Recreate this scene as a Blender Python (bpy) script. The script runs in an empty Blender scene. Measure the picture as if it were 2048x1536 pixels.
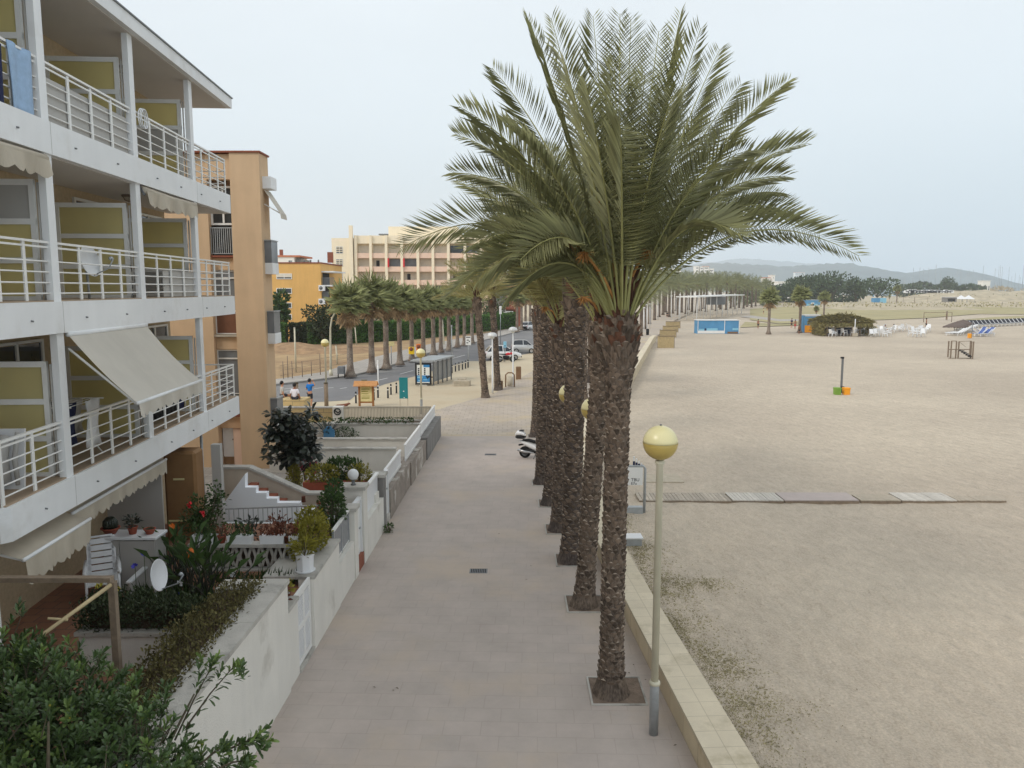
import bpy, math, random
from mathutils import Vector, Matrix
R = math.radians
random.seed(7)
SC = bpy.context.scene
COL = SC.collection
H = 7.2; PITCH = R(7.0); F = 1550.0
SP, CP = math.sin(PITCH), math.cos(PITCH)

# survey helpers: sight line of the photographed point -> place on the ground / at a distance
def sight(px, py):
    a, b = px - 1024.0, 768.0 - py
    return Vector((a, F * CP + b * SP, -F * SP + b * CP))
def G(px, py, z=0.0):
    d = sight(px, py); t = (z - H) / d.z
    return Vector((d.x * t, d.y * t, z))
def at(px, py, Y):
    d = sight(px, py); t = Y / d.y
    return Vector((d.x * t, Y, H + d.z * t))

def S(r, g, b):
    f = lambda c: (c / 255 / 12.92) if c <= 10 else ((c / 255 + .055) / 1.055) ** 2.4
    return (f(r), f(g), f(b), 1.0)

# ---------------------------------------------------------------- mesh builder
class MB:
    def __init__(s, xf=None):
        s.v = []; s.f = []; s.m = []; s.sm = []; s.xf = xf; s.cm = 0; s.smooth = False
    def add(s, vs, fs, smooth=None):
        o = len(s.v)
        if s.xf is not None: vs = [s.xf @ Vector(p) for p in vs]
        s.v.extend([tuple(p) for p in vs])
        sm = s.smooth if smooth is None else smooth
        for f in fs:
            s.f.append(tuple(i + o for i in f)); s.m.append(s.cm); s.sm.append(sm)
        return s
    def box(s, x0, x1, y0, y1, z0, z1):
        return s.add([(x0,y0,z0),(x1,y0,z0),(x1,y1,z0),(x0,y1,z0),(x0,y0,z1),(x1,y0,z1),(x1,y1,z1),(x0,y1,z1)],
            [(0,3,2,1),(4,5,6,7),(0,1,5,4),(1,2,6,5),(2,3,7,6),(3,0,4,7)], False)
    def cbox(s, x, y, z, a, b, c):
        return s.box(x-a/2, x+a/2, y-b/2, y+b/2, z, z+c)
    def bbox(s, x0, x1, y0, y1, z0, z1, b=.02):
        # box with chamfered vertical and top edges
        p = [(x0+b,y0),(x1-b,y0),(x1,y0+b),(x1,y1-b),(x1-b,y1),(x0+b,y1),(x0,y1-b),(x0,y0+b)]
        q = [(x0+b,y0+b),(x1-b,y0+b),(x1-b,y0+b),(x1-b,y1-b),(x1-b,y1-b),(x0+b,y1-b),(x0+b,y1-b),(x0+b,y0+b)]
        vs = [(a,c,z0) for a,c in p] + [(a,c,z1-b) for a,c in p] + [(a,c,z1) for a,c in q]
        fs = [tuple(range(7,-1,-1)), tuple(range(16,24))]
        for i in range(8):
            j = (i+1) % 8
            fs += [(i,j,8+j,8+i), (8+i,8+j,16+j,16+i)]
        return s.add(vs, fs, False)
    def bar(s, p, q, w, h=None, up=(0,0,1)):
        p, q = Vector(p), Vector(q); h = h or w
        d = (q-p).normalized(); u = Vector(up)
        if abs(d.dot(u)) > .98: u = Vector((0,1,0))
        a = d.cross(u).normalized() * w/2; b = a.cross(d).normalized() * h/2
        vs = [p-a-b,p+a-b,p+a+b,p-a+b,q-a-b,q+a-b,q+a+b,q-a+b]
        return s.add(vs, [(0,1,2,3),(7,6,5,4),(0,4,5,1),(1,5,6,2),(2,6,7,3),(3,7,4,0)], False)
    def tube(s, pts, rs, n=8, cap=True):
        pts = [Vector(p) for p in pts]
        if not hasattr(rs, '__len__'): rs = [rs]*len(pts)
        vs = []; fs = []
        ref = Vector((.13,.99,.05))
        for i, p in enumerate(pts):
            d = (pts[min(i+1,len(pts)-1)] - pts[max(i-1,0)]).normalized()
            if abs(d.dot(ref)) > .95: rr = Vector((1,0,0))
            else: rr = ref
            a = d.cross(rr).normalized(); b = d.cross(a)
            for k in range(n):
                t = 2*math.pi*k/n
                vs.append(p + (a*math.cos(t) + b*math.sin(t))*rs[i])
        for i in range(len(pts)-1):
            for k in range(n):
                k2 = (k+1) % n
                fs.append((i*n+k, (i+1)*n+k, (i+1)*n+k2, i*n+k2))
        if cap:
            fs.append(tuple(range(n))); fs.append(tuple(range((len(pts)-1)*n+n-1, (len(pts)-1)*n-1, -1)))
        return s.add(vs, fs, n > 5)
    def lathe(s, prof, c=(0,0,0), n=16, smooth=True, cap=True):
        vs = []; fs = []; c = Vector(c)
        for r, z in prof:
            for k in range(n):
                t = 2*math.pi*k/n
                vs.append(c + Vector((r*math.cos(t), r*math.sin(t), z)))
        for i in range(len(prof)-1):
            for k in range(n):
                k2 = (k+1) % n
                fs.append((i*n+k, i*n+k2, (i+1)*n+k2, (i+1)*n+k))
        if cap:
            fs.append(tuple(range(n-1,-1,-1))); fs.append(tuple(range((len(prof)-1)*n, len(prof)*n)))
        return s.add(vs, fs, smooth)
    def sphere(s, c, r, n=16, m=10, sz=1.0, z0=-1, z1=1):
        a0, a1 = math.asin(z0), math.asin(z1)
        pr = []
        for i in range(m+1):
            a = a0+(a1-a0)*i/m
            pr.append((max(1e-4, r*math.cos(a)), r*sz*math.sin(a)))
        return s.lathe(pr, c, n)
    def prism(s, poly, z0, z1):
        n = len(poly)
        vs = [(p[0],p[1],z0) for p in poly]+[(p[0],p[1],z1) for p in poly]
        fs = [tuple(range(n-1,-1,-1)), tuple(range(n,2*n))]+[(i,(i+1)%n,n+(i+1)%n,n+i) for i in range(n)]
        return s.add(vs, fs, False)
    def ext(s, poly, axis, a0, a1):
        # extrude a 2D outline along x ('x': poly in y,z) or y ('y': poly in x,z)
        n = len(poly)
        if axis == 'x': vs = [(a0,p[0],p[1]) for p in poly]+[(a1,p[0],p[1]) for p in poly]
        else: vs = [(p[0],a0,p[1]) for p in poly]+[(p[0],a1,p[1]) for p in poly]
        fs = [tuple(range(n)), tuple(range(2*n-1,n-1,-1))]+[(i,n+i,n+(i+1)%n,(i+1)%n) for i in range(n)]
        return s.add(vs, fs, False)
    def quad(s, a, b, c, d): return s.add([a,b,c,d], [(0,1,2,3)], False)
    def leaf(s, p, d, nrm, L, W, bend=.15):
        d = d.normalized(); w = d.cross(nrm)
        if w.length < 1e-4: w = d.cross(Vector((.3,.8,.5)))
        w = w.normalized()*W*.5; n2 = w.cross(d).normalized()
        m = p + d*L*.5 + n2*L*bend*.4
        s.add([p, m-w, p+d*L - n2*L*bend*.3, m+w], [(0,1,2),(0,2,3)], False)
        return s
    def oleaf(s, p, d, nrm, L, W, bend=.15):
        # rounded leaf, widest past the middle
        d = d.normalized(); w = d.cross(nrm)
        if w.length < 1e-4: w = d.cross(Vector((.3,.8,.5)))
        w = w.normalized()*W*.5; n2 = w.cross(d).normalized()
        a = p+d*L*.32+n2*L*bend*.25; m = p+d*L*.68+n2*L*bend*.3; t = p+d*L*.94-n2*L*bend*.1
        s.add([p, a-w*.6, m-w, t-w*.55, p+d*L-n2*L*bend*.25, t+w*.55, m+w, a+w*.6], [(0,1,7),(1,2,6,7),(2,3,5,6),(3,4,5)], False)
    def build(s, name, mat=None, parent=None, loc=None):
        off = Vector((0,0,0))
        if parent is not None:
            q = parent
            while q is not None: off += q.location; q = q.parent
        if loc is not None: off = Vector(loc)
        me = bpy.data.meshes.new(name)
        me.from_pydata([(a-off.x, b-off.y, c-off.z) for a,b,c in s.v], [], s.f)
        mats = mat if isinstance(mat, (list,tuple)) else [mat]
        for m in mats: me.materials.append(m)
        if len(mats) > 1: me.polygons.foreach_set('material_index', s.m)
        me.polygons.foreach_set('use_smooth', s.sm)
        me.update()
        o = bpy.data.objects.new(name, me); COL.objects.link(o)
        if parent is not None: o.parent = parent
        elif loc is not None: o.location = loc
        return o

def tag(o, label=None, cat=None, group=None, kind=None):
    if label: o['label'] = label
    if cat: o['category'] = cat
    if group: o['group'] = group
    if kind: o['kind'] = kind
    return o
def thing(name, label, cat, loc=(0,0,0), group=None):
    o = bpy.data.objects.new(name, None); COL.objects.link(o)
    o.location = loc; o.empty_display_size = .2
    return tag(o, label, cat, group)
def kids(o): return [c for c in o.children]
def dup(o, loc=None, rz=None, sc=None, label=None, group=None, parent=None):
    c = o.copy(); COL.objects.link(c)
    if parent is not None: c.parent = parent
    if loc is not None: c.location = loc
    if rz is not None: c.rotation_euler = (o.rotation_euler.x, o.rotation_euler.y, rz)
    if sc is not None: c.scale = sc if hasattr(sc, '__len__') else (sc,)*3
    if label: c['label'] = label
    if group: c['group'] = group
    for ch in kids(o): dup(ch, parent=c)
    return c

# ---------------------------------------------------------------- materials
def nt(name):
    m = bpy.data.materials.new(name); m.use_nodes = True
    n = m.node_tree; n.nodes.clear()
    return m, n.nodes, n.links
def mat(name, col, rough=.75, var=.14, scale=3.0, detail=6, bump=0.0, bscale=30.0, metal=0.0, spec=.3, alpha=None,
        streak=0.0, island=0.0, trans=0.0, coat=0.0, dirt=None, dscale=.6, dlo=.5, dhi=.7):
    m, N, Lk = nt(name)
    out = N.new('ShaderNodeOutputMaterial'); b = N.new('ShaderNodeBsdfPrincipled')
    b.inputs['Roughness'].default_value = rough; b.inputs['Metallic'].default_value = metal
    b.inputs['Specular IOR Level'].default_value = spec
    if coat: b.inputs['Coat Weight'].default_value = coat
    tc = N.new('ShaderNodeTexCoord')
    geo = N.new('ShaderNodeNewGeometry')
    src = geo.outputs['Position']
    nz = N.new('ShaderNodeTexNoise'); nz.inputs['Scale'].default_value = scale; nz.inputs['Detail'].default_value = detail
    nz.inputs['Roughness'].default_value = .62
    Lk.new(src, nz.inputs['Vector'])
    mr = N.new('ShaderNodeMapRange'); mr.inputs[1].default_value = .3; mr.inputs[2].default_value = .7
    mr.inputs[3].default_value = 1-var; mr.inputs[4].default_value = 1+var
    Lk.new(nz.outputs['Fac'], mr.inputs[0])
    fac = mr.outputs[0]
    if island:
        mi = N.new('ShaderNodeMapRange'); mi.inputs[3].default_value = 1-island; mi.inputs[4].default_value = 1+island
        Lk.new(geo.outputs['Random Per Island'], mi.inputs[0])
        mu = N.new('ShaderNodeMath'); mu.operation = 'MULTIPLY'
        Lk.new(fac, mu.inputs[0]); Lk.new(mi.outputs[0], mu.inputs[1]); fac = mu.outputs[0]
    if streak:
        mp = N.new('ShaderNodeMapping'); mp.inputs['Scale'].default_value = (3.1,3.1,.3)
        Lk.new(src, mp.inputs['Vector'])
        n2 = N.new('ShaderNodeTexNoise'); n2.inputs['Scale'].default_value = 1.1; n2.inputs['Detail'].default_value = 8; n2.inputs['Distortion'].default_value = .6
        Lk.new(mp.outputs[0], n2.inputs['Vector'])
        m2 = N.new('ShaderNodeMapRange'); m2.inputs[1].default_value = .35; m2.inputs[2].default_value = .65
        m2.inputs[3].default_value = 1-streak; m2.inputs[4].default_value = 1.0
        Lk.new(n2.outputs['Fac'], m2.inputs[0])
        mu = N.new('ShaderNodeMath'); mu.operation = 'MULTIPLY'
        Lk.new(fac, mu.inputs[0]); Lk.new(m2.outputs[0], mu.inputs[1]); fac = mu.outputs[0]
    vm = N.new('ShaderNodeVectorMath'); vm.operation = 'SCALE'
    vm.inputs[0].default_value = col[:3]
    Lk.new(fac, vm.inputs['Scale'])
    cout = vm.outputs[0]
    if dirt:
        n3 = N.new('ShaderNodeTexNoise'); n3.inputs['Scale'].default_value = dscale; n3.inputs['Detail'].default_value = 7
        n3.inputs['Roughness'].default_value = .65
        Lk.new(src, n3.inputs['Vector'])
        m3 = N.new('ShaderNodeMapRange'); m3.inputs[1].default_value = dlo; m3.inputs[2].default_value = dhi
        Lk.new(n3.outputs['Fac'], m3.inputs[0])
        mx = N.new('ShaderNodeMix'); mx.data_type = 'RGBA'
        Lk.new(m3.outputs[0], mx.inputs[0]); Lk.new(cout, mx.inputs[6]); mx.inputs[7].default_value = dirt
        cout = mx.outputs[2]
    Lk.new(cout, b.inputs['Base Color'])
    if bump:
        nb = N.new('ShaderNodeTexNoise'); nb.inputs['Scale'].default_value = bscale; nb.inputs['Detail'].default_value = 8
        Lk.new(src, nb.inputs['Vector'])
        bp = N.new('ShaderNodeBump'); bp.inputs['Strength'].default_value = bump; bp.inputs['Distance'].default_value = .05
        Lk.new(nb.outputs['Fac'], bp.inputs['Height']); Lk.new(bp.outputs[0], b.inputs['Normal'])
    if trans:
        tr = N.new('ShaderNodeBsdfTranslucent'); Lk.new(cout, tr.inputs['Color'])
        ms = N.new('ShaderNodeMixShader'); ms.inputs[0].default_value = trans
        Lk.new(b.outputs[0], ms.inputs[1]); Lk.new(tr.outputs[0], ms.inputs[2]); Lk.new(ms.outputs[0], out.inputs['Surface'])
    else: Lk.new(b.outputs[0], out.inputs['Surface'])
    if alpha is not None: b.inputs['Alpha'].default_value = alpha
    return m
def glassy(name, col, rough=.08, alpha=None):
    return mat(name, col, rough=rough, var=.25, scale=.7, spec=.6, alpha=alpha)
def brick(name, c1, c2, mortar, bw, bh, msize=.012, rough=.85, axes=None, var=.12, bump=.25, off=.5, rotz=0.0, dirt=None, dlo=.5, dhi=.75, dscale=.5):
    """tile / block pattern; axes = which world axes feed u,v ('xy','yz','xz')"""
    m, N, Lk = nt(name)
    out = N.new('ShaderNodeOutputMaterial'); b = N.new('ShaderNodeBsdfPrincipled')
    b.inputs['Roughness'].default_value = rough; b.inputs['Specular IOR Level'].default_value = .25
    geo = N.new('ShaderNodeNewGeometry')
    mp = N.new('ShaderNodeMapping'); mp.inputs['Rotation'].default_value = (0,0,rotz)
    Lk.new(geo.outputs['Position'], mp.inputs['Vector'])
    sx = N.new('ShaderNodeSeparateXYZ'); Lk.new(mp.outputs[0], sx.inputs[0])
    cx = N.new('ShaderNodeCombineXYZ')
    ax = axes or 'xy'; idx = {'x':0,'y':1,'z':2}
    Lk.new(sx.outputs[idx[ax[0]]], cx.inputs[0]); Lk.new(sx.outputs[idx[ax[1]]], cx.inputs[1])
    bt = N.new('ShaderNodeTexBrick'); bt.offset = off; bt.squash = 1
    bt.inputs['Color1'].default_value = c1; bt.inputs['Color2'].default_value = c2; bt.inputs['Mortar'].default_value = mortar
    bt.inputs['Scale'].default_value = 1; bt.inputs['Mortar Size'].default_value = msize; bt.inputs['Mortar Smooth'].default_value = .3
    bt.inputs['Brick Width'].default_value = bw; bt.inputs['Row Height'].default_value = bh; bt.inputs['Bias'].default_value = 0
    Lk.new(cx.outputs[0], bt.inputs['Vector'])
    nz = N.new('ShaderNodeTexNoise'); nz.inputs['Scale'].default_value = 1.1; nz.inputs['Detail'].default_value = 9; nz.inputs['Roughness'].default_value = .7
    Lk.new(geo.outputs['Position'], nz.inputs['Vector'])
    mr = N.new('ShaderNodeMapRange'); mr.inputs[1].default_value = .3; mr.inputs[2].default_value = .7
    mr.inputs[3].default_value = 1-var; mr.inputs[4].default_value = 1+var
    Lk.new(nz.outputs['Fac'], mr.inputs[0])
    vm = N.new('ShaderNodeVectorMath'); vm.operation = 'SCALE'
    Lk.new(bt.outputs['Color'], vm.inputs[0]); Lk.new(mr.outputs[0], vm.inputs['Scale'])
    cout = vm.outputs[0]
    if dirt:
        n3 = N.new('ShaderNodeTexNoise'); n3.inputs['Scale'].default_value = dscale; n3.inputs['Detail'].default_value = 8
        n3.inputs['Roughness'].default_value = .65
        Lk.new(geo.outputs['Position'], n3.inputs['Vector'])
        m3 = N.new('ShaderNodeMapRange'); m3.inputs[1].default_value = dlo; m3.inputs[2].default_value = dhi
        Lk.new(n3.outputs['Fac'], m3.inputs[0])
        mx = N.new('ShaderNodeMix'); mx.data_type = 'RGBA'
        Lk.new(m3.outputs[0], mx.inputs[0]); Lk.new(cout, mx.inputs[6]); mx.inputs[7].default_value = dirt
        cout = mx.outputs[2]
    Lk.new(cout, b.inputs['Base Color'])
    if bump:
        bp = N.new('ShaderNodeBump'); bp.inputs['Strength'].default_value = bump; bp.inputs['Distance'].default_value = .01
        bp.invert = True
        Lk.new(bt.outputs['Fac'], bp.inputs['Height']); Lk.new(bp.outputs[0], b.inputs['Normal'])
    Lk.new(b.outputs[0], out.inputs['Surface'])
    return m

def sand_mat():
    m, N, Lk = nt('sand')
    out = N.new('ShaderNodeOutputMaterial'); b = N.new('ShaderNodeBsdfPrincipled')
    b.inputs['Roughness'].default_value = .95; b.inputs['Specular IOR Level'].default_value = .1
    geo = N.new('ShaderNodeNewGeometry'); P = geo.outputs['Position']
    def noise(sc, det, rough=.6, vec=None):
        n = N.new('ShaderNodeTexNoise'); n.inputs['Scale'].default_value = sc; n.inputs['Detail'].default_value = det
        n.inputs['Roughness'].default_value = rough; Lk.new(vec or P, n.inputs['Vector']); return n.outputs['Fac']
    def rng(x, a, b_, c, d):
        r = N.new('ShaderNodeMapRange'); r.inputs[1].default_value=a; r.inputs[2].default_value=b_; r.inputs[3].default_value=c; r.inputs[4].default_value=d
        Lk.new(x, r.inputs[0]); return r.outputs[0]
    mp = N.new('ShaderNodeMapping'); mp.inputs['Rotation'].default_value = (0,0,R(-35)); mp.inputs['Scale'].default_value = (1.0,.45,1)
    Lk.new(P, mp.inputs['Vector'])
    ridged = noise(5.5, 6, .62, mp.outputs[0])
    big = noise(.06, 4, .5); mid = noise(.9, 7, .65); fine = noise(22, 6, .7)
    mx = N.new('ShaderNodeMix'); mx.data_type='RGBA'
    mx.inputs[6].default_value = S(188,175,158); mx.inputs[7].default_value = S(203,190,171)
    Lk.new(rng(big,.35,.65,0,1), mx.inputs[0])
    f1 = rng(mid,.3,.7,.93,1.06); f2 = rng(fine,.3,.7,.78,1.16); f3 = rng(ridged,.3,.7,.88,1.07)
    a = N.new('ShaderNodeMath'); a.operation='MULTIPLY'; Lk.new(f1,a.inputs[0]); Lk.new(f2,a.inputs[1])
    c = N.new('ShaderNodeMath'); c.operation='MULTIPLY'; Lk.new(a.outputs[0],c.inputs[0]); Lk.new(f3,c.inputs[1])
    vm = N.new('ShaderNodeVectorMath'); vm.operation='SCALE'; Lk.new(mx.outputs[2], vm.inputs[0]); Lk.new(c.outputs[0], vm.inputs['Scale'])
    Lk.new(vm.outputs[0], b.inputs['Base Color'])
    b1 = N.new('ShaderNodeBump'); b1.inputs['Strength'].default_value=.85; b1.inputs['Distance'].default_value=.12; Lk.new(ridged,b1.inputs['Height'])
    b2 = N.new('ShaderNodeBump'); b2.inputs['Strength'].default_value=.8; b2.inputs['Distance'].default_value=.10
    Lk.new(noise(3.2,7,.65),b2.inputs['Height']); Lk.new(b1.outputs[0],b2.inputs['Normal'])
    wv = N.new('ShaderNodeTexWave'); wv.inputs['Scale'].default_value=.55; wv.inputs['Distortion'].default_value=5; wv.inputs['Detail'].default_value=4; wv.inputs['Detail Scale'].default_value=1.2
    Lk.new(mp.outputs[0], wv.inputs['Vector'])
    b3 = N.new('ShaderNodeBump'); b3.inputs['Strength'].default_value=.16; b3.inputs['Distance'].default_value=.12; Lk.new(wv.outputs['Fac'],b3.inputs['Height']); Lk.new(b2.outputs[0],b3.inputs['Normal'])
    Lk.new(b3.outputs[0], b.inputs['Normal'])
    Lk.new(b.outputs[0], out.inputs['Surface'])
    return m

def trunk_mat(name, c1, c2):
    m, N, Lk = nt(name)
    out = N.new('ShaderNodeOutputMaterial'); b = N.new('ShaderNodeBsdfPrincipled'); b.inputs['Roughness'].default_value=.95
    b.inputs['Specular IOR Level'].default_value=.1
    geo = N.new('ShaderNodeNewGeometry')
    n1 = N.new('ShaderNodeTexNoise'); n1.inputs['Scale'].default_value=1.7; n1.inputs['Detail'].default_value=4
    n2 = N.new('ShaderNodeTexNoise'); n2.inputs['Scale'].default_value=26; n2.inputs['Detail'].default_value=8
    mp = N.new('ShaderNodeMapping'); mp.inputs['Scale'].default_value=(1,1,.35); Lk.new(geo.outputs['Position'],mp.inputs['Vector'])
    Lk.new(geo.outputs['Position'],n1.inputs['Vector']); Lk.new(mp.outputs[0],n2.inputs['Vector'])
    mx = N.new('ShaderNodeMix'); mx.data_type='RGBA'; mx.inputs[6].default_value=c1; mx.inputs[7].default_value=c2
    r = N.new('ShaderNodeMapRange'); r.inputs[1].default_value=.38; r.inputs[2].default_value=.62; Lk.new(n1.outputs['Fac'],r.inputs[0]); Lk.new(r.outputs[0],mx.inputs[0])
    r2 = N.new('ShaderNodeMapRange'); r2.inputs[1].default_value=.3; r2.inputs[2].default_value=.7; r2.inputs[3].default_value=.5; r2.inputs[4].default_value=1.45; Lk.new(n2.outputs['Fac'],r2.inputs[0])
    vm = N.new('ShaderNodeVectorMath'); vm.operation='SCALE'; Lk.new(mx.outputs[2],vm.inputs[0]); Lk.new(r2.outputs[0],vm.inputs['Scale'])
    Lk.new(vm.outputs[0], b.inputs['Base Color'])
    bp = N.new('ShaderNodeBump'); bp.inputs['Strength'].default_value=.8; bp.inputs['Distance'].default_value=.03; Lk.new(n2.outputs['Fac'],bp.inputs['Height']); Lk.new(bp.outputs[0],b.inputs['Normal'])
    Lk.new(b.outputs[0], out.inputs['Surface'])
    return m

W = {}
HAZE = .00024
W['white'] = mat('white_stucco', S(226,224,218), .9, .05, 1.2, bump=.15, bscale=60, streak=.10)
W['slabwhite'] = mat('white_paint', S(235,236,236), .8, .04, .8, bump=.04, bscale=90, streak=.035, dirt=S(205,202,196), dlo=.56, dhi=.85, dscale=.7)
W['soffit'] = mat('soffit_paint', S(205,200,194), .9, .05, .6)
W['metalwhite'] = mat('white_metal', S(232,231,227), .45, .04, 4)
W['rust'] = mat('chipped_paint', S(196,160,140), .8, .2, 20)
W['gardenwall'] = mat('garden_wall_stucco', S(228,224,215), .92, .05, 1.0, bump=.25, bscale=45, streak=.05, dirt=S(170,163,150), dlo=.6, dhi=.85, dscale=.8)
W['coping'] = mat('coping_stone', S(188,184,176), .9, .12, 2.5, bump=.25, bscale=40, dirt=S(120,117,110), dlo=.52, dhi=.72, dscale=1.1)
W['oldwall'] = mat('weathered_concrete', S(150,140,130), .95, .2, 2.5, bump=.5, bscale=25, dirt=S(196,190,180), dlo=.56, dhi=.62, dscale=.9)
W['greywall'] = mat('grey_render', S(139,136,132), .95, .12, 2.0, bump=.3, bscale=30, streak=.2)
W['yellowglass'] = mat('frosted_yellow_panel', S(228,217,162), .5, .06, .8, spec=.4, trans=.45)
W['greypanel'] = mat('grey_panel', S(178,175,170), .6, .04, 1)
W['balcwall'] = mat('beige_balcony_wall', S(190,170,140), .9, .12, 14, bump=.3, bscale=60)
W['awning'] = mat('awning_cloth', S(218,212,200), .95, .05, .7, streak=.05, trans=.25)
W['awncream'] = mat('cream_awning_cloth', S(208,198,180), .95, .08, 1.0, streak=.1, trans=.2)
W['tile'] = brick('terracotta_floor', S(150,110,86), S(140,100,80), S(110,90,78), .3, .3, .012, axes='xy')
W['floorbeige'] = mat('balcony_floor', S(170,150,128), .8, .1, 3)
W['dark'] = mat('dark_interior', S(38,36,36), .8, .2, 2)
W['black'] = mat('black_paint', S(28,28,30), .5, .1, 5)
W['rubber'] = mat('rubber', S(24,24,25), .85, .1, 20)
W['chrome'] = mat('bare_metal', S(190,190,190), .3, .05, 6, metal=.9)
W['winglass'] = glassy('window_glass', S(52,56,60))
W['greyglass'] = glassy('grey_glass', S(120,124,128), .25)
W['orange'] = mat('orange_stucco', S(210,180,146), .92, .06, .9, bump=.15, bscale=60, streak=.06)
W['orangedark'] = mat('dark_orange_stucco', S(203,168,134), .92, .08, .9, bump=.15, bscale=60)
W['ochre'] = mat('yellow_ochre_render', S(226,180,110), .9, .05, .5, streak=.06)
W['cream'] = mat('cream_render', S(243,230,204), .9, .04, .4, streak=.05)
W['pinkr'] = mat('pink_render', S(230,200,180), .9, .06, .5)
W['sill'] = mat('terracotta_sill', S(140,82,62), .8, .1, 4)
W['blind'] = mat('roller_blind', S(222,214,198), .7, .06, 2)
W['brickred'] = brick('red_brick', S(150,84,62), S(138,74,56), S(150,120,104), .25, .08, .01, axes='xz')
W['sand'] = sand_mat()
W['asphalt'] = mat('asphalt', S(122,121,122), .95, .07, .5, bump=.2, bscale=80, dirt=S(138,136,133), dlo=.45, dhi=.7, dscale=.12)
W['paint'] = mat('road_paint', S(205,205,202), .8, .15, 3)
W['sidewalk'] = brick('sidewalk_slabs', S(178,172,164), S(168,162,155), S(140,135,128), .4, .4, .012, axes='xy', off=0)
W['kerb'] = mat('kerb_stone', S(150,147,142), .9, .1, 2)
W['plazadirt'] = mat('sandy_ground', S(198,185,160), .97, .12, .5, bump=.3, bscale=18, dirt=S(188,172,146), dlo=.4, dhi=.65, dscale=.25)
W['fielddirt'] = mat('dry_field_soil', S(172,146,110), .97, .22, .35, bump=.6, bscale=6, dirt=S(150,122,92), dlo=.45, dhi=.65, dscale=.15)
W['lawn'] = mat('thin_lawn', S(164,155,118), .97, .18, .12, bump=.3, bscale=10, dirt=S(176,160,118), dlo=.5, dhi=.72, dscale=.08)
W['parapet'] = brick('parapet_blocks', S(208,194,166), S(200,184,156), S(176,160,136), .8, .5, .012, axes='yz', rotz=R(-3.5), var=.12, dirt=S(160,138,104), dlo=.58, dhi=.8, dscale=1.2)
W['parapetop'] = brick('parapet_coping', S(214,202,178), S(208,196,172), S(188,176,154), .42, .345, .008, axes='yx', rotz=R(-3.5), off=0, var=.1, dirt=S(168,156,128), dlo=.55, dhi=.8, dscale=1.5)
W['stonewall'] = brick('sandstone_wall', S(196,174,128), S(186,164,120), S(150,134,104), .8, .3, .02, axes='xz', var=.14)
W['trunk'] = trunk_mat('palm_bark', S(100,89,80), S(124,110,97))
W['trunkdark'] = trunk_mat('dark_palm_bark', S(82,74,70), S(100,90,83))
W['trunkfan'] = trunk_mat('grey_palm_bark', S(146,134,122), S(120,104,92))
W['boot'] = mat('leaf_boot', S(104,90,78), .95, .3, 16, island=.55)
W['bootcut'] = mat('cut_leaf_boot', S(142,129,115), .95, .25, 16, island=.5)
W['bootred'] = mat('red_leaf_sheath', S(104,72,56), .9, .35, 10, island=.4)
W['frond'] = mat('palm_frond', S(158,158,116), .38, .2, .9, island=.3, spec=.6, trans=.38)
W['frondold'] = mat('olive_palm_frond', S(156,148,96), .5, .2, .9, island=.28, spec=.45, trans=.3)
W['rachis'] = mat('palm_rachis', S(150,148,96), .6, .12, 3)
W['fruit'] = mat('orange_fruit_stalks', S(170,122,70), .8, .25, 8, island=.35)
W['farfrond'] = mat('dusty_far_frond', S(132,136,104), .6, .22, .15, island=.3, trans=.2)
W['fan'] = mat('fan_leaf', S(152,156,108), .6, .2, 2, island=.3, trans=.25)
W['fandead'] = mat('dead_fan_leaf', S(176,150,116), .9, .2, 2, island=.3)
W['pitto'] = mat('glossy_shrub_leaf', S(76,98,54), .38, .15, 2, island=.35, spec=.5, trans=.18)
W['pittonew'] = mat('young_shrub_leaf', S(112,134,70), .42, .12, 2, island=.25, spec=.5, trans=.25)
W['twig'] = mat('twig_bark', S(92,84,68), .9, .2, 10)
W['hedgebrown'] = mat('brown_green_leaf', S(98,92,56), .7, .2, 3, island=.5, trans=.15)
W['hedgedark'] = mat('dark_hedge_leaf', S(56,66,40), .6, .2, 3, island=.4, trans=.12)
W['hedgegreen'] = mat('green_hedge_leaf', S(88,124,60), .65, .25, .6, island=.35, trans=.2)
W['leafgreen'] = mat('garden_leaf', S(66,88,46), .55, .2, 3, island=.35, trans=.2)
W['leafyellow'] = mat('yellow_green_leaf', S(140,134,52), .55, .2, 3, island=.3, trans=.25)
W['leafdark'] = mat('dark_rubber_leaf', S(50,56,46), .35, .2, 3, island=.4, spec=.5)
W['redleaf'] = mat('reddish_leaf', S(112,66,48), .6, .2, 3, island=.35, trans=.15)
W['red'] = mat('red_petal', S(206,44,52), .5, .15, 8)
W['pink'] = mat('pink_petal', S(196,44,92), .5, .2, 8, island=.3)
W['yellow'] = mat('yellow_petal', S(226,216,96), .5, .1, 8)
W['blue'] = mat('blue_petal', S(86,84,190), .5, .15, 8)
W['orangep'] = mat('orange_petal', S(222,116,40), .5, .1, 8)
W['terracotta'] = mat('terracotta_pot', S(158,84,64), .85, .12, 6)
W['plastic'] = mat('white_plastic', S(228,229,230), .35, .03, 3, spec=.5)
W['galv'] = mat('galvanised_steel', S(168,172,174), .45, .14, 6, metal=.35)
W['lampcream'] = mat('cream_lamp_post', S(205,200,178), .5, .06, 3)
W['globetop'] = mat('cream_globe', S(229,219,168), .3, .03, 2, spec=.5)
W['globebot'] = mat('amber_globe', S(190,166,92), .3, .05, 2, spec=.5)
W['wood'] = mat('weathered_wood', S(140,124,106), .9, .18, 6, bump=.3, bscale=20)
W['woodlight'] = mat('bamboo_pole', S(188,170,132), .8, .15, 5)
W['woodbrown'] = mat('brown_timber', S(150,104,62), .8, .18, 5)
W['door'] = mat('brown_door', S(138,104,68), .7, .12, 3)
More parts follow.
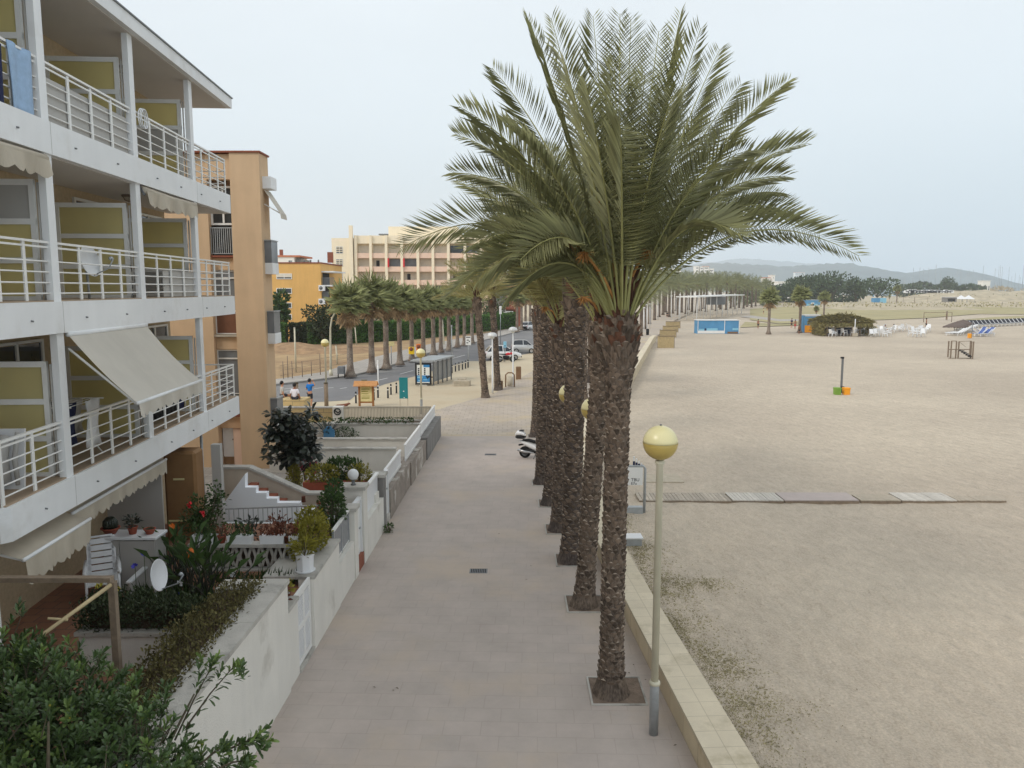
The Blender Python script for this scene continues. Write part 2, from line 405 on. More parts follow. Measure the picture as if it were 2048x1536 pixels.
W['bluepaint'] = mat('blue_panel', S(84,142,184), .6, .15, .7)
W['bluelight'] = mat('light_blue_panel', S(136,192,216), .6, .12, .7)
W['navy'] = mat('navy_cloth', S(42,48,78), .9, .1, 8)
W['teal'] = mat('teal_board', S(38,128,134), .5, .06, 2)
W['bluecloth'] = mat('blue_towel', S(160,186,214), .95, .1, 12, bump=.3, bscale=90)
W['woodroof'] = mat('orange_wood_roof', S(190,138,90), .85, .15, 5)
W['purewhite'] = mat('fresh_whitewash', S(244,246,250), .85, .03, 1)
W['creamwall'] = mat('cream_parapet_render', S(206,192,174), .92, .08, 1.2, bump=.2, bscale=50, streak=.1)
W['skin'] = mat('skin', S(190,140,112), .6, .05, 10)
W['skindark'] = mat('tanned_skin', S(150,102,78), .6, .05, 10)
W['hair'] = mat('dark_hair', S(30,25,23), .6, .15, 30)
W['shirtblue'] = mat('blue_shirt', S(30,112,190), .9, .08, 12)
W['shirtwhite'] = mat('white_shirt', S(228,226,236), .9, .04, 12)
W['shortsdark'] = mat('dark_shorts', S(52,54,62), .9, .1, 12)
W['carwhite'] = mat('white_car_paint', S(228,228,228), .25, .02, 2, coat=.6)
W['carsilver'] = mat('silver_car_paint', S(190,192,192), .28, .02, 2, metal=.3, coat=.6)
W['carglass'] = glassy('car_glass', S(40,46,52), .05)
W['lightred'] = mat('red_lens', S(170,30,26), .3, .05, 4)
W['clearlens'] = mat('clear_lens', S(225,225,220), .2, .05, 4)
W['signwhite'] = mat('sign_white', S(228,228,226), .5, .03, 2)
W['signyellow'] = mat('sign_yellow', S(238,196,30), .5, .05, 2)
W['paper'] = mat('notice_paper', S(216,204,150), .8, .12, 6)
W['ink'] = mat('dark_ink', S(34,38,46), .7, .1, 8)
W['adblue'] = mat('poster_blue', S(62,134,190), .4, .1, 2)
W['adpaper'] = mat('poster_white', S(226,228,224), .4, .02, 2)
W['bingreen'] = mat('green_bin', S(120,156,64), .6, .08, 4)
W['binorange'] = mat('orange_bin', S(240,160,36), .6, .06, 4)
W['thatch'] = mat('palm_thatch', S(128,120,78), .95, .2, 4, island=.45)
W['parasol'] = mat('brown_reed_parasol', S(104,92,86), .95, .2, 6, island=.3)
W['pine'] = mat('pine_foliage', S(72,88,62), .9, .25, .5, island=.4)
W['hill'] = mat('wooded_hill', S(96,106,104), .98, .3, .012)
W['farwhite'] = mat('far_white_wall', S(232,230,224), .9, .04, .2)
W['farroof'] = mat('far_tile_roof', S(190,120,90), .9, .1, .4)
W['dune'] = mat('dune_scrub', S(178,166,142), .98, .25, .2, bump=.4, bscale=3)
W['rubble'] = mat('dug_earth', S(156,128,98), .98, .3, 1.2, bump=.9, bscale=5)
W['soil'] = mat('dark_soil', S(74,60,48), .98, .25, 8, bump=.5, bscale=30)
W['drygrass'] = mat('dune_grass', S(160,152,116), .9, .2, 4, island=.4)
W['stonegrey'] = mat('grey_stone', S(176,166,148), .95, .15, 4, bump=.4, bscale=20)
W['steelbrown'] = mat('rusty_steel', S(132,116,100), .7, .25, 12)
W['brownstone'] = mat('brown_stone_post', S(128,100,76), .95, .2, 6, bump=.4, bscale=20)
W['metalgrey'] = mat('grey_metal', S(118,120,122), .5, .1, 5, metal=.3)

# ---------------------------------------------------------------- world, sun, camera
w = bpy.data.worlds.new('World'); SC.world = w; w.use_nodes = True
N, Lk = w.node_tree.nodes, w.node_tree.links
N.clear()
wo = N.new('ShaderNodeOutputWorld'); bg = N.new('ShaderNodeBackground'); bg.inputs['Strength'].default_value = .1
sky = N.new('ShaderNodeTexSky'); sky.sky_type = 'NISHITA'; sky.sun_disc = False
SUN = Vector((-.80, -.60, 0)).normalized(); EL = R(38)
sky.sun_elevation = EL; sky.sun_rotation = math.atan2(SUN.x, SUN.y) % (2*math.pi)
sky.air_density = 1.2; sky.dust_density = 4.0; sky.ozone_density = 1.0
tc = N.new('ShaderNodeTexCoord'); sx = N.new('ShaderNodeSeparateXYZ'); Lk.new(tc.outputs['Generated'], sx.inputs[0])
rmp = N.new('ShaderNodeValToRGB'); cr = rmp.color_ramp
cr.elements[0].position = 0.0; cr.elements[0].color = S(201,219,231)
cr.elements[1].position = 1.0; cr.elements[1].color = S(238,243,247)
for p_, c_ in ((.06,S(206,222,232)),(.2,S(222,233,240)),(.42,S(236,242,246))):
    e = cr.elements.new(p_); e.color = c_
mz = N.new('ShaderNodeMath'); mz.operation = 'MAXIMUM'; mz.inputs[1].default_value = 0
Lk.new(sx.outputs[2], mz.inputs[0]); Lk.new(mz.outputs[0], rmp.inputs[0])
mp = N.new('ShaderNodeMapping'); mp.inputs['Scale'].default_value = (1,1,2.6); Lk.new(tc.outputs['Generated'], mp.inputs[0])
cn = N.new('ShaderNodeTexNoise'); cn.inputs['Scale'].default_value = 1.6; cn.inputs['Detail'].default_value = 5; Lk.new(mp.outputs[0], cn.inputs['Vector'])
cm = N.new('ShaderNodeMapRange'); cm.inputs[1].default_value=.3; cm.inputs[2].default_value=.7; cm.inputs[3].default_value=10.2; cm.inputs[4].default_value=11.2
Lk.new(cn.outputs['Fac'], cm.inputs[0])
vs = N.new('ShaderNodeVectorMath'); vs.operation='SCALE'; Lk.new(rmp.outputs[0], vs.inputs[0]); Lk.new(cm.outputs[0], vs.inputs['Scale'])
mixw = N.new('ShaderNodeMix'); mixw.data_type='RGBA'; mixw.inputs[0].default_value = .88
Lk.new(sky.outputs[0], mixw.inputs[6]); Lk.new(vs.outputs[0], mixw.inputs[7])
Lk.new(mixw.outputs[2], bg.inputs['Color']); Lk.new(bg.outputs[0], wo.inputs['Surface'])

sl = bpy.data.lights.new('sun', 'SUN'); sl.energy = 1.5; sl.angle = R(17); sl.color = (1,.93,.84)
so = bpy.data.objects.new('sun', sl); COL.objects.link(so)
sd = Vector((SUN.x*math.cos(EL), SUN.y*math.cos(EL), math.sin(EL)))
so.rotation_euler = sd.to_track_quat('Z','Y').to_euler(); so.location = (-20,-20,40)

cam = bpy.data.cameras.new('camera'); co = bpy.data.objects.new('camera', cam); COL.objects.link(co)
co.location = (0,0,H); co.rotation_euler = (R(90)-PITCH, 0, 0)
cam.sensor_width = 36; cam.lens = 36*F/2048; cam.clip_end = 20000; cam.clip_start = .05
SC.camera = co
SC.cycles.volume_bounces = 4
SC.cycles.max_bounces = 10
SC.view_settings.view_transform = 'Standard'; SC.view_settings.look = 'None'
SC.view_settings.gamma = 1; SC.view_settings.exposure = 0.12
# ================================================================ GROUND
def sheet(name, pts, z, m, parent=None, kind='structure', thick=0):
    mb = MB()
    if thick: mb.prism([(p[0],p[1]) for p in pts], z-thick, z)
    else: mb.add([(p[0],p[1],z) for p in pts], [tuple(range(len(pts)))])
    o = mb.build(name, m); o['kind'] = kind
    return o
ZS = -.3      # sand level
# near sand is a real relief: footprints, rake ripples; one sheet to the horizon
from mathutils import noise as mnoise
def sand_z(x, y):
    d = max(0.0, min(1.0, (70-y)/50))
    nz=mnoise.noise
    return .05*d*(nz(Vector((x*.8,y*.8,3)))+.7*nz(Vector((x*1.9,y*1.5,7)))+.4*nz(Vector((x*.5+y*1.1,y*.4-x*.6,1))))+.06*nz(Vector((x*.12,y*.12,5)))
mb = MB()
xs = [0.0+i*.35 for i in range(110)]; ys = [2+i*.35 for i in range(190)]
vs = [(x,y,ZS+sand_z(x,y)) for y in ys for x in xs]
fs = []
nx = len(xs)
for j in range(len(ys)-1):
    for i in range(nx-1): fs.append((j*nx+i,j*nx+i+1,(j+1)*nx+i+1,(j+1)*nx+i))
mb.add(vs, fs, True)
zf = ZS-.12
X0,X1,Y0,Y1 = xs[0],xs[-1],ys[0],ys[-1]
# surrounding flats, welded below the edge of the relief
mb.add([(X0,Y0,zf),(X1,Y0,zf),(X1,Y1,zf),(X0,Y1,zf)],[(0,1,2,3)])
ex = 9000
mb.add([(-ex,Y1-.2,ZS-.06),(ex,Y1-.2,ZS-.06),(ex,ex,ZS-.06),(-ex,ex,ZS-.06)],[(0,1,2,3)])
mb.add([(X1-.2,-60,ZS-.06),(ex,-60,ZS-.06),(ex,Y1-.2,ZS-.06),(X1-.2,Y1-.2,ZS-.06)],[(0,1,2,3)])
o = mb.build('sand_beach', W['sand']); tag(o, kind='structure')

# parapet line (inner foot) : x as a function of y
PL = [(3.30,3.0),(2.76,12.0),(2.50,16.2),(2.25,22.0),(2.35,28.0),(3.1,36.0),(5.0,46.0),(8.6,59.4),(19.0,107.0),(38,182),(82,330)]
def parx(y):
    for (xa,ya),(xb,yb) in zip(PL,PL[1:]):
        if y <= yb: return xa+(xb-xa)*(y-ya)/(yb-ya)
    return PL[-1][0]
GWX = lambda y: -4.0+(y-12)*.0157        # garden wall line
# promenade paving (pinkish-grey slabs): from behind the camera to the end of the gardens, then along the avenue
W['pave'] = brick('promenade_slabs', S(182,170,161), S(178,167,158), S(172,160,151), .62, .42, .009, axes='xy', rotz=R(2), var=.10, bump=.08, dirt=S(190,174,156), dlo=.5, dhi=.72, dscale=.35)
W['pavefar'] = brick('avenue_slabs', S(184,172,158), S(176,164,152), S(160,148,136), .5, .5, .02, axes='xy', var=.10, bump=.08, dirt=S(192,174,142), dlo=.48, dhi=.7, dscale=.25)
left = [(-4.5,-40)] + [(GWX(y)-.25,y) for y in (3,12,20,30,37.6)]
right = [(parx(y)+.2,y) for y in (37.6,32,28,22,16.2,12,3)] + [(4.6,-40)]
o = sheet('promenade', left+right, 0.0, W['pave'], thick=.4)
a = G(1060,745)
av = [(GWX(37.6)-.25,37.6),(-6.5,41.5),(-3.2,49),tuple(G(990,786)[:2]),tuple(a[:2]),tuple(G(1130,690)[:2]),tuple(G(1230,640)[:2]),tuple(G(1290,612)[:2])]
avr = [(parx(y)+.2,y) for y in (330,182,107,59.4,46,37.6)]
o = sheet('avenue_paving', av+avr, -.002, W['pavefar'], thick=.35)
# land behind (plaza of sandy earth) under everything on the left
land = [(-400,-60),(-4.45,-60)]+[(GWX(y)-.2,y) for y in (3,37.5)]+[(1.0,37.6),(3.5,49),(7.0,60),(15,107),(50,330),(90,900),(-400,900)]
sheet('sandy_plaza', land, -.02, W['plazadirt'])
# road
ne = [(430,830),(590,806),(700,800),(712,790),(770,768),(830,752),(888,735),(937,722),(975,722),(1062,706),(1090,690),(1090,645),(1068,645)]
fe = [(1062,657),(960,683),(860,706),(760,739),(700,753),(566,769),(380,790)]
rd = [tuple(G(*p)[:2]) for p in ne+fe]
sheet('road', rd, -.008, W['asphalt'])
# far pavement with kerb
fp = [(380,783),(560,760),(650,746),(700,729),(770,711),(850,692),(950,672),(1040,655),(1060,648)]
sw = [tuple(G(*p)[:2]) for p in fe]+[tuple(G(*p)[:2]) for p in fp]
sheet('pavement', sw, .12, W['sidewalk'], thick=.14)
kb = MB()
for p,q in zip(fe,fe[1:]):
    A,B = G(*p),G(*q); d = (B-A).normalized(); n = Vector((d.y,-d.x,0))
    if n.y > 0: n = -n
    kb.add([A,B,B+n*.18,A+n*.18,A+Vector((0,0,.125)),B+Vector((0,0,.125)),B+n*.18+Vector((0,0,.125)),A+n*.18+Vector((0,0,.125))],
      [(0,1,2,3),(4,7,6,5),(3,2,6,7),(0,3,7,4),(1,5,6,2)])
o = kb.build('kerb', W['kerb']); tag(o, kind='structure')
# road markings
mk = MB()
def dash(p, q, wd=.14):
    A,B = G(*p,.0),G(*q,.0); d=(B-A).normalized(); n=Vector((-d.y,d.x,0))*wd/2
    z=Vector((0,0,-.003)); mk.add([A-n+z,B-n+z,B+n+z,A+n+z],[(0,1,2,3)])
for p,q in (((566,778),(598,775)),((628,777),(646,775)),((655,776),(667,775)),((680,777),(694,775)),((705,772),(730,768)),((745,763),(775,756)),((800,748),(826,741)),((850,733),(875,726)),((900,718),(930,710)),((960,701),(980,696)),((1030,705),(1090,690)),((562,783),(596,780))):
    dash(p,q)
o = mk.build('road_markings', W['paint']); tag(o, kind='structure')
# dry field
fl = [(380,783),(560,759),(650,745),(700,728),(770,710),(850,691),(950,671),(1040,654),(1045,647),(900,655),(700,662),(380,668)]
mb = MB()
pts = [G(*p) for p in fl]
mb.add([(p.x,p.y,.06) for p in pts],[tuple(range(len(pts)))])
o = mb.build('dry_field', W['fielddirt']); tag(o, kind='structure')
# spoil heap in the field
mb = MB(); c0 = G(610,706,.06)
vs=[];fs=[]; nn=40; mm=14
for j in range(mm):
    for i in range(nn):
        u=i/(nn-1)*2-1; v=j/(mm-1)*2-1
        h = max(0,(1-u*u)*(1-v*v))**.7*(1.5+.5*math.sin(u*9+v*3)+.35*math.sin(u*23-v*7)+.25*random.random())
        vs.append((c0.x-4+u*12+v*1.5, c0.y+4+v*5-u*1.0, .0+h*.4))
for j in range(mm-1):
    for i in range(nn-1): fs.append((j*nn+i,j*nn+i+1,(j+1)*nn+i+1,(j+1)*nn+i))
mb.add(vs,fs,True); o=mb.build('earth_heap', W['rubble']); tag(o,'long heap of brown dug earth in the dry field','earth heap')
# beach lawn strips
W_l = [(1500,640),(1560,648),(1690,641),(1760,640),(1860,636),(1960,628),(2100,630),(2100,618),(1950,612),(1820,612),(1700,612),(1560,614),(1500,618)]
sheet('beach_lawn', [tuple(G(*p,ZS)[:2]) for p in W_l], ZS+.06, W['lawn'])
sheet('beach_lawn_strip', [tuple(G(*p,ZS)[:2]) for p in [(1480,655),(1560,652),(1690,648),(1690,644),(1560,649),(1490,644)]], ZS+.06, W['lawn'])
sheet('beach_path', [tuple(G(*p,ZS)[:2]) for p in [(1480,634),(1560,643),(1660,641),(1660,638),(1560,639),(1500,631)]], ZS+.066, W['sidewalk'])
sheet('dune_strip', [tuple(G(*p,ZS)[:2]) for p in [(1470,606),(1640,612),(1780,604),(1900,600),(2048,598),(2300,599),(2300,588),(1900,586),(1700,590),(1470,594)]], ZS+.05, W['dune'])
sheet('green_bank', [tuple(G(*p,ZS)[:2]) for p in [(1925,640),(1990,641),(2120,636),(2120,630),(1990,634)]], ZS+.064, W['lawn'])
# parapet
def parapet(ya, yb, h, wd, n):
    a = MB(); t = MB()
    ysx = [ya+(yb-ya)*i/n for i in range(n+1)]
    L = []
    for y in ysx:
        d = Vector((parx(y+.5)-parx(y-.5),1,0)).normalized(); nrm = Vector((d.y,-d.x,0))
        L.append((Vector((parx(y),y,0)),nrm))
    for (A,n1),(B,n2) in zip(L,L[1:]):
        a.add([A,B,B+n2*wd,A+n1*wd]+[q+Vector((0,0,h)) for q in (A,B,B+n2*wd,A+n1*wd)]+[q+Vector((0,0,-.9)) for q in (A,B,B+n2*wd,A+n1*wd)],
           [(0,4,5,1),(3,2,6,7),(8,0,1,9),(11,10,2,3)]+([(0,3,7,4)] if A==L[0][0] else [])+([(1,5,6,2)] if B==L[-1][0] else []))
        o1,o2 = n1*.03,n2*.03
        c = [A-o1,B-o2,B+n2*wd+o2,A+n1*wd+o1]
        t.add([q+Vector((0,0,h+.002)) for q in c]+[q+Vector((0,0,h+.062)) for q in c],[(0,3,2,1),(4,5,6,7),(0,1,5,4),(2,3,7,6),(3,0,4,7),(1,2,6,5)])
    r = thing('sea_wall', None, None, (parx(ya),ya,0))
    a.build('wall', W['parapet'], r); t.build('coping', W['parapetop'], r)
    return r
r = parapet(2.0, 34, .42, .6, 40); tag(r,'low sandstone block wall along the promenade edge beside the near lamp post','wall')
r = parapet(34.6, 112, .5, .55, 40); tag(r,'curving sandstone parapet between the distant promenade and the beach','wall')
# drain / tree pits on the promenade
W['pitsoil'] = mat('tree_pit_soil', S(128,112,98), .98, .25, 6, bump=.6, bscale=25)
def pit(x,y,s=1.0):
    m_=MB(); m_.add([(x-s*.5,y-s*.5,.006),(x+s*.5,y-s*.5,.006),(x+s*.5,y+s*.5,.006),(x-s*.5,y+s*.5,.006)],[(0,1,2,3)])
    o=m_.build('tree_pit',W['pitsoil']); tag(o,kind='structure')
    m_=MB(); e=.035
    for (a,b,c,d) in ((-.5*s-e,.5*s+e,-.5*s-e,-.5*s),(-.5*s-e,.5*s+e,.5*s,.5*s+e),(-.5*s-e,-.5*s,-.5*s,.5*s),(.5*s,.5*s+e,-.5*s,.5*s)):
        m_.box(x+a,x+b,y+c,y+d,-.02,.022)
    o=m_.build('tree_pit_edging',W['coping']); tag(o,kind='structure')
def drain(px,py,wd,lab):
    c=G(px,py); m_=MB(); m_.box(c.x-wd/2,c.x+wd/2,c.y-.16,c.y+.16,-.05,.006)
    r=thing('drain_cover',lab,'drain cover',(c.x,c.y,0)); m_.build('frame',W['metalgrey'],r)
    g=MB()
    for i in range(9): 
        x=c.x-wd/2+.05+(wd-.1)*i/8; g.box(x-.012,x+.012,c.y-.13,c.y+.13,.0055,.010)
    g.build('grate',W['dark'],r)
drain(957,1142,.46,'dark metal drain cover in the middle of the promenade, the nearer one')
drain(981,909,.5,'small dark drain cover on the promenade beside the parked scooter')
# ================================================================ WHITE APARTMENT BUILDING (left)
B0 = Vector((-7.05,10.5,0)); U = Vector((-.0667,.9978,0)).normalized(); NV = Vector((U.y,-U.x,0))
BX = Matrix(((NV.x,U.x,0,B0.x),(NV.y,U.y,0,B0.y),(0,0,1,0),(0,0,0,1)))   # local (n outward, s along, z up)
def bl(n,s,z): return BX @ Vector((n,s,z))
FZ = [4.15, 7.0, 9.78]; ROOFZ = 12.12; SEND = 11.5
COLS = [-1.7, 1.9, 5.3, 8.7]
bld = thing('apartment_building','white apartment building with long balconies, white railings and frosted yellow dividers','building',(B0.x,B0.y,0))
mb = MB(BX); mb.cm=0
mb.box(-14,-1.7,-14,SEND-.3,0,ROOFZ)
mb.build('wall', W['balcwall'], bld)
def slab(s0, z, name='floor_slab', cham=False):
    mb = MB(BX)
    if cham: poly=[(-1.72,s0),(-.1,s0),(0,s0+.12),(0,SEND),(-1.72,SEND)]
    else: poly=[(-1.72,s0),(0,s0),(0,SEND),(-1.72,SEND)]
    mb.prism(poly, z-.5, z)
    o=mb.build(name, W['slabwhite'], bld)
    m2=MB(BX); m2.box(-1.68,-.05,s0+.1,SEND-.05,z+.001,z+.02); m2.build('balcony_floor',W['floorbeige'],bld)
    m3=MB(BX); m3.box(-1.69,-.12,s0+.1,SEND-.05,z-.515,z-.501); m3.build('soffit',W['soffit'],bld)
    # weep pipes and the fine expansion joints
    m4=MB(BX)
    for c in (1.0,2.7,4.3,6.2,7.6,9.0,10.5):
        if c>s0+.4: m4.tube([(-.02,c,z-.27),(.035,c,z-.28)],.014,6)
    m4.build('weep_pipe',W['metalgrey'],bld)
    m5=MB(BX)
    for c in (1.95,8.75): 
        if c>s0: m5.box(-.002,.0025,c,c+.008,z-.498,z-.002)
    m5.build('joint_line',W['greypanel'],bld)
slab(0.0, FZ[0], cham=True); slab(-14, FZ[1]); slab(-14, FZ[2])
mb = MB(BX); mb.box(-14.2,.12,-14,SEND+.1,ROOFZ,ROOFZ+.26)
mb.build('roof', W['slabwhite'], bld)
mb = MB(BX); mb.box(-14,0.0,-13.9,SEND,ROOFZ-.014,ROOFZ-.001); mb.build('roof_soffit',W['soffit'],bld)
mb = MB(BX); mb.box(-14.3,.15,-14,SEND+.13,ROOFZ+.2605,ROOFZ+.29); mb.build('roof_edge', W['metalgrey'], bld)
def railing(s0,s1,z,end=False,first=False):
    mb = MB(BX); n=-.1; L=s1-s0; hgt=.92
    mb.bar((n,s0,z+hgt),(n,s1,z+hgt),.06,.035); mb.bar((n,s0,z+hgt-.075),(n,s1,z+hgt-.075),.02,.03)
    for k in range(4): 
        zz=z+.13+k*.165; mb.tube([(n,s0,zz),(n,s1,zz)],.0135,6,False)
    k=max(2,round(L/.72)); 
    for i in range(0 if first else 1,k+(1 if end else 0)):
        s=s0+L*i/k; mb.box(n-.012,n+.012,s-.035,s+.035,z,z+hgt-.015)
    if end:
        mb.bar((n,s1,z+hgt),(-1.65,s1,z+hgt),.06,.035)
        for k in range(4): zz=z+.13+k*.165; mb.tube([(n,s1,zz),(-1.65,s1,zz)],.0135,6,False)
        for q in (-.5,-.9,-1.3): mb.box(q-.03,q+.03,s1-.012,s1+.012,z,z+hgt-.015)
    if first:
        mb.bar((n,s0,z+hgt),(-1.65,s0,z+hgt),.06,.035)
        for k in range(4): zz=z+.13+k*.165; mb.tube([(n,s0,zz),(-1.65,s0,zz)],.0135,6,False)
        for q in (-.5,-.9,-1.3): mb.box(q-.03,q+.03,s0-.012,s0+.012,z,z+hgt-.015)
    mb.build('railing', W['metalwhite'], bld)
def divider(s,z,cols,hgt=1.85,n1=-.28):
    n0=-1.66
    fr=MB(BX); t=.03; k=len(cols)
    zs=[z+.04+(hgt-.04)*i/k for i in range(k+1)]
    for zz in zs: fr.box(n0,n1,s-t,s+t,zz-.045,zz+.045)
    fr.box(n0-.0,n0+.08,s-t-.002,s+t+.002,z,z+hgt+.047); fr.box(n1-.08,n1,s-t-.002,s+t+.002,z,z+hgt+.047)
    d=fr.build('divider_frame', W['metalwhite'], bld)
    for i,c in enumerate(cols):
        p=MB(BX); p.box(n0+.08,n1-.08,s-.008,s+.008,zs[i]+.045,zs[i+1]-.045)
        p.build('divider_panel', W['yellowglass'] if c=='y' else W['greypanel'], d)
    fr=MB(BX); fr.tube([(n1+.05,s,z),(n1+.05,s,z+hgt)],.02,6); fr.build('hinge_post',W['metalwhite'],d)
for f,z in enumerate(FZ):
    top = (FZ[f+1]-.5) if f<2 else ROOFZ
    for s in COLS:
        if f==0 and s<0: continue
        mb=MB(BX); mb.box(-.155,-.045,s-.11,s+.11,z,top); mb.build('column', W['slabwhite'], bld)
    st = [0.12] + COLS[1:] + [SEND-.1] if f==0 else [-5.2]+COLS+[SEND-.1]
    for i,(a,b) in enumerate(zip(st,st[1:])):
        railing(a+(.11 if i else 0), b-(.11 if i<len(st)-2 else 0), z, end=(i==len(st)-2), first=(i==0 and f==0))
pat = {0:[(1.9,'yyy'),(5.3,'yyy'),(8.7,'yyy')], 1:[(-1.7,'yyy'),(1.9,'yyg'),(5.3,'yyy'),(8.7,'gyy')], 2:[(-1.7,'yyy'),(1.9,'yyy'),(5.3,'yyy'),(8.7,'ygy')]}
for f in pat:
    for s,c in pat[f]: divider(s, FZ[f], c)
# balcony doors on the back wall (dark glass with white frames)
for f,z in enumerate(FZ):
    for s in (0.2,3.6,7.0,10.0):
        fr=MB(BX); n=-1.7
        for a,b,c,d in ((s-.9,s-.83,0,2.1),(s+.83,s+.9,0,2.1),(s-.035,s+.035,0,2.1),(s-.83,s+.83,2.03,2.1)): fr.box(n,n+.05,a,b,z+.02+c,z+d)
        w_=fr.build('balcony_door',W['metalwhite'],bld)
        p=MB(BX); p.box(n+.001,n+.02,s-.83,s+.83,z+.02,z+2.03); p.build('pane',W['winglass'],w_)
# ceiling lamps
for px,py,z in ((243,133,ROOFZ-.014),(346,210,ROOFZ-.014),(257,390,FZ[2]-.515)):
    mb=MB(); c=G(px,py,z); mb.lathe([(.14,0),(.15,-.03),(.13,-.05)],c,14); o=mb.build('ceiling_lamp',W['steelbrown'],bld)
    mb=MB(); mb.sphere(c+Vector((0,0,-.05)),.11,12,6,.75,-1,0); mb.build('lamp_glass',W['awncream'],o)
    mb=MB()
    for k in range(6):
        t=k*math.pi/3; mb.tube([c+Vector((.125*math.cos(t),.125*math.sin(t),-.05)),c+Vector((.09*math.cos(t),.09*math.sin(t),-.11)),c+Vector((0,0,-.145))],.007,5)
    mb.build('lamp_cage',W['steelbrown'],o)
# white boards behind some railings
mb=MB(BX); mb.box(-.145,-.13,2.05,5.15,FZ[2]+.03,FZ[2]+.72); mb.build('railing_screen',W['greypanel'],bld)
mb=MB(BX); mb.box(-.145,-.13,6.6,8.55,FZ[1]+.03,FZ[1]+.6); mb.build('railing_screen',W['greypanel'],bld)
# awnings
def scallop(mb, p, q, drop, n, outward=Vector((0,0,0)), wave=.03):
    p,q=Vector(p),Vector(q); top=[];bot=[]; K=n*6
    for i in range(K+1):
        t=i/K; c=p.lerp(q,t); top.append(c)
        a=abs(math.sin(math.pi*t*n)); 
        bot.append(c+Vector((0,0,-drop-.06*a+random.uniform(-.008,.008)))+NV*(wave*math.sin(t*n*2.1+1)))
    vs=top+bot; m=K+1
    mb.add(vs,[(i,i+1,m+i+1,m+i) for i in range(K)],False)
def awning(s0,s1,ztop,n0,n1,zf,drop,sc,cloth,closed=False,sag=.06):
    a=MB(BX)
    # cloth with slight sag and folds
    vs=[];fs=[]; A,B_=14,8
    for i in range(A+1):
        for j in range(B_+1):
            u=i/A; t=j/B_
            n=n0+(n1-n0)*t; z=ztop+(zf-ztop)*t-sag*math.sin(math.pi*t)*(1+.4*math.sin(u*14))
            vs.append((n,s0+(s1-s0)*u,z))
    for i in range(A):
        for j in range(B_):
            k=i*(B_+1)+j; fs.append((k,k+1,k+B_+2,k+B_+1))
    a.add(vs,fs,True)
    o=a.build('awning',cloth,bld)
    v=MB(); scallop(v, bl(n1+.02,s0,zf), bl(n1+.02,s1,zf), drop, sc); v.build('valance',cloth,o)
    f=MB(BX); f.tube([(n1,s0-.02,zf),(n1,s1+.02,zf)],.03,8); 
    f.tube([(n0,s0,ztop+.0),(n0,s1,ztop+.0)],.045,8)
    f.build('front_bar',W['slabwhite'],o)
    if not closed:
        r=MB(BX)
        for s in (s0+.06,s1-.06): r=MB(BX); r.tube([(n0-.03,s,ztop-.1-abs(ztop-zf)*.12),(n1-.03,s,zf-.03)],.022,6); r.build('awning_arm',W['metalwhite'],o)
    return o
awning(2.08,5.25,FZ[1]-.53,-.02,1.02,5.33,.2,13,W['awning'])
# half-rolled awnings under the top balcony slab
def rolled(s0,s1,z,dr,sc,n=-.02):
    a=MB(BX); a.tube([(n,s0,z-.10),(n,(s0+s1)/2,z-.12),(n,s1,z-.10)],[.075,.07,.075],10)
    o=a.build('awning_roll',W['awncream'],bld)
    v=MB(); scallop(v,bl(n+.075,s0,z-.12),bl(n+.075,s1,z-.12),dr,sc,wave=.05); v.build('valance',W['awncream'],o)
    b=MB(BX); 
    for s in (s0,s1): b.bar((n-.08,s,z-.01),(n+.03,s,z-.2),.05,.04)
    b.build('bracket',W['metalgrey'],o)
rolled(-1.4,1.75,FZ[2]-.5,.22,9); rolled(5.5,8.55,FZ[2]-.5,.24,10)
# ground floor awnings under the lowest slab
awning(2.3,6.5,FZ[0]-.52,-.6,-.25,3.42,.24,22,W['awncream'],closed=True,sag=.01)
awning(.25,2.25,FZ[0]-.53,-.62,.05,3.33,.34,11,W['awncream'],sag=.03)
# ground floor walls and the glass side screens of the patio
mb=MB(BX); mb.box(-1.62,-.4,6.58,6.64,1.3,3.3)
mb.build('patio_screen',W['greypanel'],bld)
mb=MB(BX); mb.box(-1.65,-.12,-.3,-.24,1.3,2.95); mb.build('patio_screen',W['greyglass'],bld)
mb=MB(BX); mb.box(-.12,-.06,-.33,-.21,1.3,3.0); mb.box(-1.65,-.12,-.32,-.22,2.95,3.02); mb.box(-1.65,-.12,-.32,-.22,2.1,2.16); mb.build('screen_frame',W['metalwhite'],bld)
mb=MB(BX); mb.box(-1.72,-1.62,7.4,9.2,1.3,3.64); mb.bbox(-.62,.12,7.3,7.9,1.3,3.42,.06)
mb.build('brown_door_leaf',W['door'],bld)
mb=MB(BX); mb.box(-.4,-.15,7.28,7.298,2.75,2.79); mb.box(-.55,.0,7.28,7.298,1.75,1.79); mb.build('letter_slot',W['paper'],bld)
mb=MB(BX); mb.box(.2,.42,8.2,8.4,1.3,3.4); mb.build('pillar',W['greypanel'],bld)
mb=MB(BX); mb.tube([(-.2,8.75,1.3),(-.2,8.75,3.64)],.035,8); mb.build('rain_pipe',W['galv'],bld)
# patio slab of the building
mb=MB(); mb.prism([(GWX(y)-.2,y) for y in (4,13.2,18.9,19.05)]+[(-9.4,19.05),(-9.2,4)],-.02,1.3)
mb.build('patio_floor',W['tile'],bld)

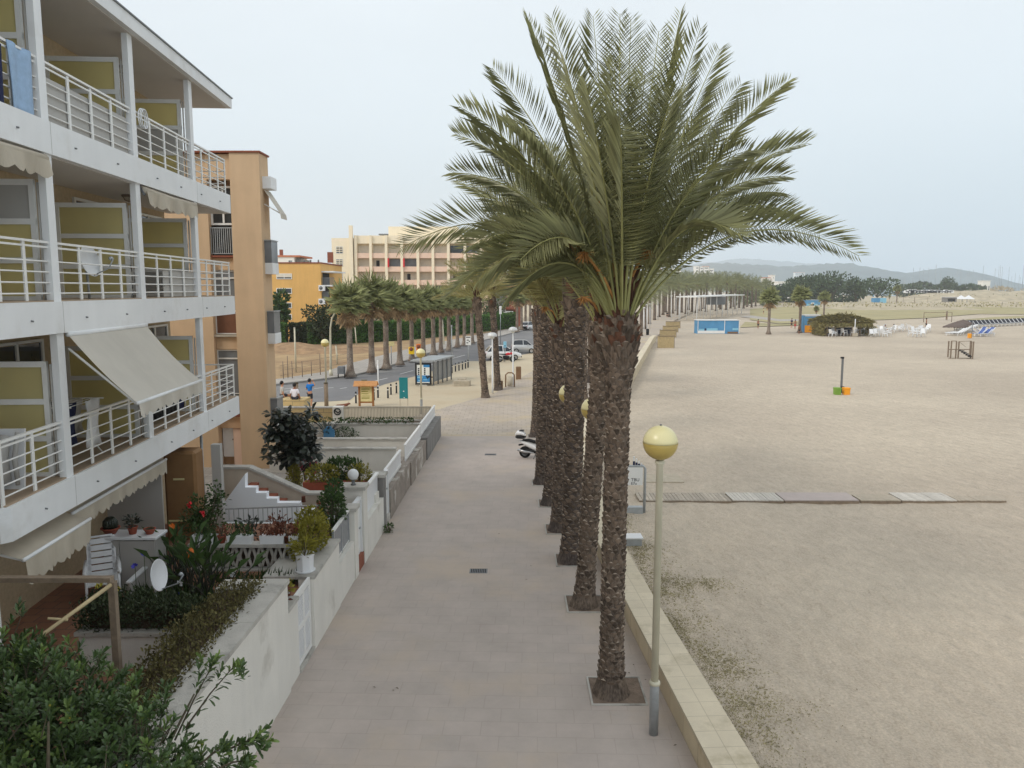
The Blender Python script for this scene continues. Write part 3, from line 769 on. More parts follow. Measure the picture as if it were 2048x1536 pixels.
# ---- things on the balconies
def cloth_on_rail(s,z,w_,m,name,lab,cat,fringe=None):
    a=MB(BX); vs=[];fs=[]; A,B_=10,10
    for i in range(A+1):
        for j in range(B_+1):
            u=i/A;t=j/B_
            n=-.06+.025*math.sin(u*9+t*2)+.02*t; vs.append((n,s+w_*u,z+.94-.98*t+.03*math.sin(u*5)*t))
    for i in range(A):
        for j in range(B_): k=i*(B_+1)+j; fs.append((k,k+1,k+B_+2,k+B_+1))
    a.add(vs,fs,True)
    r=thing(name,lab,cat,tuple(bl(-.06,s,z)))
    o=a.build('cloth',m,r); md=o.modifiers.new('s','SOLIDIFY'); md.thickness=.012
    if fringe:
        f=MB(BX)
        for i in range(40):
            u=random.random(); f.leaf(Vector((-.045,s+w_*u,z+.02)),Vector((random.uniform(-.3,.3),random.uniform(-.4,.4),-1)),Vector((1,0,0)),.12,.02)
        f.build('fringe',fringe,r)
cloth_on_rail(1.02,FZ[2],.62,W['bluecloth'],'beach_towel','light blue fringed towel hanging over the top balcony railing','towel',W['awning'])
cloth_on_rail(.5,FZ[2]-.12,.36,W['navy'],'towel','dark navy cloth hung on the top balcony railing beside the blue towel','cloth')
def folding_chair(s,n,z,m,lab):
    xf=BX @ Matrix.Translation((n,s,z)) @ Matrix.Rotation(.6,4,'Z')
    r=thing('folding_chair',lab,'chair',tuple(bl(n,s,z)))
    a=MB(xf)
    for y in (-.25,.25): a.bar((-.25,y,0),(.22,y,.9),.03); a.bar((.25,y,0),(-.22,y,.45),.03)
    a.build('frame',W['metalwhite'],r)
    a=MB(xf); a.box(-.25,.2,-.24,.24,.43,.46); a.build('seat',m,r)
    a=MB(xf); a.add([(.0,-.25,.5),(.0,.25,.5),(.22,.25,.92),(.22,-.25,.92),(.03,-.25,.5),(.03,.25,.5),(.25,.25,.92),(.25,-.25,.92)],[(0,1,2,3),(7,6,5,4),(0,4,5,1),(1,5,6,2),(2,6,7,3),(3,7,4,0)]); a.build('backrest',m,r)
folding_chair(-.05,-.55,FZ[2],W['navy'],'navy folding chair on the top balcony behind the railing')
def dish(px_c, axis, rad, arm, name_lab, mount):
    xf=Matrix.Translation(px_c) @ Vector(axis).to_track_quat('Z','Y').to_matrix().to_4x4()
    r=thing('satellite_dish',name_lab,'satellite dish',tuple(mount))
    a=MB(xf); pr=[(.001,-.06)]+[(rad*t,-.06+.06*t*t) for t in (.25,.5,.75,1)]
    a.lathe(pr,(0,0,0),28,True,False); a.lathe([(p[0],p[1]-.012) for p in pr],(0,0,0),28,True,False); a.lathe([(rad,0),(rad+.008,-.006),(rad,-.012)],(0,0,0),28,True,False)
    a.build('reflector',W['plastic'],r)
    b=MB(xf); b.tube([(0,-rad*.95,-.02),(0,-rad*.7,.3),(0,-.05,.42)],.012,6); b.tube([(0,-.05,.40),(0,-.02,.36)],.035,8)
    b.build('feed_arm',W['galv'],r)
    c=MB(); c.tube([mount,Vector(px_c)+(Vector(axis).normalized()*-.1)],.022,8); c.build('mast',W['galv'],r)
p=at(182,522,13.9); dish(p,(.96,-.1,.2),.27,None,'white satellite dish standing on the middle balcony behind the railing',Vector((p.x-.12,p.y+.1,FZ[1])))
def trestle(s,n,z):
    r=thing('folding_stool','brown folding stool standing on the middle balcony behind the railing','stool',tuple(bl(n,s,z)))
    xf=BX @ Matrix.Translation((n,s,z)); a=MB(xf)
    for y in (-.2,.2): a.bar((-.15,y,0),(.12,y,.6),.03); a.bar((.15,y,0),(-.12,y,.6),.03)
    a.build('leg',W['metalgrey'],r); a=MB(xf); a.bbox(-.2,.2,-.26,.26,.6,.64); a.build('seat',W['woodbrown'],r)
trestle(5.8,-.5,FZ[1])
# lower balcony: drying rack with dark clothes, cloths on the rail, air-conditioner, bin
r=thing('drying_rack','folding drying rack with dark clothes on the lowest balcony under the awning','drying rack',tuple(bl(-.7,3.2,FZ[0])))
a=MB(BX)
for s in (2.5,3.7):
    a.tube([(-1.1,s,FZ[0]),(-.35,s,FZ[0]+1.05)],.013,6); a.tube([(-.3,s,FZ[0]),(-1.1,s,FZ[0]+1.05)],.013,6); a.tube([(-1.15,s,FZ[0]+1.05),(-.25,s,FZ[0]+1.05)],.013,6)
for k in range(7): n=-1.1+k*.13; a.tube([(n,2.5,FZ[0]+1.05),(n,3.7,FZ[0]+1.05)],.006,5)
a.build('frame',W['metalwhite'],r)
for k,(s,n,w_,dp,m) in enumerate(((2.55,-.45,.5,.75,W['navy']),(3.1,-.58,.45,.6,W['awning']),(3.15,-.32,.5,.85,W['plastic']),(2.6,-.84,.9,.2,W['dark']))):
    a=MB(BX); vs=[];fs=[]
    for i in range(8):
        for j in range(6):
            u=i/7;t=j/5; vs.append((n+.03*math.sin(u*8+j),s+w_*u,FZ[0]+1.07-dp*t))
    for i in range(7):
        for j in range(5): q=i*6+j; fs.append((q,q+1,q+7,q+6))
    a.add(vs,fs,True); o=a.build('garment',m,r); md=o.modifiers.new('s','SOLIDIFY'); md.thickness=.01
r=thing('drying_rack','second drying rack hung with black clothes behind the lowest railing near the far end','drying rack',tuple(bl(-.5,6.8,FZ[0])))
a=MB(BX); a.tube([(-.35,5.8,FZ[0]+1),(-.35,8.2,FZ[0]+1)],.012,6); a.tube([(-.35,5.8,FZ[0]),(-.35,5.8,FZ[0]+1)],.012,6); a.tube([(-.35,8.2,FZ[0]),(-.35,8.2,FZ[0]+1)],.012,6); a.build('frame',W['metalwhite'],r)
for s in (5.85,6.3,6.75,7.2,7.65):
    a=MB(BX); vs=[];fs=[]
    for i in range(6):
        for j in range(6): vs.append((-.35+.04*math.sin(i*1.7+j+s),s+.38*i/5,FZ[0]+1.0-.8*j/5))
    for i in range(5):
        for j in range(5): q=i*6+j; fs.append((q,q+1,q+7,q+6))
    a.add(vs,fs,True); o=a.build('garment',W['black'] if s<7.5 else W['navy'],r); md=o.modifiers.new('s','SOLIDIFY'); md.thickness=.01
# stacked white slatted plastic chair and air conditioner on the lowest balcony
r=thing('plastic_sunbed','white plastic sunbed with slotted sides stood up on the lowest balcony','sunbed',tuple(bl(-.55,.95,FZ[0])))
xf=BX @ Matrix.Translation((-.62,1.0,FZ[0])) @ Matrix.Rotation(R(-8),4,'X')
a=MB(xf)
a.box(-.3,.3,.06,.1,0,.95); a.box(-.34,-.28,-.0,.12,0,.95)
for k in range(8): a.box(-.3,-.16,-.02,.06,.05+k*.11,.1+k*.11)
a.build('seat_panel',W['plastic'],r)
a=MB(xf); a.tube([(.05,0,.1),(.0,-.09,.5),(.05,-.02,.85)],[.1,.13,.08],10); a.tube([(.24,0,.1),(.24,-.09,.5),(.24,-.02,.9)],[.03,.04,.03],8); a.build('armrest',W['greypanel'],r)
mb=MB(BX); mb.bbox(-1.35,-.75,.3,.75,FZ[0]+.02,FZ[0]+.5); r=thing('storage_box','dark green storage box with a blue lid on the lowest balcony corner','box',tuple(bl(-1,.5,FZ[0])))
mb.build('body',W['leafdark'],r); mb=MB(BX); mb.bbox(-1.38,-.72,.27,.78,FZ[0]+.5,FZ[0]+.56); mb.build('lid',W['blue'],r)
mb=MB(BX)
for k in range(3):
    for i in range(17):
        pass
# hose coil on the top railing
r=thing('hose_coil','white hose coil hanging on the top balcony railing by the column','hose',tuple(bl(-.02,5.6,FZ[2]+.9)))
a=MB(BX)
for k in range(3):
    pts=[(-.02+.02*k,5.62+.16*math.cos(t)+.03*k,FZ[2]+.82+.19*math.sin(t)) for t in [i*2*math.pi/18 for i in range(19)]]; a.tube(pts,.012,6,False)
a.build('hose',W['plastic'],r)

# ================================================================ ORANGE TOWER BUILDING
TY=28.0; TX=-8.9; TZ=11.95; TG=1.0
tw = thing('orange_apartment_block','orange stucco apartment block with a recessed window bay behind the white building','building',(TX,TY,0))
mb=MB(); mb.box(TX-1.05,TX,TY,TY+1.0,0,TZ); mb.build('corner_pier',W['orange'],tw)
mb=MB(); mb.box(-18,TX-1.06,TY+.75,TY+4,0,TZ-.02); mb.build('wall',W['orangedark'],tw)
mb=MB(); mb.box(-18,TX-1.95,TY+.2,TY+.745,0,TZ-.01); mb.build('side_pier',W['orange'],tw)
mb=MB(); mb.prism([(-18.05,TY-.05),(TX+.05,TY-.05),(TX+.05,TY+1.05),(TX-1.0,TY+1.05),(TX-1.0,TY+4.05),(-18.05,TY+4.05)],TZ,TZ+.06); mb.build('roof_edge',W['sill'],tw)
mb=MB(); mb.box(TX-1.95,TX-1.06,TY+.12,TY+.74,TZ-.9,TZ-.03); mb.build('lintel',W['orange'],tw)
xa,xb=TX-1.94,TX-1.07; yy=TY+.45
def zat(py,Y=TY+.4): return at(460,py,Y).z
def tband(p0,p1,m,name,y0=None,y1=None,par=tw):
    mb=MB(); mb.box(xa,xb,y0 if y0 is not None else yy,y1 if y1 is not None else TY+.74,zat(p1),zat(p0)); return mb.build(name,m,par)
def wframe(p0,p1,mull,hor,name='window',pane=None,wd=.07):
    z0,z1=zat(p1),zat(p0); mb=MB(); y0=yy-.03
    mb.box(xa,xa+wd,y0,yy+.05,z0,z1); mb.box(xb-wd,xb,y0,yy+.05,z0,z1); mb.box(xa+wd,xb-wd,y0,yy+.05,z0,z0+wd); mb.box(xa+wd,xb-wd,y0,yy+.05,z1-wd,z1)
    for t in mull: mb.box(xa+(xb-xa)*t-.03,xa+(xb-xa)*t+.03,y0-.004,yy+.04,z0+wd,z1-wd)
    for h in hor: zz=zat(h); mb.box(xa+wd,xb-wd,y0-.006,yy+.045,zz-.025,zz+.025)
    o=mb.build(name,W['metalwhite'],tw)
    mb=MB(); mb.box(xa+wd,xb-wd,yy+.01,yy+.03,z0+wd,z1-wd); mb.build('pane',pane or W['winglass'],o)
def wrail(p0,p1):
    z0,z1=zat(p1),zat(p0); mb=MB(); y=yy-.14
    mb.box(xa,xb,y-.02,y+.02,z1-.04,z1); mb.box(xa,xb,y-.02,y+.02,z0+.03,z0+.06)
    k=11
    for i in range(k+1):
        x=xa+.02+(xb-xa-.04)*i/k; mb.box(x-.014,x+.014,y-.012,y+.012,z0+.06,z1-.04)
    mb.build('railing',W['galv'],tw)
wframe(372,450,[.52],[]); tband(452,512,W['dark'],'recess',yy,TY+.73); wrail(455,510); 
mb=MB(); mb.box(xa-.0,xb,yy-.2,yy+.29,zat(515),zat(511)); mb.build('sill',W['sill'],tw)
tband(516,540,W['orange'],'spandrel',yy-.06); wframe(541,622,[],[556],pane=W['greyglass'],wd=.03); wframe(622,668,[],[],pane=mat('brown_glass_block',S(120,84,66),.4,.1,4),wd=.03)
mb=MB(); mb.box(xa-.03,xb,yy-.2,yy+.29,zat(673),zat(669)); mb.build('sill',W['awncream'],tw)
tband(674,699,W['orange'],'spandrel',yy-.06); wframe(700,788,[],[717],pane=W['greyglass'],wd=.03); wrail(790,826)
tband(780,829,W['greyglass'],'recess',yy+.06,TY+.72)
mb=MB(); mb.box(xa-.02,xb,yy-.22,yy+.29,zat(832),zat(829)); mb.build('sill',W['sill'],tw)
tband(833,856,W['orangedark'],'spandrel',yy-.06)
mb=MB(); mb.box(xa+.02,xa+.44,yy+.1,yy+.16,TG-.05,zat(857)); o=mb.build('door',W['plastic'],tw)
mb=MB(); mb.sphere((xa+.40,yy+.08,zat(880)),.025,8,6); mb.build('handle',W['black'],o)
mb=MB(); mb.box(xa+.44,xb,yy+.02,yy+.28,0,zat(857)-.005); mb.build('side_panel',W['pinkr'],tw)
# seaward balconies
for i,(pz,th) in enumerate(((548,.38),(683,.36),(850,.36))):
    z=at(556,pz,TY+1.2).z
    mb=MB(); mb.box(TX-.02,TX+.27,TY+.25,TY+.98,z-.02,z+th); b=mb.build('balcony_slab',W['slabwhite'],tw)
    mb=MB(); mb.box(TX+.21,TX+.25,TY+.25,TY+.98,z+th,z+th+.78); mb.box(TX,TX+.21,TY+.25,TY+.29,z+th,z+th+.78); mb.build('glass_parapet',W['greyglass'],b)
    mb=MB(); mb.box(TX,TX+.28,TY+.22,TY+.30,z+th+.781,z+th+.82); mb.box(TX+.20,TX+.28,TY+.30,TY+.98,z+th+.781,z+th+.82); mb.build('handrail',W['galv'],b)
z=at(558,375,TY+1).z; mb=MB(); mb.box(TX-.02,TX+.3,TY+.3,TY+.98,z-.12,z+.3); mb.build('canopy',W['slabwhite'],tw)
a=at(545,388,TY+1.5); b=at(568,434,TY+1.5)
mb=MB(); mb.add([(TX+.05,TY+.3,a.z),(TX+.05,TY+1.0,a.z),(TX+.6,TY+1.0,b.z),(TX+.6,TY+.3,b.z)],[(0,1,2,3)]); mb.add([(TX+.6,TY+.3,b.z),(TX+.6,TY+1.0,b.z),(TX+.62,TY+1.0,b.z-.16),(TX+.62,TY+.3,b.z-.16)],[(0,1,2,3)])
o=mb.build('awning',W['awning'],tw); md=o.modifiers.new('s','SOLIDIFY'); md.thickness=.015
mb=MB(); mb.tube([(TX+.02,TY+.35,b.z+.35),(TX+.58,TY+.35,b.z+.03)],.02,6); mb.build('awning_arm',W['metalwhite'],o)
# ================================================================ GARDENS
def ell_pts(ells, n, shell=.45):
    vols=[e[1][0]*e[1][1]*e[1][2] for e in ells]; tot=sum(v**.67 for v in vols); out=[]
    for (c,r),v in zip(ells,vols):
        for _ in range(max(1,int(n*v**.67/tot))):
            while True:
                d=Vector((random.gauss(0,1),random.gauss(0,1),random.gauss(0,1)))
                if d.length>.01: break
            d.normalize(); t=1-shell*random.random()**1.6
            # lumpy outline
            t*=1+.18*math.sin(d.x*5+c[0]*3)*math.sin(d.y*4+c[1])*math.cos(d.z*5)
            out.append((Vector((c[0]+d.x*r[0]*t,c[1]+d.y*r[1]*t,c[2]+d.z*r[2]*t)), Vector((d.x/r[0],d.y/r[1],d.z/r[2])).normalized()))
    return out
def leaves(mb, pts, L, Wd, up=.3, jit=.9):
    for p,n in pts:
        d=(n+Vector((random.uniform(-jit,jit),random.uniform(-jit,jit),random.uniform(-jit,jit)+up))).normalized()
        nr=Vector((random.uniform(-1,1),random.uniform(-1,1),random.uniform(.1,1)))
        l=L*random.uniform(.7,1.25); mb.leaf(p-d*l*.3,d,nr,l,Wd*random.uniform(.8,1.2))
def bush(name,label,cat,ells,L,Wd,n,m,group=None,stem=None,extra=(),base=None,shell=.45):
    c=ells[0][0]; bz=min(e[0][2]-e[1][2] for e in ells) if base is None else base
    r=thing(name,label,cat,(c[0],c[1],bz),group)
    mb=MB(); leaves(mb,ell_pts(ells,n,shell),L,Wd); mb.build('foliage',m,r)
    mb=MB()
    for (ec,er) in ells:
        for k in range(5):
            a=random.uniform(0,6.28); q=random.uniform(.3,.8)
            e=Vector((ec[0]+math.cos(a)*er[0]*q,ec[1]+math.sin(a)*er[1]*q,ec[2]+er[2]*random.uniform(-.1,.7)))
            b=Vector((c[0]+random.uniform(-.05,.05),c[1]+random.uniform(-.05,.05),bz))
            mb.tube([b,b.lerp(e,.5)+Vector((random.uniform(-.05,.05),0,.04)),e],[.022,.014,.006],5)
    mb.build('stem',W['twig'],r)
    for nm,mt,pp,rad in extra:
        mb=MB()
        for p in pp:
            for k in range(7):
                d=Vector((random.gauss(0,1),random.gauss(0,1),random.gauss(0,1)+.4)).normalized(); mb.leaf(Vector(p),d,Vector((random.random(),random.random(),1)),rad*1.3,rad*1.1)
        mb.build(nm,mt,r)
    return r
def sweep_wall(y0,y1,z0,z1,m,thick=.26,off=0.0,name='wall',par=None,dn=-.3):
    mb=MB(); a,b=GWX(y0)+off,GWX(y1)+off
    mb.add([(a-thick,y0,dn),(a,y0,dn),(b,y1,dn),(b-thick,y1,dn),(a-thick,y0,z0),(a,y0,z0),(b,y1,z1),(b-thick,y1,z1)],[(0,3,2,1),(4,5,6,7),(0,1,5,4),(1,2,6,5),(2,3,7,6),(3,0,4,7)])
    return mb.build(name,m,par)
def slope_box(mb,y0,y1,xo0,xo1,za,zb,zc,zd):
    """box following the garden-wall line, offset xo0..xo1 from it, bottom za->zb, top zc->zd"""
    a,b=GWX(y0),GWX(y1)
    mb.add([(a+xo0,y0,za),(a+xo1,y0,za),(b+xo1,y1,zb),(b+xo0,y1,zb),(a+xo0,y0,zc),(a+xo1,y0,zc),(b+xo1,y1,zd),(b+xo0,y1,zd)],[(0,3,2,1),(4,5,6,7),(0,1,5,4),(1,2,6,5),(2,3,7,6),(3,0,4,7)])
# A: near planter wall with broad coping
r=thing('garden_wall','tall white stuccoed garden wall with a broad grey coping, nearest to the camera','wall',(GWX(13),9,0))
sweep_wall(4,13.2,2.02,2.02,W['gardenwall'],.3,par=r)
mb=MB()
ycuts=[4,6.1,7.9,9.7,11.4,13.22]
for a,b in zip(ycuts,ycuts[1:]): slope_box(mb,a+.004,b-.004,-.42,.035,2.022,2.022,2.10,2.10)
mb.build('coping',W['coping'],r)
mb=MB(); slope_box(mb,12.75,13.2,-1.1,-.425,1.3,1.3,2.095,2.095); mb.build('end_block',W['coping'],r)
# B: pier beside gate + gate
r=thing('gate_pier','short stuccoed gate pier with flower pots on it, left of the louvred gate','pier',(GWX(13.5),13.5,0))
sweep_wall(13.23,13.85,1.45,1.45,W['gardenwall'],.3,par=r,off=-.03)
mb=MB(); slope_box(mb,13.22,13.86,-.36,.0,1.452,1.452,1.52,1.52); mb.build('coping',W['coping'],r)
def gate(y0,y1,z0,z1,lab):
    r=thing('louvred_gate',lab,'gate',(GWX((y0+y1)/2),(y0+y1)/2,0))
    mb=MB(); o=-.06
    slope_box(mb,y0,y0+.09,o-.05,o,z0,z0,z1,z1); slope_box(mb,y1-.09,y1,o-.05,o,z0,z0,z1,z1)
    for za,zb in ((z0,z0+.1),(z1-.12,z1),((z0+z1)/2-.05,(z0+z1)/2+.05)): slope_box(mb,y0+.09,y1-.09,o-.05,o,za,za,zb,zb)
    slope_box(mb,(y0+y1)/2-.05,(y0+y1)/2+.05,o-.049,o-.001,z0+.1,z0+.1,z1-.12,z1-.12)
    mb.build('frame',W['metalwhite'],r)
    mb=MB(); k=22
    for i in range(k):
        z=z0+.12+(z1-z0-.26)*i/k
        slope_box(mb,y0+.09,y1-.09,o-.042,o-.012,z,z,z+.035,z+.035)
    mb.build('louvre',W['plastic'],r)
    mb=MB(); slope_box(mb,y0+.09,y1-.09,o-.05,o-.043,z0+.1,z0+.1,z1-.1,z1-.1); mb.build('backing',W['greywall'],r)
    return r
gate(13.88,14.82,.08,1.52,'white louvred metal gate between the near garden wall and the planter wall')
mb=MB(); slope_box(mb,13.86,14.84,-.6,0,-.1,-.1,.06,.06); o=mb.build('door_step',W['coping']); tag(o,kind='structure')
# C: wall with ledge
r=thing('garden_wall','white garden wall whose grey ledge carries the octagonal pot and yellow shrub','wall',(GWX(16),16,0))
sweep_wall(14.84,17.0,1.46,1.52,W['gardenwall'],.3,par=r)
mb=MB(); slope_box(mb,14.83,17.02,-1.0,.03,1.462,1.522,1.52,1.58); mb.build('coping',W['coping'],r)
mb=MB(); slope_box(mb,14.84,17.0,-.98,-.9,.9,.9,1.45,1.5); mb.build('inner_wall',W['gardenwall'],r)
# D: low wall with glass railing
r=thing('garden_wall','lower stained white garden wall with a tinted glass railing on top','wall',(GWX(18),18,0))
sweep_wall(17.02,18.6,.95,1.0,W['gardenwall'],.3,par=r,off=-.02)
mb=MB(); slope_box(mb,17.1,18.55,-.16,-.13,1.02,1.06,1.72,1.76); mb.build('glass_panel',W['greyglass'],r)
mb=MB(); slope_box(mb,17.05,18.6,-.18,-.11,1.721,1.761,1.77,1.81); slope_box(mb,17.05,18.6,-.165,-.125,.98,1.02,1.02,1.06)
mb.build('rail',W['metalwhite'],r)
mb=MB()
for y in (17.07,17.8,18.55): slope_box(mb,y-.02,y+.02,-.17,-.12,.97,1.0,1.73,1.75)
mb.build('post',W['galv'],r)
# pillars and the tall side door
def pillar(y0,y1,z,lab,w0=-.45,m='gardenwall'):
    r=thing('gate_pillar',lab,'pillar',(GWX((y0+y1)/2),(y0+y1)/2,0))
    mb=MB(); slope_box(mb,y0,y1,w0,0,-.1,-.1,z,z); mb.build('shaft',W[m],r)
    mb=MB(); slope_box(mb,y0-.05,y1+.05,w0-.05,.05,z+.001,z+.001,z+.09,z+.09); mb.build('cap',W['coping'],r)
    return r
pillar(18.62,19.0,1.74,'low grey-capped white pillar left of the narrow white door')
pillar(19.75,20.2,1.98,'taller white gate pillar that carries the white globe lamp',-.62)
def sidedoor(y0,y1,z0,z1,lab,brick=True):
    r=thing('garden_door',lab,'door',(GWX((y0+y1)/2),(y0+y1)/2,0))
    mb=MB(); slope_box(mb,y0,y1,-.14,-.1,z0,z0,z1-.06,z1-.06); mb.build('leaf',W['metalwhite'],r)
    mb=MB(); slope_box(mb,y0-.0,y0+.05,-.16,-.05,z0,z0,z1,z1); slope_box(mb,y1-.05,y1,-.16,-.05,z0,z0,z1,z1); slope_box(mb,y0+.05,y1-.05,-.16,-.05,z1-.059,z1-.059,z1,z1); mb.build('frame',W['plastic'],r)
    mb=MB(); slope_box(mb,y0,y1,-.3,-.02,-.1,-.1,z0-.001,z0-.001); mb.build('brick_step',W['sill'] if brick else W['coping'],r)
    mb=MB(); slope_box(mb,y1-.2,y1-.12,-.1,-.06,1.0,1.0,1.04,1.04); mb.build('handle',W['galv'],r)
sidedoor(19.02,19.73,.34,1.82,'narrow white garden door with a terracotta sill, next to the globe lamp pillar')
# globe lamp
r=thing('globe_lamp','white globe lamp on a short dark stem, standing on the garden gate pillar','lamp',(GWX(19.97)-.31,19.97,2.07))
c=(GWX(19.97)-.31,19.97,2.07)
mb=MB(); mb.lathe([(.07,0),(.07,.02),(.045,.04),(.04,.12),(.07,.15)],c,14); mb.build('stem',W['metalgrey'],r)
mb=MB(); mb.sphere((c[0],c[1],c[2]+.28),.145,20,12); mb.build('globe',W['plastic'],r)
# E: cream wall + white fence panel
r=thing('garden_wall','cream garden wall topped by a plain white panel fence, past the globe lamp','wall',(GWX(21),21,0))
sweep_wall(20.22,22.55,1.02,1.02,W['gardenwall'],.3,par=r)
mb=MB(); slope_box(mb,20.22,22.5,-.2,-.16,1.021,1.021,1.74,1.74); mb.build('fence_panel',W['plastic'],r)
mb=MB(); slope_box(mb,20.2,22.52,-.22,-.12,1.741,1.741,1.80,1.80); mb.build('handrail',W['metalwhite'],r)
pillar(22.57,23.0,1.62,'grey capped pillar between the white panel fence and the weathered wall',-.4,'greywall')
sidedoor(23.02,23.75,.2,1.6,'white garden door at the start of the weathered wall',False)
# F G H: weathered walls with white picket panels
def picket(y0,y1,z0,z1,par):
    mb=MB(); k=int((y1-y0)/.12)
    for i in range(k+1):
        y=y0+(y1-y0)*i/k; slope_box(mb,y-.04,y+.04,-.2,-.18,z0,z0,z1-.06,z1-.06)
    mb.build('picket',W['plastic'],par)
    mb=MB(); slope_box(mb,y0-.02,y1+.02,-.23,-.15,z1-.059,z1-.059,z1,z1); slope_box(mb,y0,y1,-.178,-.155,z0+.08,z0+.08,z0+.14,z0+.14); mb.build('handrail',W['metalwhite'],par)
r=thing('garden_wall','weathered brownish wall with peeling white top and a white picket fence','wall',(GWX(26),26,0))
sweep_wall(23.77,27.9,.92,.92,W['oldwall'],.4,par=r); picket(23.85,26.9,.93,1.56,r)
r=thing('garden_wall','mottled old garden wall with a white picket fence, in front of the white cross walls','wall',(GWX(30),30,0))
sweep_wall(27.92,32.2,.86,.86,W['oldwall'],.4,par=r,off=.05); picket(28.0,32.1,.87,1.52,r)
r=thing('garden_wall','grey rendered garden wall at the far corner with a white picket fence','wall',(GWX(35),35,0))
sweep_wall(32.22,37.6,.95,1.0,W['greywall'],.35,par=r,off=.1); picket(32.3,37.5,1.0,1.56,r)
# garden floors behind
mb=MB(); mb.prism([(GWX(23)-.3,23),(GWX(37.5)-.3,37.5),(-26,37.5),(-26,23)],-.02,.62); o=mb.build('garden_ground',W['sidewalk']); tag(o,kind='structure')
def crosswall(Y,x0,x1,z,lab,m='gardenwall',cop=True):
    r=thing('cross_wall',lab,'wall',((x0+x1)/2,Y,.62))
    mb=MB(); mb.box(x0,x1,Y,Y+.2,.5,z); mb.build('wall',W[m],r)
    if cop: mb=MB(); mb.box(x0,x1,Y-.05,Y+.25,z+.001,z+.06); mb.build('coping',W['coping'],r)
    return r
crosswall(27.4,-8.75,GWX(27.4)-.42,1.45,'long cream cross wall behind the terracotta planter')
crosswall(30.1,-9.5,GWX(30)-.42,1.28,'white cross wall with a low stone ledge, behind the rubber plant')
crosswall(33.7,-11.5,GWX(33)-.4,1.25,'grey-white cross wall below the creeper and the agave')
r=crosswall(37.35,-5.4*1.55,GWX(37)-.35,.78,'brown end wall that carries the cream picket fence beside the plaza','brownstone')
mb=MB(); x0,x1=-8.2,GWX(37)-.35; k=60
for i in range(k+1): x=x0+(x1-x0)*i/k; mb.box(x-.025,x+.025,37.43,37.45,.86,1.44)
mb.build('picket',W['awncream'],r); mb=MB(); mb.box(x0,x1,37.4,37.48,1.441,1.5); mb.box(x0,x1,37.41,37.429,.92,.97); mb.build('handrail',W['awncream'],r)
r=thing('boundary_wall','sandstone boundary wall below the standing man in blue','wall',(-12,37.6,0))
mb=MB(); mb.box(-26,-8.75,37.4,37.62,.3,1.42); mb.build('wall',W['stonewall'],r); mb=MB(); mb.box(-26,-8.75,37.36,37.66,1.421,1.48); mb.build('coping',W['coping'],r)
r=thing('gate_pillar','white end pillar with a round dark emblem, between sandstone wall and cream fence','pillar',(-8.5,37.4,.6))
mb=MB(); mb.box(-8.72,-8.25,37.2,37.7,.5,1.5); mb.build('shaft',W['gardenwall'],r); mb=MB(); mb.box(-8.95,-8.0,36.6,37.3,.5,.78); mb.build('foot',W['gardenwall'],r)
mb=MB(); ring=[(-8.48+.15*math.cos(t),37.185,1.28+.15*math.sin(t)) for t in [i*6.2832/20 for i in range(21)]]; mb.tube(ring,.03,6,False); mb.tube([(-8.6,37.18,1.34),(-8.45,37.18,1.22),(-8.36,37.18,1.3)],.03,6); mb.build('emblem',W['black'],r)
# creeper on the cross wall
mb=MB(); pts=[(Vector((random.uniform(-11,-4.3),33.75+random.uniform(-.1,.3),1.3+random.uniform(-.05,.25))),Vector((0,-.5,.8))) for _ in range(900)]
leaves(mb,pts,.1,.07); o=mb.build('creeper',W['leafgreen']); tag(o,'low green creeper running along the top of the farthest white cross wall','creeper')
mb=MB(); mb.bbox(-7.1,-6.3,29.8,30.05,.62,.84); o=mb.build('stone_slab',W['stonegrey']); tag(o,'pale stone ledge against the white cross wall','stone')
r=thing('blue_headboard','bright blue rounded board leaning by the agave in the far garden','board',tuple(G(659,880,1.0)))
c=G(659,879,.75); mb=MB(); hw=.24
pl=[(c.x-hw,c.z),(c.x+hw,c.z),(c.x+hw,c.z+.42),(c.x+.14,c.z+.5),(c.x+.1,c.z+.58),(c.x-.1,c.z+.58),(c.x-.14,c.z+.5),(c.x-hw,c.z+.42)]
mb.ext(pl,'y',32.8,32.86); mb.build('board',W['bluepaint'],r); mb=MB(); mb.sphere((c.x,32.79,c.z+.3),.03,8,6); mb.build('knob',W['black'],r)
# stair wall, railing and planter wall
r=thing('stair_parapet','cream parapet with stone coping sloping down beside the garden steps','wall',(-6.6,21,1.0))
prof=[(425,938),(498,938),(615,990),(712,990)]
top=[at(px,py,21.0) for px,py in prof]; zc=top
mb=MB(); P_=[(p.x,p.z) for p in top]; mb.ext([(P_[0][0],.3),(P_[-1][0],.3)]+P_[::-1],'y',21.0,21.2); mb.build('wall',W['creamwall'],r)
mb=MB()
for p,q in zip(top,top[1:]): mb.bar((p.x,21.1,p.z+.035),(q.x,21.1,q.z+.035),.3,.06)
mb.build('coping',W['coping'],r)
r=thing('stepped_wall','bright white stepped wall of the garden stairs with terracotta treads','wall',(-6,20.2,1.0))
st=[(445,1010),(490,948),(490,975),(512,975),(512,986),(533,986),(533,997),(554,997),(554,1006),(600,1006),(600,1020),(628,1020),(628,1036),(690,1036),(690,1060)]
P_=[at(px,py,20.2) for px,py in st]; mb=MB(); mb.ext([(P_[0].x,.3)]+[(p.x,p.z) for p in P_[:-1]]+[(P_[-1].x,.3)],'y',20.2,20.42); mb.build('wall',W['purewhite'],r)
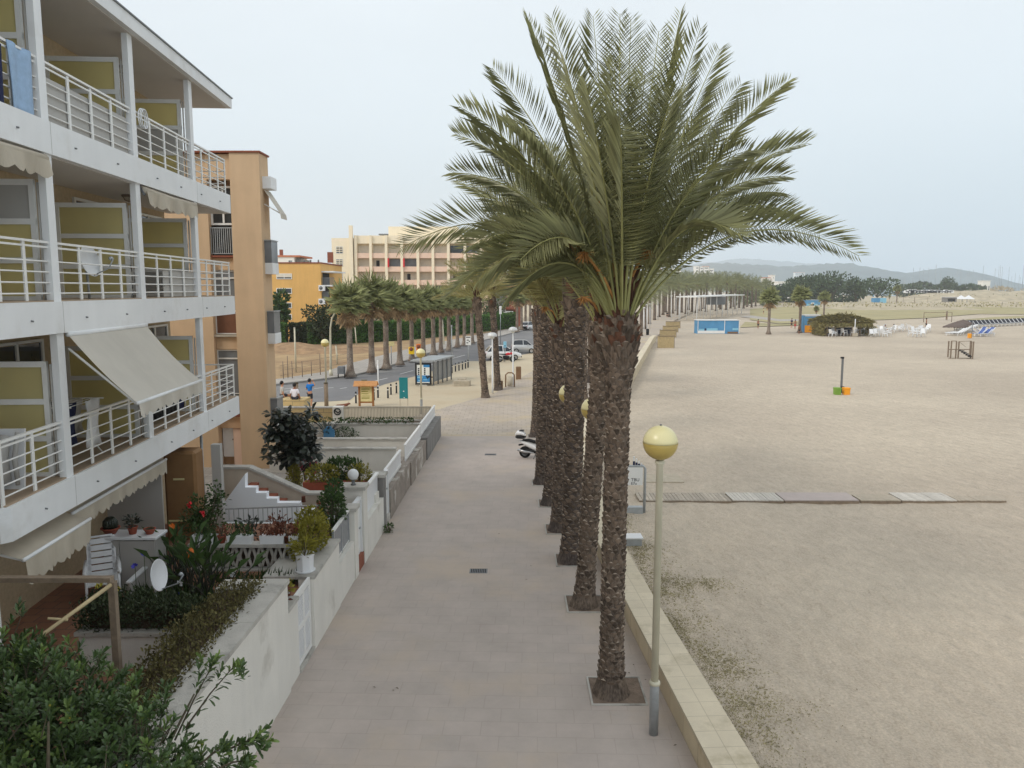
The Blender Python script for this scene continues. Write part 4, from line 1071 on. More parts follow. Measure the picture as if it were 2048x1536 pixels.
for i,(px,py) in enumerate(((502,972),(521,983),(541,994),(560,1004),(612,1018))):
    p=at(px,py,20.42); mb=MB(); mb.box(p.x-.11,p.x+.11,20.43,20.75,p.z-.4,p.z+.02); mb.build('tread',W['sill'],r)
r=thing('garden_railing','grey metal bar railing in front of the white garden steps','railing',(-6,19.2,1.3))
a,b=at(448,1018,19.2),at(700,1009,19.2); zb0=1.32; mb=MB(); mb.bar(a,b,.05,.03); mb.bar((a.x,19.2,zb0),(b.x,19.2,zb0),.03,.03)
k=26
for i in range(k+1):
    t=i/k; x=a.x+(b.x-a.x)*t; mb.box(x-.008,x+.008,19.192,19.208,zb0,a.z+(b.z-a.z)*t)
mb.build('rail',W['galv'],r)
mb=MB(); mb.box(a.x,b.x,19.1,19.3,.2,1.24); mb.build('base_wall',W['gardenwall'],r); mb=MB(); mb.box(a.x,b.x,19.07,19.33,1.241,1.29); mb.build('coping',W['slabwhite'],r)
# small pots on the steps
def pot(name,lab,c,rt,rb,h,m,plant=None,grp=None,cat='pot'):
    r=thing(name,lab,cat,tuple(c),grp)
    mb=MB(); mb.lathe([(rb,0),(rt*.96,h*.85),(rt*1.06,h*.86),(rt*1.06,h),(rt*.92,h),(rt*.88,h*.9),(.001,h*.9)],c,16,True); mb.build('pot',m,r)
    mb=MB(); mb.lathe([(rt*.87,h*.905),(.001,h*.93)],c,12,True,False); mb.build('soil',W['soil'],r)
    return r
def sprout(r,c,h,spread,n,L,Wd,m):
    mb=MB()
    for i in range(n):
        a=random.uniform(0,6.28); p=Vector(c)+Vector((math.cos(a)*spread*random.random()**.5,math.sin(a)*spread*random.random()**.5,h*random.random()))
        d=Vector((math.cos(a),math.sin(a),random.uniform(-.1,.9))); mb.leaf(p,d,Vector((random.uniform(-1,1),random.uniform(-1,1),1)),L*random.uniform(.7,1.2),Wd)
    mb.build('foliage',m,r)
    mb=MB()
    for i in range(5):
        a=random.uniform(0,6.28); mb.tube([c,Vector(c)+Vector((math.cos(a)*spread*.5,math.sin(a)*spread*.5,h*.9))],[.012,.005],5)
    mb.build('stem',W['twig'],r)
c=at(639,1027,20.2); c=Vector((c.x,20.31,P_[11].z)); pot('flower_pot','square terracotta pot on the white garden steps behind the railing',c,.1,.09,.2,W['terracotta'])
for px,lab in ((606,'small reddish figurine pot on the white step left of the square pot'),(652,'small dark clay jar on the lowest white garden step')):
    c=at(px,1036,20.2); c=Vector((c.x,20.31,P_[9].z if px<628 else P_[13].z)); pot('clay_jar',lab,c,.05,.06,.15,W['redleaf'])
# terracotta trough with plants
c0=at(612,983,22.2); c1=at(742,978,22.2); z0=at(676,985,22.2).z
r=thing('planter_trough','long terracotta trough of mixed shrubs above the garden steps','planter',(c0.x,22.2,z0))
mb=MB(); mb.ext([(c0.x,z0),(c1.x,z0),(c1.x+.04,z0+.34),(c0.x-.04,z0+.34)],'y',22.0,22.35); mb.build('trough',W['terracotta'],r)
mb=MB(); mb.box(c0.x-.3,c1.x+.2,21.95,22.4,.5,z0-.001); mb.build('base_wall',W['gardenwall'],r)
bush('shrub','yellow-green shrub spilling over the terracotta trough, left half','shrub',[((c0.x+.5,22.2,z0+.55),(.5,.25,.32))],.11,.045,700,W['leafyellow'],base=z0+.3)
bush('shrub','dark green leafy shrub in the middle of the terracotta trough','shrub',[((c0.x+1.0,22.6,z0+.62),(.6,.35,.36))],.12,.06,900,W['leafgreen'],base=z0+.2)
bush('shrub','straw-coloured shrub at the right end of the terracotta trough','shrub',[((c1.x-.35,22.25,z0+.5),(.38,.25,.36))],.12,.03,500,W['leafyellow'],base=z0+.3)
# rubber plant
rc=Vector((at(590,900,24.5).x,24.5,2.9))
r=thing('rubber_plant','big dark rubber plant with large drooping leaves against the orange tower','tree',(rc.x,rc.y,.62))
mb=MB(); mb.tube([(rc.x,24.5,.6),(rc.x+.03,24.5,1.5),(rc.x-.02,24.5,2.3),(rc.x,24.5,3.2)],[.13,.11,.09,.05],8)
br=[]
for k in range(16):
    a=random.uniform(0,6.28); z=random.uniform(1.5,2.7); q=random.uniform(.35,.8)*(1-.3*abs(z-2.4))
    e=Vector((rc.x+math.cos(a)*q,rc.y+math.sin(a)*q*.8,z+random.uniform(.1,.5))); mb.tube([(rc.x,24.5,z-.25),e],[.04,.015],6); br.append(e)
mb.build('trunk',W['trunkfan'],r)
mb=MB()
for e in br+[Vector((rc.x-.05+max(-.75,min(.6,random.gauss(0,.40))),24.5+random.gauss(0,.3),random.uniform(1.65,3.3))) for _ in range(120)]:
    for k in range(9):
        d=Vector((random.gauss(0,1),random.gauss(0,1),random.gauss(-.2,.6))).normalized(); mb.oleaf(e+d*.04,d,Vector((random.uniform(-.4,.4),random.uniform(-.4,.4),1)),random.uniform(.24,.38),random.uniform(.13,.18),.3)
mb.build('crown',W['leafdark'],r)
hc=at(590,845,31); bush('clipped_shrub','dark clipped round-topped shrub behind the rubber plant','shrub',[((hc.x,31,1.35),(.5,.5,.75)),((hc.x+.05,31.1,1.7),(.46,.45,.42))],.08,.05,2600,W['hedgedark'],base=.6)
cc=at(588,945,24.0); bush('conifer','small yellow-green cone-shaped conifer at the foot of the rubber plant','conifer',[((cc.x,24,1.15),(.26,.26,.5)),((cc.x,24,1.45),(.16,.16,.4))],.07,.03,1400,W['leafyellow'],base=.6)
fc=at(612,940,25.4); bush('flowering_shrub','shrub of bright pink flowers beside the small conifer','flower',[((fc.x,25.4,1.35),(.28,.25,.3)),((fc.x+.3,25.5,1.25),(.22,.2,.25))],.09,.05,350,W['leafdark'],base=.6,extra=[('flower',W['pink'],[(fc.x+random.uniform(-.25,.4),25.2+random.uniform(-.1,.2),1.2+random.uniform(-.1,.4)) for _ in range(34)],.07)])
# agave / cycads by the far wall
def rosette(name,lab,cat,c,n,L,Wd,m,up=.6,grp=None,curve=.3):
    r=thing(name,lab,cat,tuple(c),grp); mb=MB()
    for i in range(n):
        a=6.2832*i/n*1.618*3; e=up*random.uniform(.5,1.4); d=Vector((math.cos(a),math.sin(a),e)).normalized(); l=L*random.uniform(.75,1.1)
        s=d.cross(Vector((0,0,1))).normalized()*Wd/2; p=Vector(c); q=p+d*l*.55; t=p+d*l+Vector((0,0,-l*curve*.4)); nn=s.cross(d).normalized()
        mb.add([p-s*.5,p+s*.5,q+s+nn*.01,q-s+nn*.01,t,q-nn*Wd*.15],[(0,1,5),(0,5,3),(1,2,5),(3,5,4),(5,2,4)],False)
    mb.build('leaves',m,r); return r
rosette('agave','spiky dark agave standing in front of the white far garden wall','agave',at(655,862,33.1)-Vector((0,0,.2)),18,.95,.12,W['leafdark'],1.1)
bush('shrub','grey-green shrub right of the spiky agave','shrub',[((at(690,868,33.2).x,33.2,.95),(.55,.25,.3))],.1,.04,420,W['leafgreen'],base=.6)
# --- next-door patio: lattice balustrade, window boxes
lx0,lx1=at(392,1140,15.8).x,at(602,1140,15.8).x
r=thing('lattice_balustrade','concrete balustrade of interlaced hexagon lattice carrying white window boxes','balustrade',(lx0,15.8,1.3))
mb=MB(); zb,zt=1.36,1.80; k=11
for i in range(k):
    x=lx0+.1+(lx1-lx0-.2)*(i+.5)/k; hw=(lx1-lx0-.2)/k/2
    for sgn in (-1,1):
        pts=[(x+sgn*hw*.85,15.8,zb),(x+sgn*hw*.22,15.8,(zb+zt)/2-.03),(x+sgn*hw*.22,15.8,(zb+zt)/2+.03),(x+sgn*hw*.85,15.8,zt)]
        for p,q in zip(pts,pts[1:]): mb.bar(p,q,.045,.05)
    mb.box(x-hw*.22,x+hw*.22,15.78,15.82,(zb+zt)/2-.03,(zb+zt)/2+.03)
mb.build('lattice',W['coping'],r)
mb=MB(); mb.box(lx0-.1,lx1,15.68,15.92,zt+.02,zt+.09); mb.box(lx0-.1,lx1,15.7,15.9,1.2,zb-.02); mb.build('rail',W['coping'],r)
mb=MB(); mb.box(lx0-.1,lx1,15.95,15.97,1.3,1.78); mb.build('shade_net',W['soil'],r)
boxes=[(410,'white window box at the left end of the lattice balustrade'),(481,'white window box of pale succulents, second along the lattice balustrade'),(546,'white window box of reddish plants, third along the lattice balustrade'),(588,'short white window box at the right end of the lattice balustrade')]
for i,(px,lab) in enumerate(boxes):
    c=at(px,1085,15.8); w_=.26 if i<3 else .09; z=zt+.09
    r=thing('window_box',lab,'planter',(c.x,15.8,z),'white window boxes on the lattice')
    mb=MB(); mb.ext([(c.x-w_*.94,z+.001),(c.x+w_*.94,z+.001),(c.x+w_,z+.17),(c.x-w_,z+.17)],'y',15.71,15.89); mb.build('box',W['plastic'],r)
    mb=MB(); 
    pts=[(Vector((c.x+random.uniform(-w_,w_),15.8+random.uniform(-.08,.08),z+.16+random.random()**2*.26)),Vector((0,0,1))) for _ in range(110 if i<3 else 40)]
    leaves(mb,pts,.11,.035,.2,1.0); mb.build('plants',W['leafgreen'] if i in (0,1) else W['redleaf'],r)
for px,lab,m in ((444,'round terracotta pot between the first two white window boxes','terracotta'),(575,'dark brown pot between the last two white window boxes','redleaf')):
    c=at(px,1085,15.8); c=Vector((c.x,15.8,zt+.09)); r=pot('flower_pot',lab,c,.085,.06,.16,W[m]); sprout(r,c+Vector((0,0,.15)),.22,.1,40,.11,.04,W['redleaf'])
# plants standing behind the lattice
for px,py,Y,m,lab,hh in ((500,1070,16.3,'leafdark','thin dark potted plant with upright twigs behind the window boxes',.5),(560,1065,16.4,'redleaf','leggy reddish bush behind the window boxes',.55)):
    c=at(px,py,Y); bush('shrub',lab,'shrub',[((c.x,Y,2.0),(.3,.2,hh*.7))],.12,.05,170,W[m],base=1.3,shell=.9)
# rose bush
c=at(405,1035,16.9); bush('rose_bush','tall loose rose bush with two red roses in front of the brown door','rose bush',[((c.x,16.9,1.95),(.5,.35,.6)),((c.x+.3,17.0,2.5),(.25,.22,.42)),((c.x-.1,16.9,2.15),(.4,.3,.5))],.085,.05,1300,W['leafgreen'],base=1.3,shell=.95,
   extra=[('rose',W['red'],[tuple(at(380,1010,16.5)),tuple(at(405,1027,16.5)),tuple(at(404,1030,16.6))],.075)])
# strelitzia, flower beds
def strelitzia(c,lab):
    r=thing('strelitzia',lab,'plant',tuple(c)); mb=MB(); st=MB()
    for i in range(46):
        a=random.uniform(0,6.28); sp=random.uniform(.1,.55); h=random.uniform(.35,1.0)
        b=Vector(c)+Vector((random.gauss(0,.16),random.gauss(0,.14),0)); t=b+Vector((math.cos(a)*sp,math.sin(a)*sp*.8,h)); st.tube([b,b.lerp(t,.5)+Vector((0,0,.08)),t],[.016,.012,.008],5)
        d=(t-b+Vector((math.cos(a)*.4,math.sin(a)*.4,.1))).normalized(); mb.leaf(t-d*.05,d,Vector((random.uniform(-.6,.6),random.uniform(-.6,.6),1)),random.uniform(.32,.5),random.uniform(.1,.15),.3)
    mb.build('leaves',W['leafgreen'],r); st.build('stalk',W['leafdark'],r)
    f=MB()
    for px,py in ((375,1118),(388,1106),(348,1058)):
        p=at(px,py,c[1]-.3)
        for k in range(5): f.leaf(p,Vector((random.uniform(-1,.2),random.uniform(-.3,.3),random.uniform(.3,1))),Vector((0,1,0)),.13,.035)
    f.build('flower',W['orangep'],r)
c=G(355,1175,1.3); strelitzia(c,'bird-of-paradise clump with orange flowers in the shaded patio bed')
c2=G(410,1190,1.35); strelitzia(c2+Vector((.1,-.2,0)),'lower dark strap-leaved clump between the dish and the lattice balustrade')
def bed(px,py,lab,m,n,fl,z=1.32,spr=(.4,.25),L=.28):
    c=G(px,py,z); r=thing('flower_bed',lab,'flowers',tuple(c)); mb=MB()
    for i in range(n):
        p=c+Vector((random.uniform(-spr[0],spr[0]),random.uniform(-spr[1],spr[1]),0)); d=Vector((random.uniform(-.5,.5),random.uniform(-.5,.5),1)); mb.leaf(p,d,Vector((random.uniform(-1,1),-1,.3)),L*random.uniform(.6,1.3),.035)
    mb.build('leaves',m,r); f=MB()
    for (fx,fy,fm) in fl:
        pass
    bym={}
    for (fx,fy,fm) in fl: bym.setdefault(fm,[]).append(at(fx,fy,c.y))
    for fm,p in [(fm,p) for fm,ps in bym.items() for p in ps]:
        f=MB(); s_=MB()
        if 1:
            for k in range(8): d=Vector((random.gauss(0,1),random.gauss(0,1)-.4,random.gauss(0,1)+.3)).normalized(); f.leaf(p,d,Vector((0,-1,.4)),.075,.06)
            s_.tube([(p.x,p.y,z),p],.006,5)
        o=f.build('flower',W[fm],r); s_.build('stalk',W['leafgreen'],o)
    return r
bed(510,1165,'row of dark iris leaves along the foot of the lattice balustrade',W['leafgreen'],150,[(447,1124,'yellow'),(471,1139,'awning'),(466,1150,'plastic')],spr=(.95,.15))
bed(350,1205,'green leafy bed with violet and yellow flowers below the satellite dish',W['leafgreen'],190,[(345,1196,'blue'),(357,1190,'blue'),(362,1194,'blue'),(309,1208,'yellow'),(270,1132,'blue'),(288,1108,'blue'),(360,1166,'plastic'),(300,1207,'plastic')],spr=(.7,.2),L=.34)
bed(218,1215,'tall yellow-flowered plants in front of the white chair',W['leafgreen'],30,[(198,1172,'yellow'),(203,1168,'yellow'),(236,1178,'yellow')],spr=(.3,.12),L=.3)
# low partition
a,b=G(262,1215,1.3),G(305,1175,1.3); r=thing('partition_panel','low grey garden partition with a white slanted top strip beside the dish','partition',(a.x,a.y,1.3))
mb=MB(); pa,pb=at(258,1168,a.y),at(300,1128,b.y)
mb.add([(a.x,a.y,1.3),(b.x,b.y,1.3),(b.x,b.y,pb.z),(a.x,a.y,pa.z),(a.x-.05,a.y+.03,1.3),(b.x-.05,b.y+.03,1.3),(b.x-.05,b.y+.03,pb.z),(a.x-.05,a.y+.03,pa.z)],[(0,1,2,3),(7,6,5,4),(0,4,5,1),(1,5,6,2),(2,6,7,3),(3,7,4,0)]); mb.build('panel',W['greypanel'],r)
mb=MB(); mb.bar((a.x-.025,a.y+.015,pa.z+.02),(b.x-.025,b.y+.015,pb.z+.02),.1,.03); mb.build('top_strip',W['plastic'],r)
p=at(319,1150,12.9); dish(p,(.99,-.05,.15),.27,None,'white satellite dish low in the garden beside the dark plants',Vector((p.x-.12,p.y+.12,1.3)))
# cabinet with pots
r=thing('garden_cabinet','pale grey two-door cabinet on the patio with clay pots on top','cabinet',(-7.3,14.6,1.3))
ca,cb=at(212,1190,14.6).x,at(316,1190,14.6).x
mb=MB(); mb.box(ca,cb,14.62,15.05,1.3,2.36); mb.build('body',W['greypanel'],r)
mid=ca+(cb-ca)*.32
for x0,x1 in ((ca+.01,mid-.008),(mid+.008,cb-.01)):
    mb=MB(); mb.box(x0,x1,14.595,14.618,1.34,2.33); mb.build('door',W['greypanel'],r)
mb=MB(); mb.bbox(ca-.04,cb+.04,14.56,15.08,2.361,2.41,.01); mb.build('top',W['plastic'],r)
def on_cab(px): return Vector((at(px,1055,14.8).x,14.8,2.41))
c=on_cab(221); r=pot('cactus_pot','wide terracotta bowl with a round barrel cactus on the cabinet',c,.17,.09,.13,W['terracotta'])
mb=MB()
for k in range(16):
    t=k*6.2832/16; mb.tube([(c.x+.11*math.cos(t)*q,14.8+.11*math.sin(t)*q,c.z+.12+h) for q,h in ((.7,0),(1.1,.06),(1.05,.13),(.6,.19),(.1,.2))],.025,6)
mb.sphere((c.x,14.8,c.z+.21),.11,14,8); mb.build('cactus',W['leafdark'],r)
c=on_cab(265); r=pot('flower_pot','terracotta pot with a dark leafy plant, in the middle of the cabinet top',c,.095,.065,.15,W['terracotta']); sprout(r,c+Vector((0,0,.14)),.2,.12,70,.1,.05,W['leafdark'])
c=on_cab(299); r=pot('flower_pot','small terracotta bowl at the right end of the cabinet top',c,.11,.065,.11,W['terracotta']); sprout(r,c+Vector((0,0,.09)),.05,.05,14,.05,.03,W['leafgreen'])
# reclining white patio chair
def patio_chair(c,rz,lab):
    xf=Matrix.Translation(c) @ Matrix.Rotation(rz,4,'Z'); r=thing('patio_chair',lab,'chair',tuple(c))
    # local: faces -y
    tilt=lambda z: .22+.32*(z-.42)          # y of the backrest at height z
    def strip(x0,x1,z0,z1,t=.025):
        return [(x0,tilt(z0),z0),(x1,tilt(z0),z0),(x1,tilt(z1),z1),(x0,tilt(z1),z1),(x0,tilt(z0)+t,z0),(x1,tilt(z0)+t,z0),(x1,tilt(z1)+t,z1),(x0,tilt(z1)+t,z1)]
    q=[(0,1,2,3),(7,6,5,4),(0,4,5,1),(1,5,6,2),(2,6,7,3),(3,7,4,0)]
    mb=MB(xf); zs=[.42+i*.118 for i in range(7)]
    for i in range(7):
        w_=.24-.006*i; mb.add(strip(-w_,w_,zs[i],zs[i]+.092 if i<6 else 1.16),q,False)
    mb.add(strip(-.25,-.18,.42,1.14,.027),q,False); mb.add(strip(.18,.25,.42,1.14,.027),q,False)
    mb.build('backrest',W['plastic'],r)
    mb=MB(xf)
    for i in range(5): mb.box(-.24,.24,-.26+i*.1,-.175+i*.1,.40,.425)
    mb.box(-.25,-.2,-.27,.24,.395,.43); mb.box(.2,.25,-.27,.24,.395,.43); mb.build('seat',W['plastic'],r)
    for s in (-1,1):
        mb=MB(xf); mb.tube([(s*.27,.34,.72),(s*.29,.1,.67),(s*.29,-.2,.64),(s*.285,-.28,.6)],[.028,.035,.04,.03],8); mb.build('armrest',W['plastic'],r)
        for y0,y1 in ((-.24,-.32),(.2,.36)):
            mb=MB(xf); mb.tube([(s*.27,y0,.64 if y0<0 else .66),(s*.28,y1,0)],[.025,.022],8); mb.build('leg',W['plastic'],r)
    mb=MB(xf); mb.tube([(-.275,-.29,.2),(.275,-.29,.2)],.016,6); mb.build('stretcher',W['plastic'],r)
patio_chair(G(203,1206,1.3)+Vector((0,.1,0)),R(28),'white reclining plastic patio chair with slotted back, in front of the cabinet')
# pergola post, beam, poles
r=thing('pergola','weathered timber pergola corner with a light bamboo brace above the hedge','pergola',(-5.45,10.2,1.3))
pt=at(224,1163,10.2)
mb=MB(); mb.box(pt.x-.045,pt.x+.045,10.16,10.25,1.3,pt.z); mb.build('post',W['wood'],r)
mb=MB(); mb.box(-9,pt.x-.0,10.15,10.26,pt.z+.0,pt.z+.065); mb.build('beam',W['wood'],r)
mb=MB(); q=at(84,1270,9.0); mb.tube([(pt.x+.02,10.12,pt.z-.02),tuple(q)],[.028,.024],8); e=at(132,1240,9.4); mb.build('brace_pole',W['woodlight'],r)
mb=MB(); mb.tube([at(95,1237,9.25),at(136,1240,9.35)],[.018,.018],8); mb.build('cross_pole',W['woodlight'],r)
# planter with dark hedge, brown hedge
r=thing('white_planter','white stuccoed planter with grey coping holding the dark clipped hedge','planter',(-6,11.8,1.3))
mb=MB(); mb.box(-6.75,-5.1,11.5,12.2,1.28,1.84); mb.build('body',W['white'],r); mb=MB(); mb.box(-6.8,-5.1,11.46,12.24,1.841,1.90); mb.build('coping',W['coping'],r)
def hedge(name,lab,x0,x1,y0,y1,z0,z1,L,Wd,n,m,top=.6,rough=.05,slope=None):
    r=thing(name,lab,'hedge',((x0+x1)/2,(y0+y1)/2,z0)); mb=MB(); pts=[]
    ax=(x1-x0)*(y1-y0); f=[('t',ax*1.6),('f',(x1-x0)*(z1-z0)),('l',(y1-y0)*(z1-z0)),('r',(y1-y0)*(z1-z0)),('b',(x1-x0)*(z1-z0)*.5)]
    tot=sum(a for _,a in f)
    for s,a in f:
        for _ in range(int(n*a/tot)):
            u,v=random.random(),random.random(); k=random.random()**2*.2
            if s=='t': p=Vector((x0+(x1-x0)*u,y0+(y1-y0)*v,z1-k)); nn=Vector((0,0,1))
            elif s=='f': p=Vector((x0+(x1-x0)*u,y0+k,z0+(z1-z0)*v)); nn=Vector((0,-1,.2))
            elif s=='b': p=Vector((x0+(x1-x0)*u,y1-k,z0+(z1-z0)*v)); nn=Vector((0,1,.2))
            elif s=='l': p=Vector((x0+k,y0+(y1-y0)*u,z0+(z1-z0)*v)); nn=Vector((-1,0,.2))
            else: p=Vector((x1-k,y0+(y1-y0)*u,z0+(z1-z0)*v)); nn=Vector((1,0,.2))
            p+=Vector((random.gauss(0,rough),random.gauss(0,rough),random.gauss(0,rough)+ rough*1.5*math.sin(p.x*2.3+1)*math.sin(p.y*1.9)))
            pts.append((p,nn))
    leaves(mb,pts,L,Wd,.2,1.0); o=mb.build('foliage',m,r)
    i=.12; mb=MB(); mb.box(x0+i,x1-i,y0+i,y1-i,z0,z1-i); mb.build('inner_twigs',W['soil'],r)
    return r
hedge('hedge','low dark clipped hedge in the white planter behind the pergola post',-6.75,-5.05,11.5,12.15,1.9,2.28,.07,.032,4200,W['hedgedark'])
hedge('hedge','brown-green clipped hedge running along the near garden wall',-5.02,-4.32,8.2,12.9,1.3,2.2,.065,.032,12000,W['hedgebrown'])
# octagonal pot, ledge shrubs
c=Vector((at(610,1130,15.15).x,15.15,1.53)); r=thing('octagonal_pot','white octagonal pot on the grey ledge of the garden wall','pot',tuple(c))
mb=MB(); mb.lathe([(.16,0),(.17,.04),(.185,.32),(.2,.325),(.2,.36),(.17,.36),(.16,.3),(.001,.3)],c,8,False); mb.build('pot',W['plastic'],r)
mb=MB(); mb.lathe([(.2,-.004),(.21,.02),(.19,.02)],c,14,True); mb.build('saucer',W['plastic'],r)
sprout(r,c+Vector((0,0,.3)),.3,.13,110,.22,.03,W['leafyellow'])
bush('shrub','yellow-green bushy shrub on the wall ledge behind the octagonal pot','shrub',[((GWX(16.2)-.4,16.2,1.95),(.38,.45,.38)),((GWX(16.6)-.55,16.7,2.05),(.35,.35,.35)),((GWX(15.7)-.55,15.8,1.8),(.25,.25,.3))],.09,.045,2200,W['leafyellow'],base=1.5)
bush('shrub','dark green rounded shrub behind the glass railing','shrub',[((GWX(18.1)-.42,18.1,1.95),(.33,.4,.55)),((GWX(18.4)-.45,18.5,2.3),(.22,.25,.3))],.1,.05,1300,W['leafgreen'],base=1.3)
# potted plants on the gate pier
for y,lab,m in ((13.4,'pot of rust-brown leaves on the gate pier, nearer to the camera','redleaf'),(13.68,'pot of yellowing leaves on the gate pier, next to the gate','leafyellow')):
    c=Vector((GWX(y)-.2,y,1.52)); r=pot('flower_pot',lab,c,.075,.06,.13,W['plastic']); sprout(r,c+Vector((0,0,.12)),.22,.13,90,.1,.05,W[m])
c=G(779,1065,0)+Vector((-.02,0,0)); bush('weed','small green weed tuft at the foot of the garden wall','weed',[((c.x,c.y,.14),(.14,.2,.16))],.1,.03,120,W['leafgreen'],base=0)
# ---------------- foreground pittosporum: whorls of leaves on real twigs
def whorl(mb,p,d,n,L,Wd,spread=1.1):
    d=d.normalized(); a=d.cross(Vector((.31,.2,.93))).normalized(); b=d.cross(a)
    t0=random.uniform(0,6.28)
    for i in range(n):
        t=t0+i*2.4; e=spread*(.35+.65*i/n)*random.uniform(.8,1.2); q=(d*math.cos(e)+(a*math.cos(t)+b*math.sin(t))*math.sin(e)).normalized()
        mb.oleaf(p-d*.012*i,q,d,L*random.uniform(.7,1.15),Wd*random.uniform(.85,1.15),.25)
def pitto():
    r=thing('pittosporum_shrub','large glossy dark green shrub filling the lower left foreground','shrub',(-5,7.6,0))
    ells=[((-6.5,7.9,2.7),(1.4,1.2,1.1)),((-5.1,7.6,2.5),(1.2,1.1,1.0)),((-4.2,7.5,2.15),(1.0,.95,.9)),((-3.35,7.3,1.5),(.9,.95,.85)),((-5.4,6.6,1.9),(1.6,.9,.95)),((-7.2,8.6,2.9),(.8,.7,.6)),((-4.0,6.5,1.3),(1.2,.9,.8)),((-5.55,8.1,2.75),(.6,.5,.5))]
    lf=MB(); yg=MB(); tw=MB()
    pts=ell_pts(ells,4300,.55)
    for p,n in pts:
        d=(n*.8+Vector((random.gauss(0,.35),random.gauss(0,.35),.75+random.gauss(0,.25)))).normalized()
        whorl(yg if random.random()<.16 else lf,p,d,random.randint(9,13),.112,.034)
        if random.random()<.5: tw.tube([p-d*.3+Vector((random.gauss(0,.05),random.gauss(0,.05),0)),p],[.008,.004],4,False)
    # long outlying sprigs
    for (p0,p1) in ((at(372,1455,7.9),at(470,1330,7.9)),(at(400,1530,7.4),at(455,1490,7.4)),(at(455,1500,7.5),at(520,1478,7.5)),(at(350,1480,8.0),at(425,1330,8.1)),(at(430,1540,7.2),at(500,1520,7.2))):
        tw.tube([p0,p0.lerp(p1,.5)+Vector((0,0,.03)),p1],[.012,.009,.005],5)
        d=(p1-p0).normalized()
        for k in range(14): 
            q=p0.lerp(p1,.25+.75*k/14); dd=(d*.6+Vector((random.gauss(0,.6),random.gauss(0,.6),random.gauss(0,.5)))).normalized(); lf.oleaf(q,dd,Vector((0,0,1)),.11,.034)
        whorl(yg,p1,d,13,.112,.034); 
        for k in range(5):
            q=p1+Vector((random.gauss(0,.1),random.gauss(0,.1),random.gauss(0,.06))); whorl(yg if k%2 else lf,q,(d+Vector((random.gauss(0,.5),random.gauss(0,.5),.5))),11,.11,.034)
    for (c,rr) in ells[:7]:
        for k in range(6):
            e=Vector(c)+Vector((random.gauss(0,.4)*rr[0],random.gauss(0,.4)*rr[1],random.uniform(.1,.7)*rr[2])); b=Vector((c[0]*.5-2.6,7.4,.2)); tw.tube([b,b.lerp(e,.55)+Vector((random.gauss(0,.1),random.gauss(0,.1),0)),e],[.05,.03,.01],6)
    lf.build('foliage',W['pitto'],r); yg.build('young_foliage',W['pittonew'],r); tw.build('branch',W['twig'],r)
    fr=MB()
    for p,n in random.sample(pts,240):
        fr.lathe([(.001,-.012),(.011,-.004),(.011,.006),(.001,.012)],p+n*.05,6,True,False)
    fr.build('seed_capsule',W['leafyellow'],r)
pitto()
# ================================================================ PALMS
def bez(a,b,c,t): return a*(1-t)**2+b*2*t*(1-t)+c*t*t
def frond(lf, rc, base, ctrl, tip, nl=62, L=.46, Wd=.034, r0=.024, start=.2, lift=.35, nseg=12, side=None):
    P=[bez(base,ctrl,tip,i/nseg) for i in range(nseg+1)]
    rc.tube(P,[r0*(1-.88*i/nseg)+.002 for i in range(nseg+1)],5,False)
    tw=random.choice((-1,1))*random.uniform(.35,1.15)*min(1,1.6*math.hypot(tip.x-base.x,tip.y-base.y)/max(.1,(tip-base).length))
    tot=(tip-base).length
    for k in range(nl):
        t=start+(1-start)*(k+.5)/nl
        p=bez(base,ctrl,tip,t); d=(bez(base,ctrl,tip,min(1,t+.02))-bez(base,ctrl,tip,t-.02)).normalized()
        sd=d.cross(Vector((0,0,1)))
        if sd.length<.15: sd=d.cross(side or Vector((0,1,0)))
        sd.normalize(); up=sd.cross(d).normalized()
        sd2=sd*math.cos(tw)+up*math.sin(tw); up2=up*math.cos(tw)-sd*math.sin(tw)
        u=(t-start)/(1-start)
        l=L*(.45+.75*math.sin(math.pi*min(1,.12+u*.78)))*random.uniform(.88,1.1)
        if u>.85: l*=1-.45*(u-.85)/.15
        fw=.55+.75*u
        for s in (-1,1):
            q=(sd2*s*1.0+d*fw+up2*(lift+random.uniform(-.16,.16))).normalized()
            q=(q+Vector((0,0,-.10))).normalized()
            lf.leaf(p+d*random.uniform(-.015,.015),q,up2*s,l,Wd*(1-.35*u),.12)
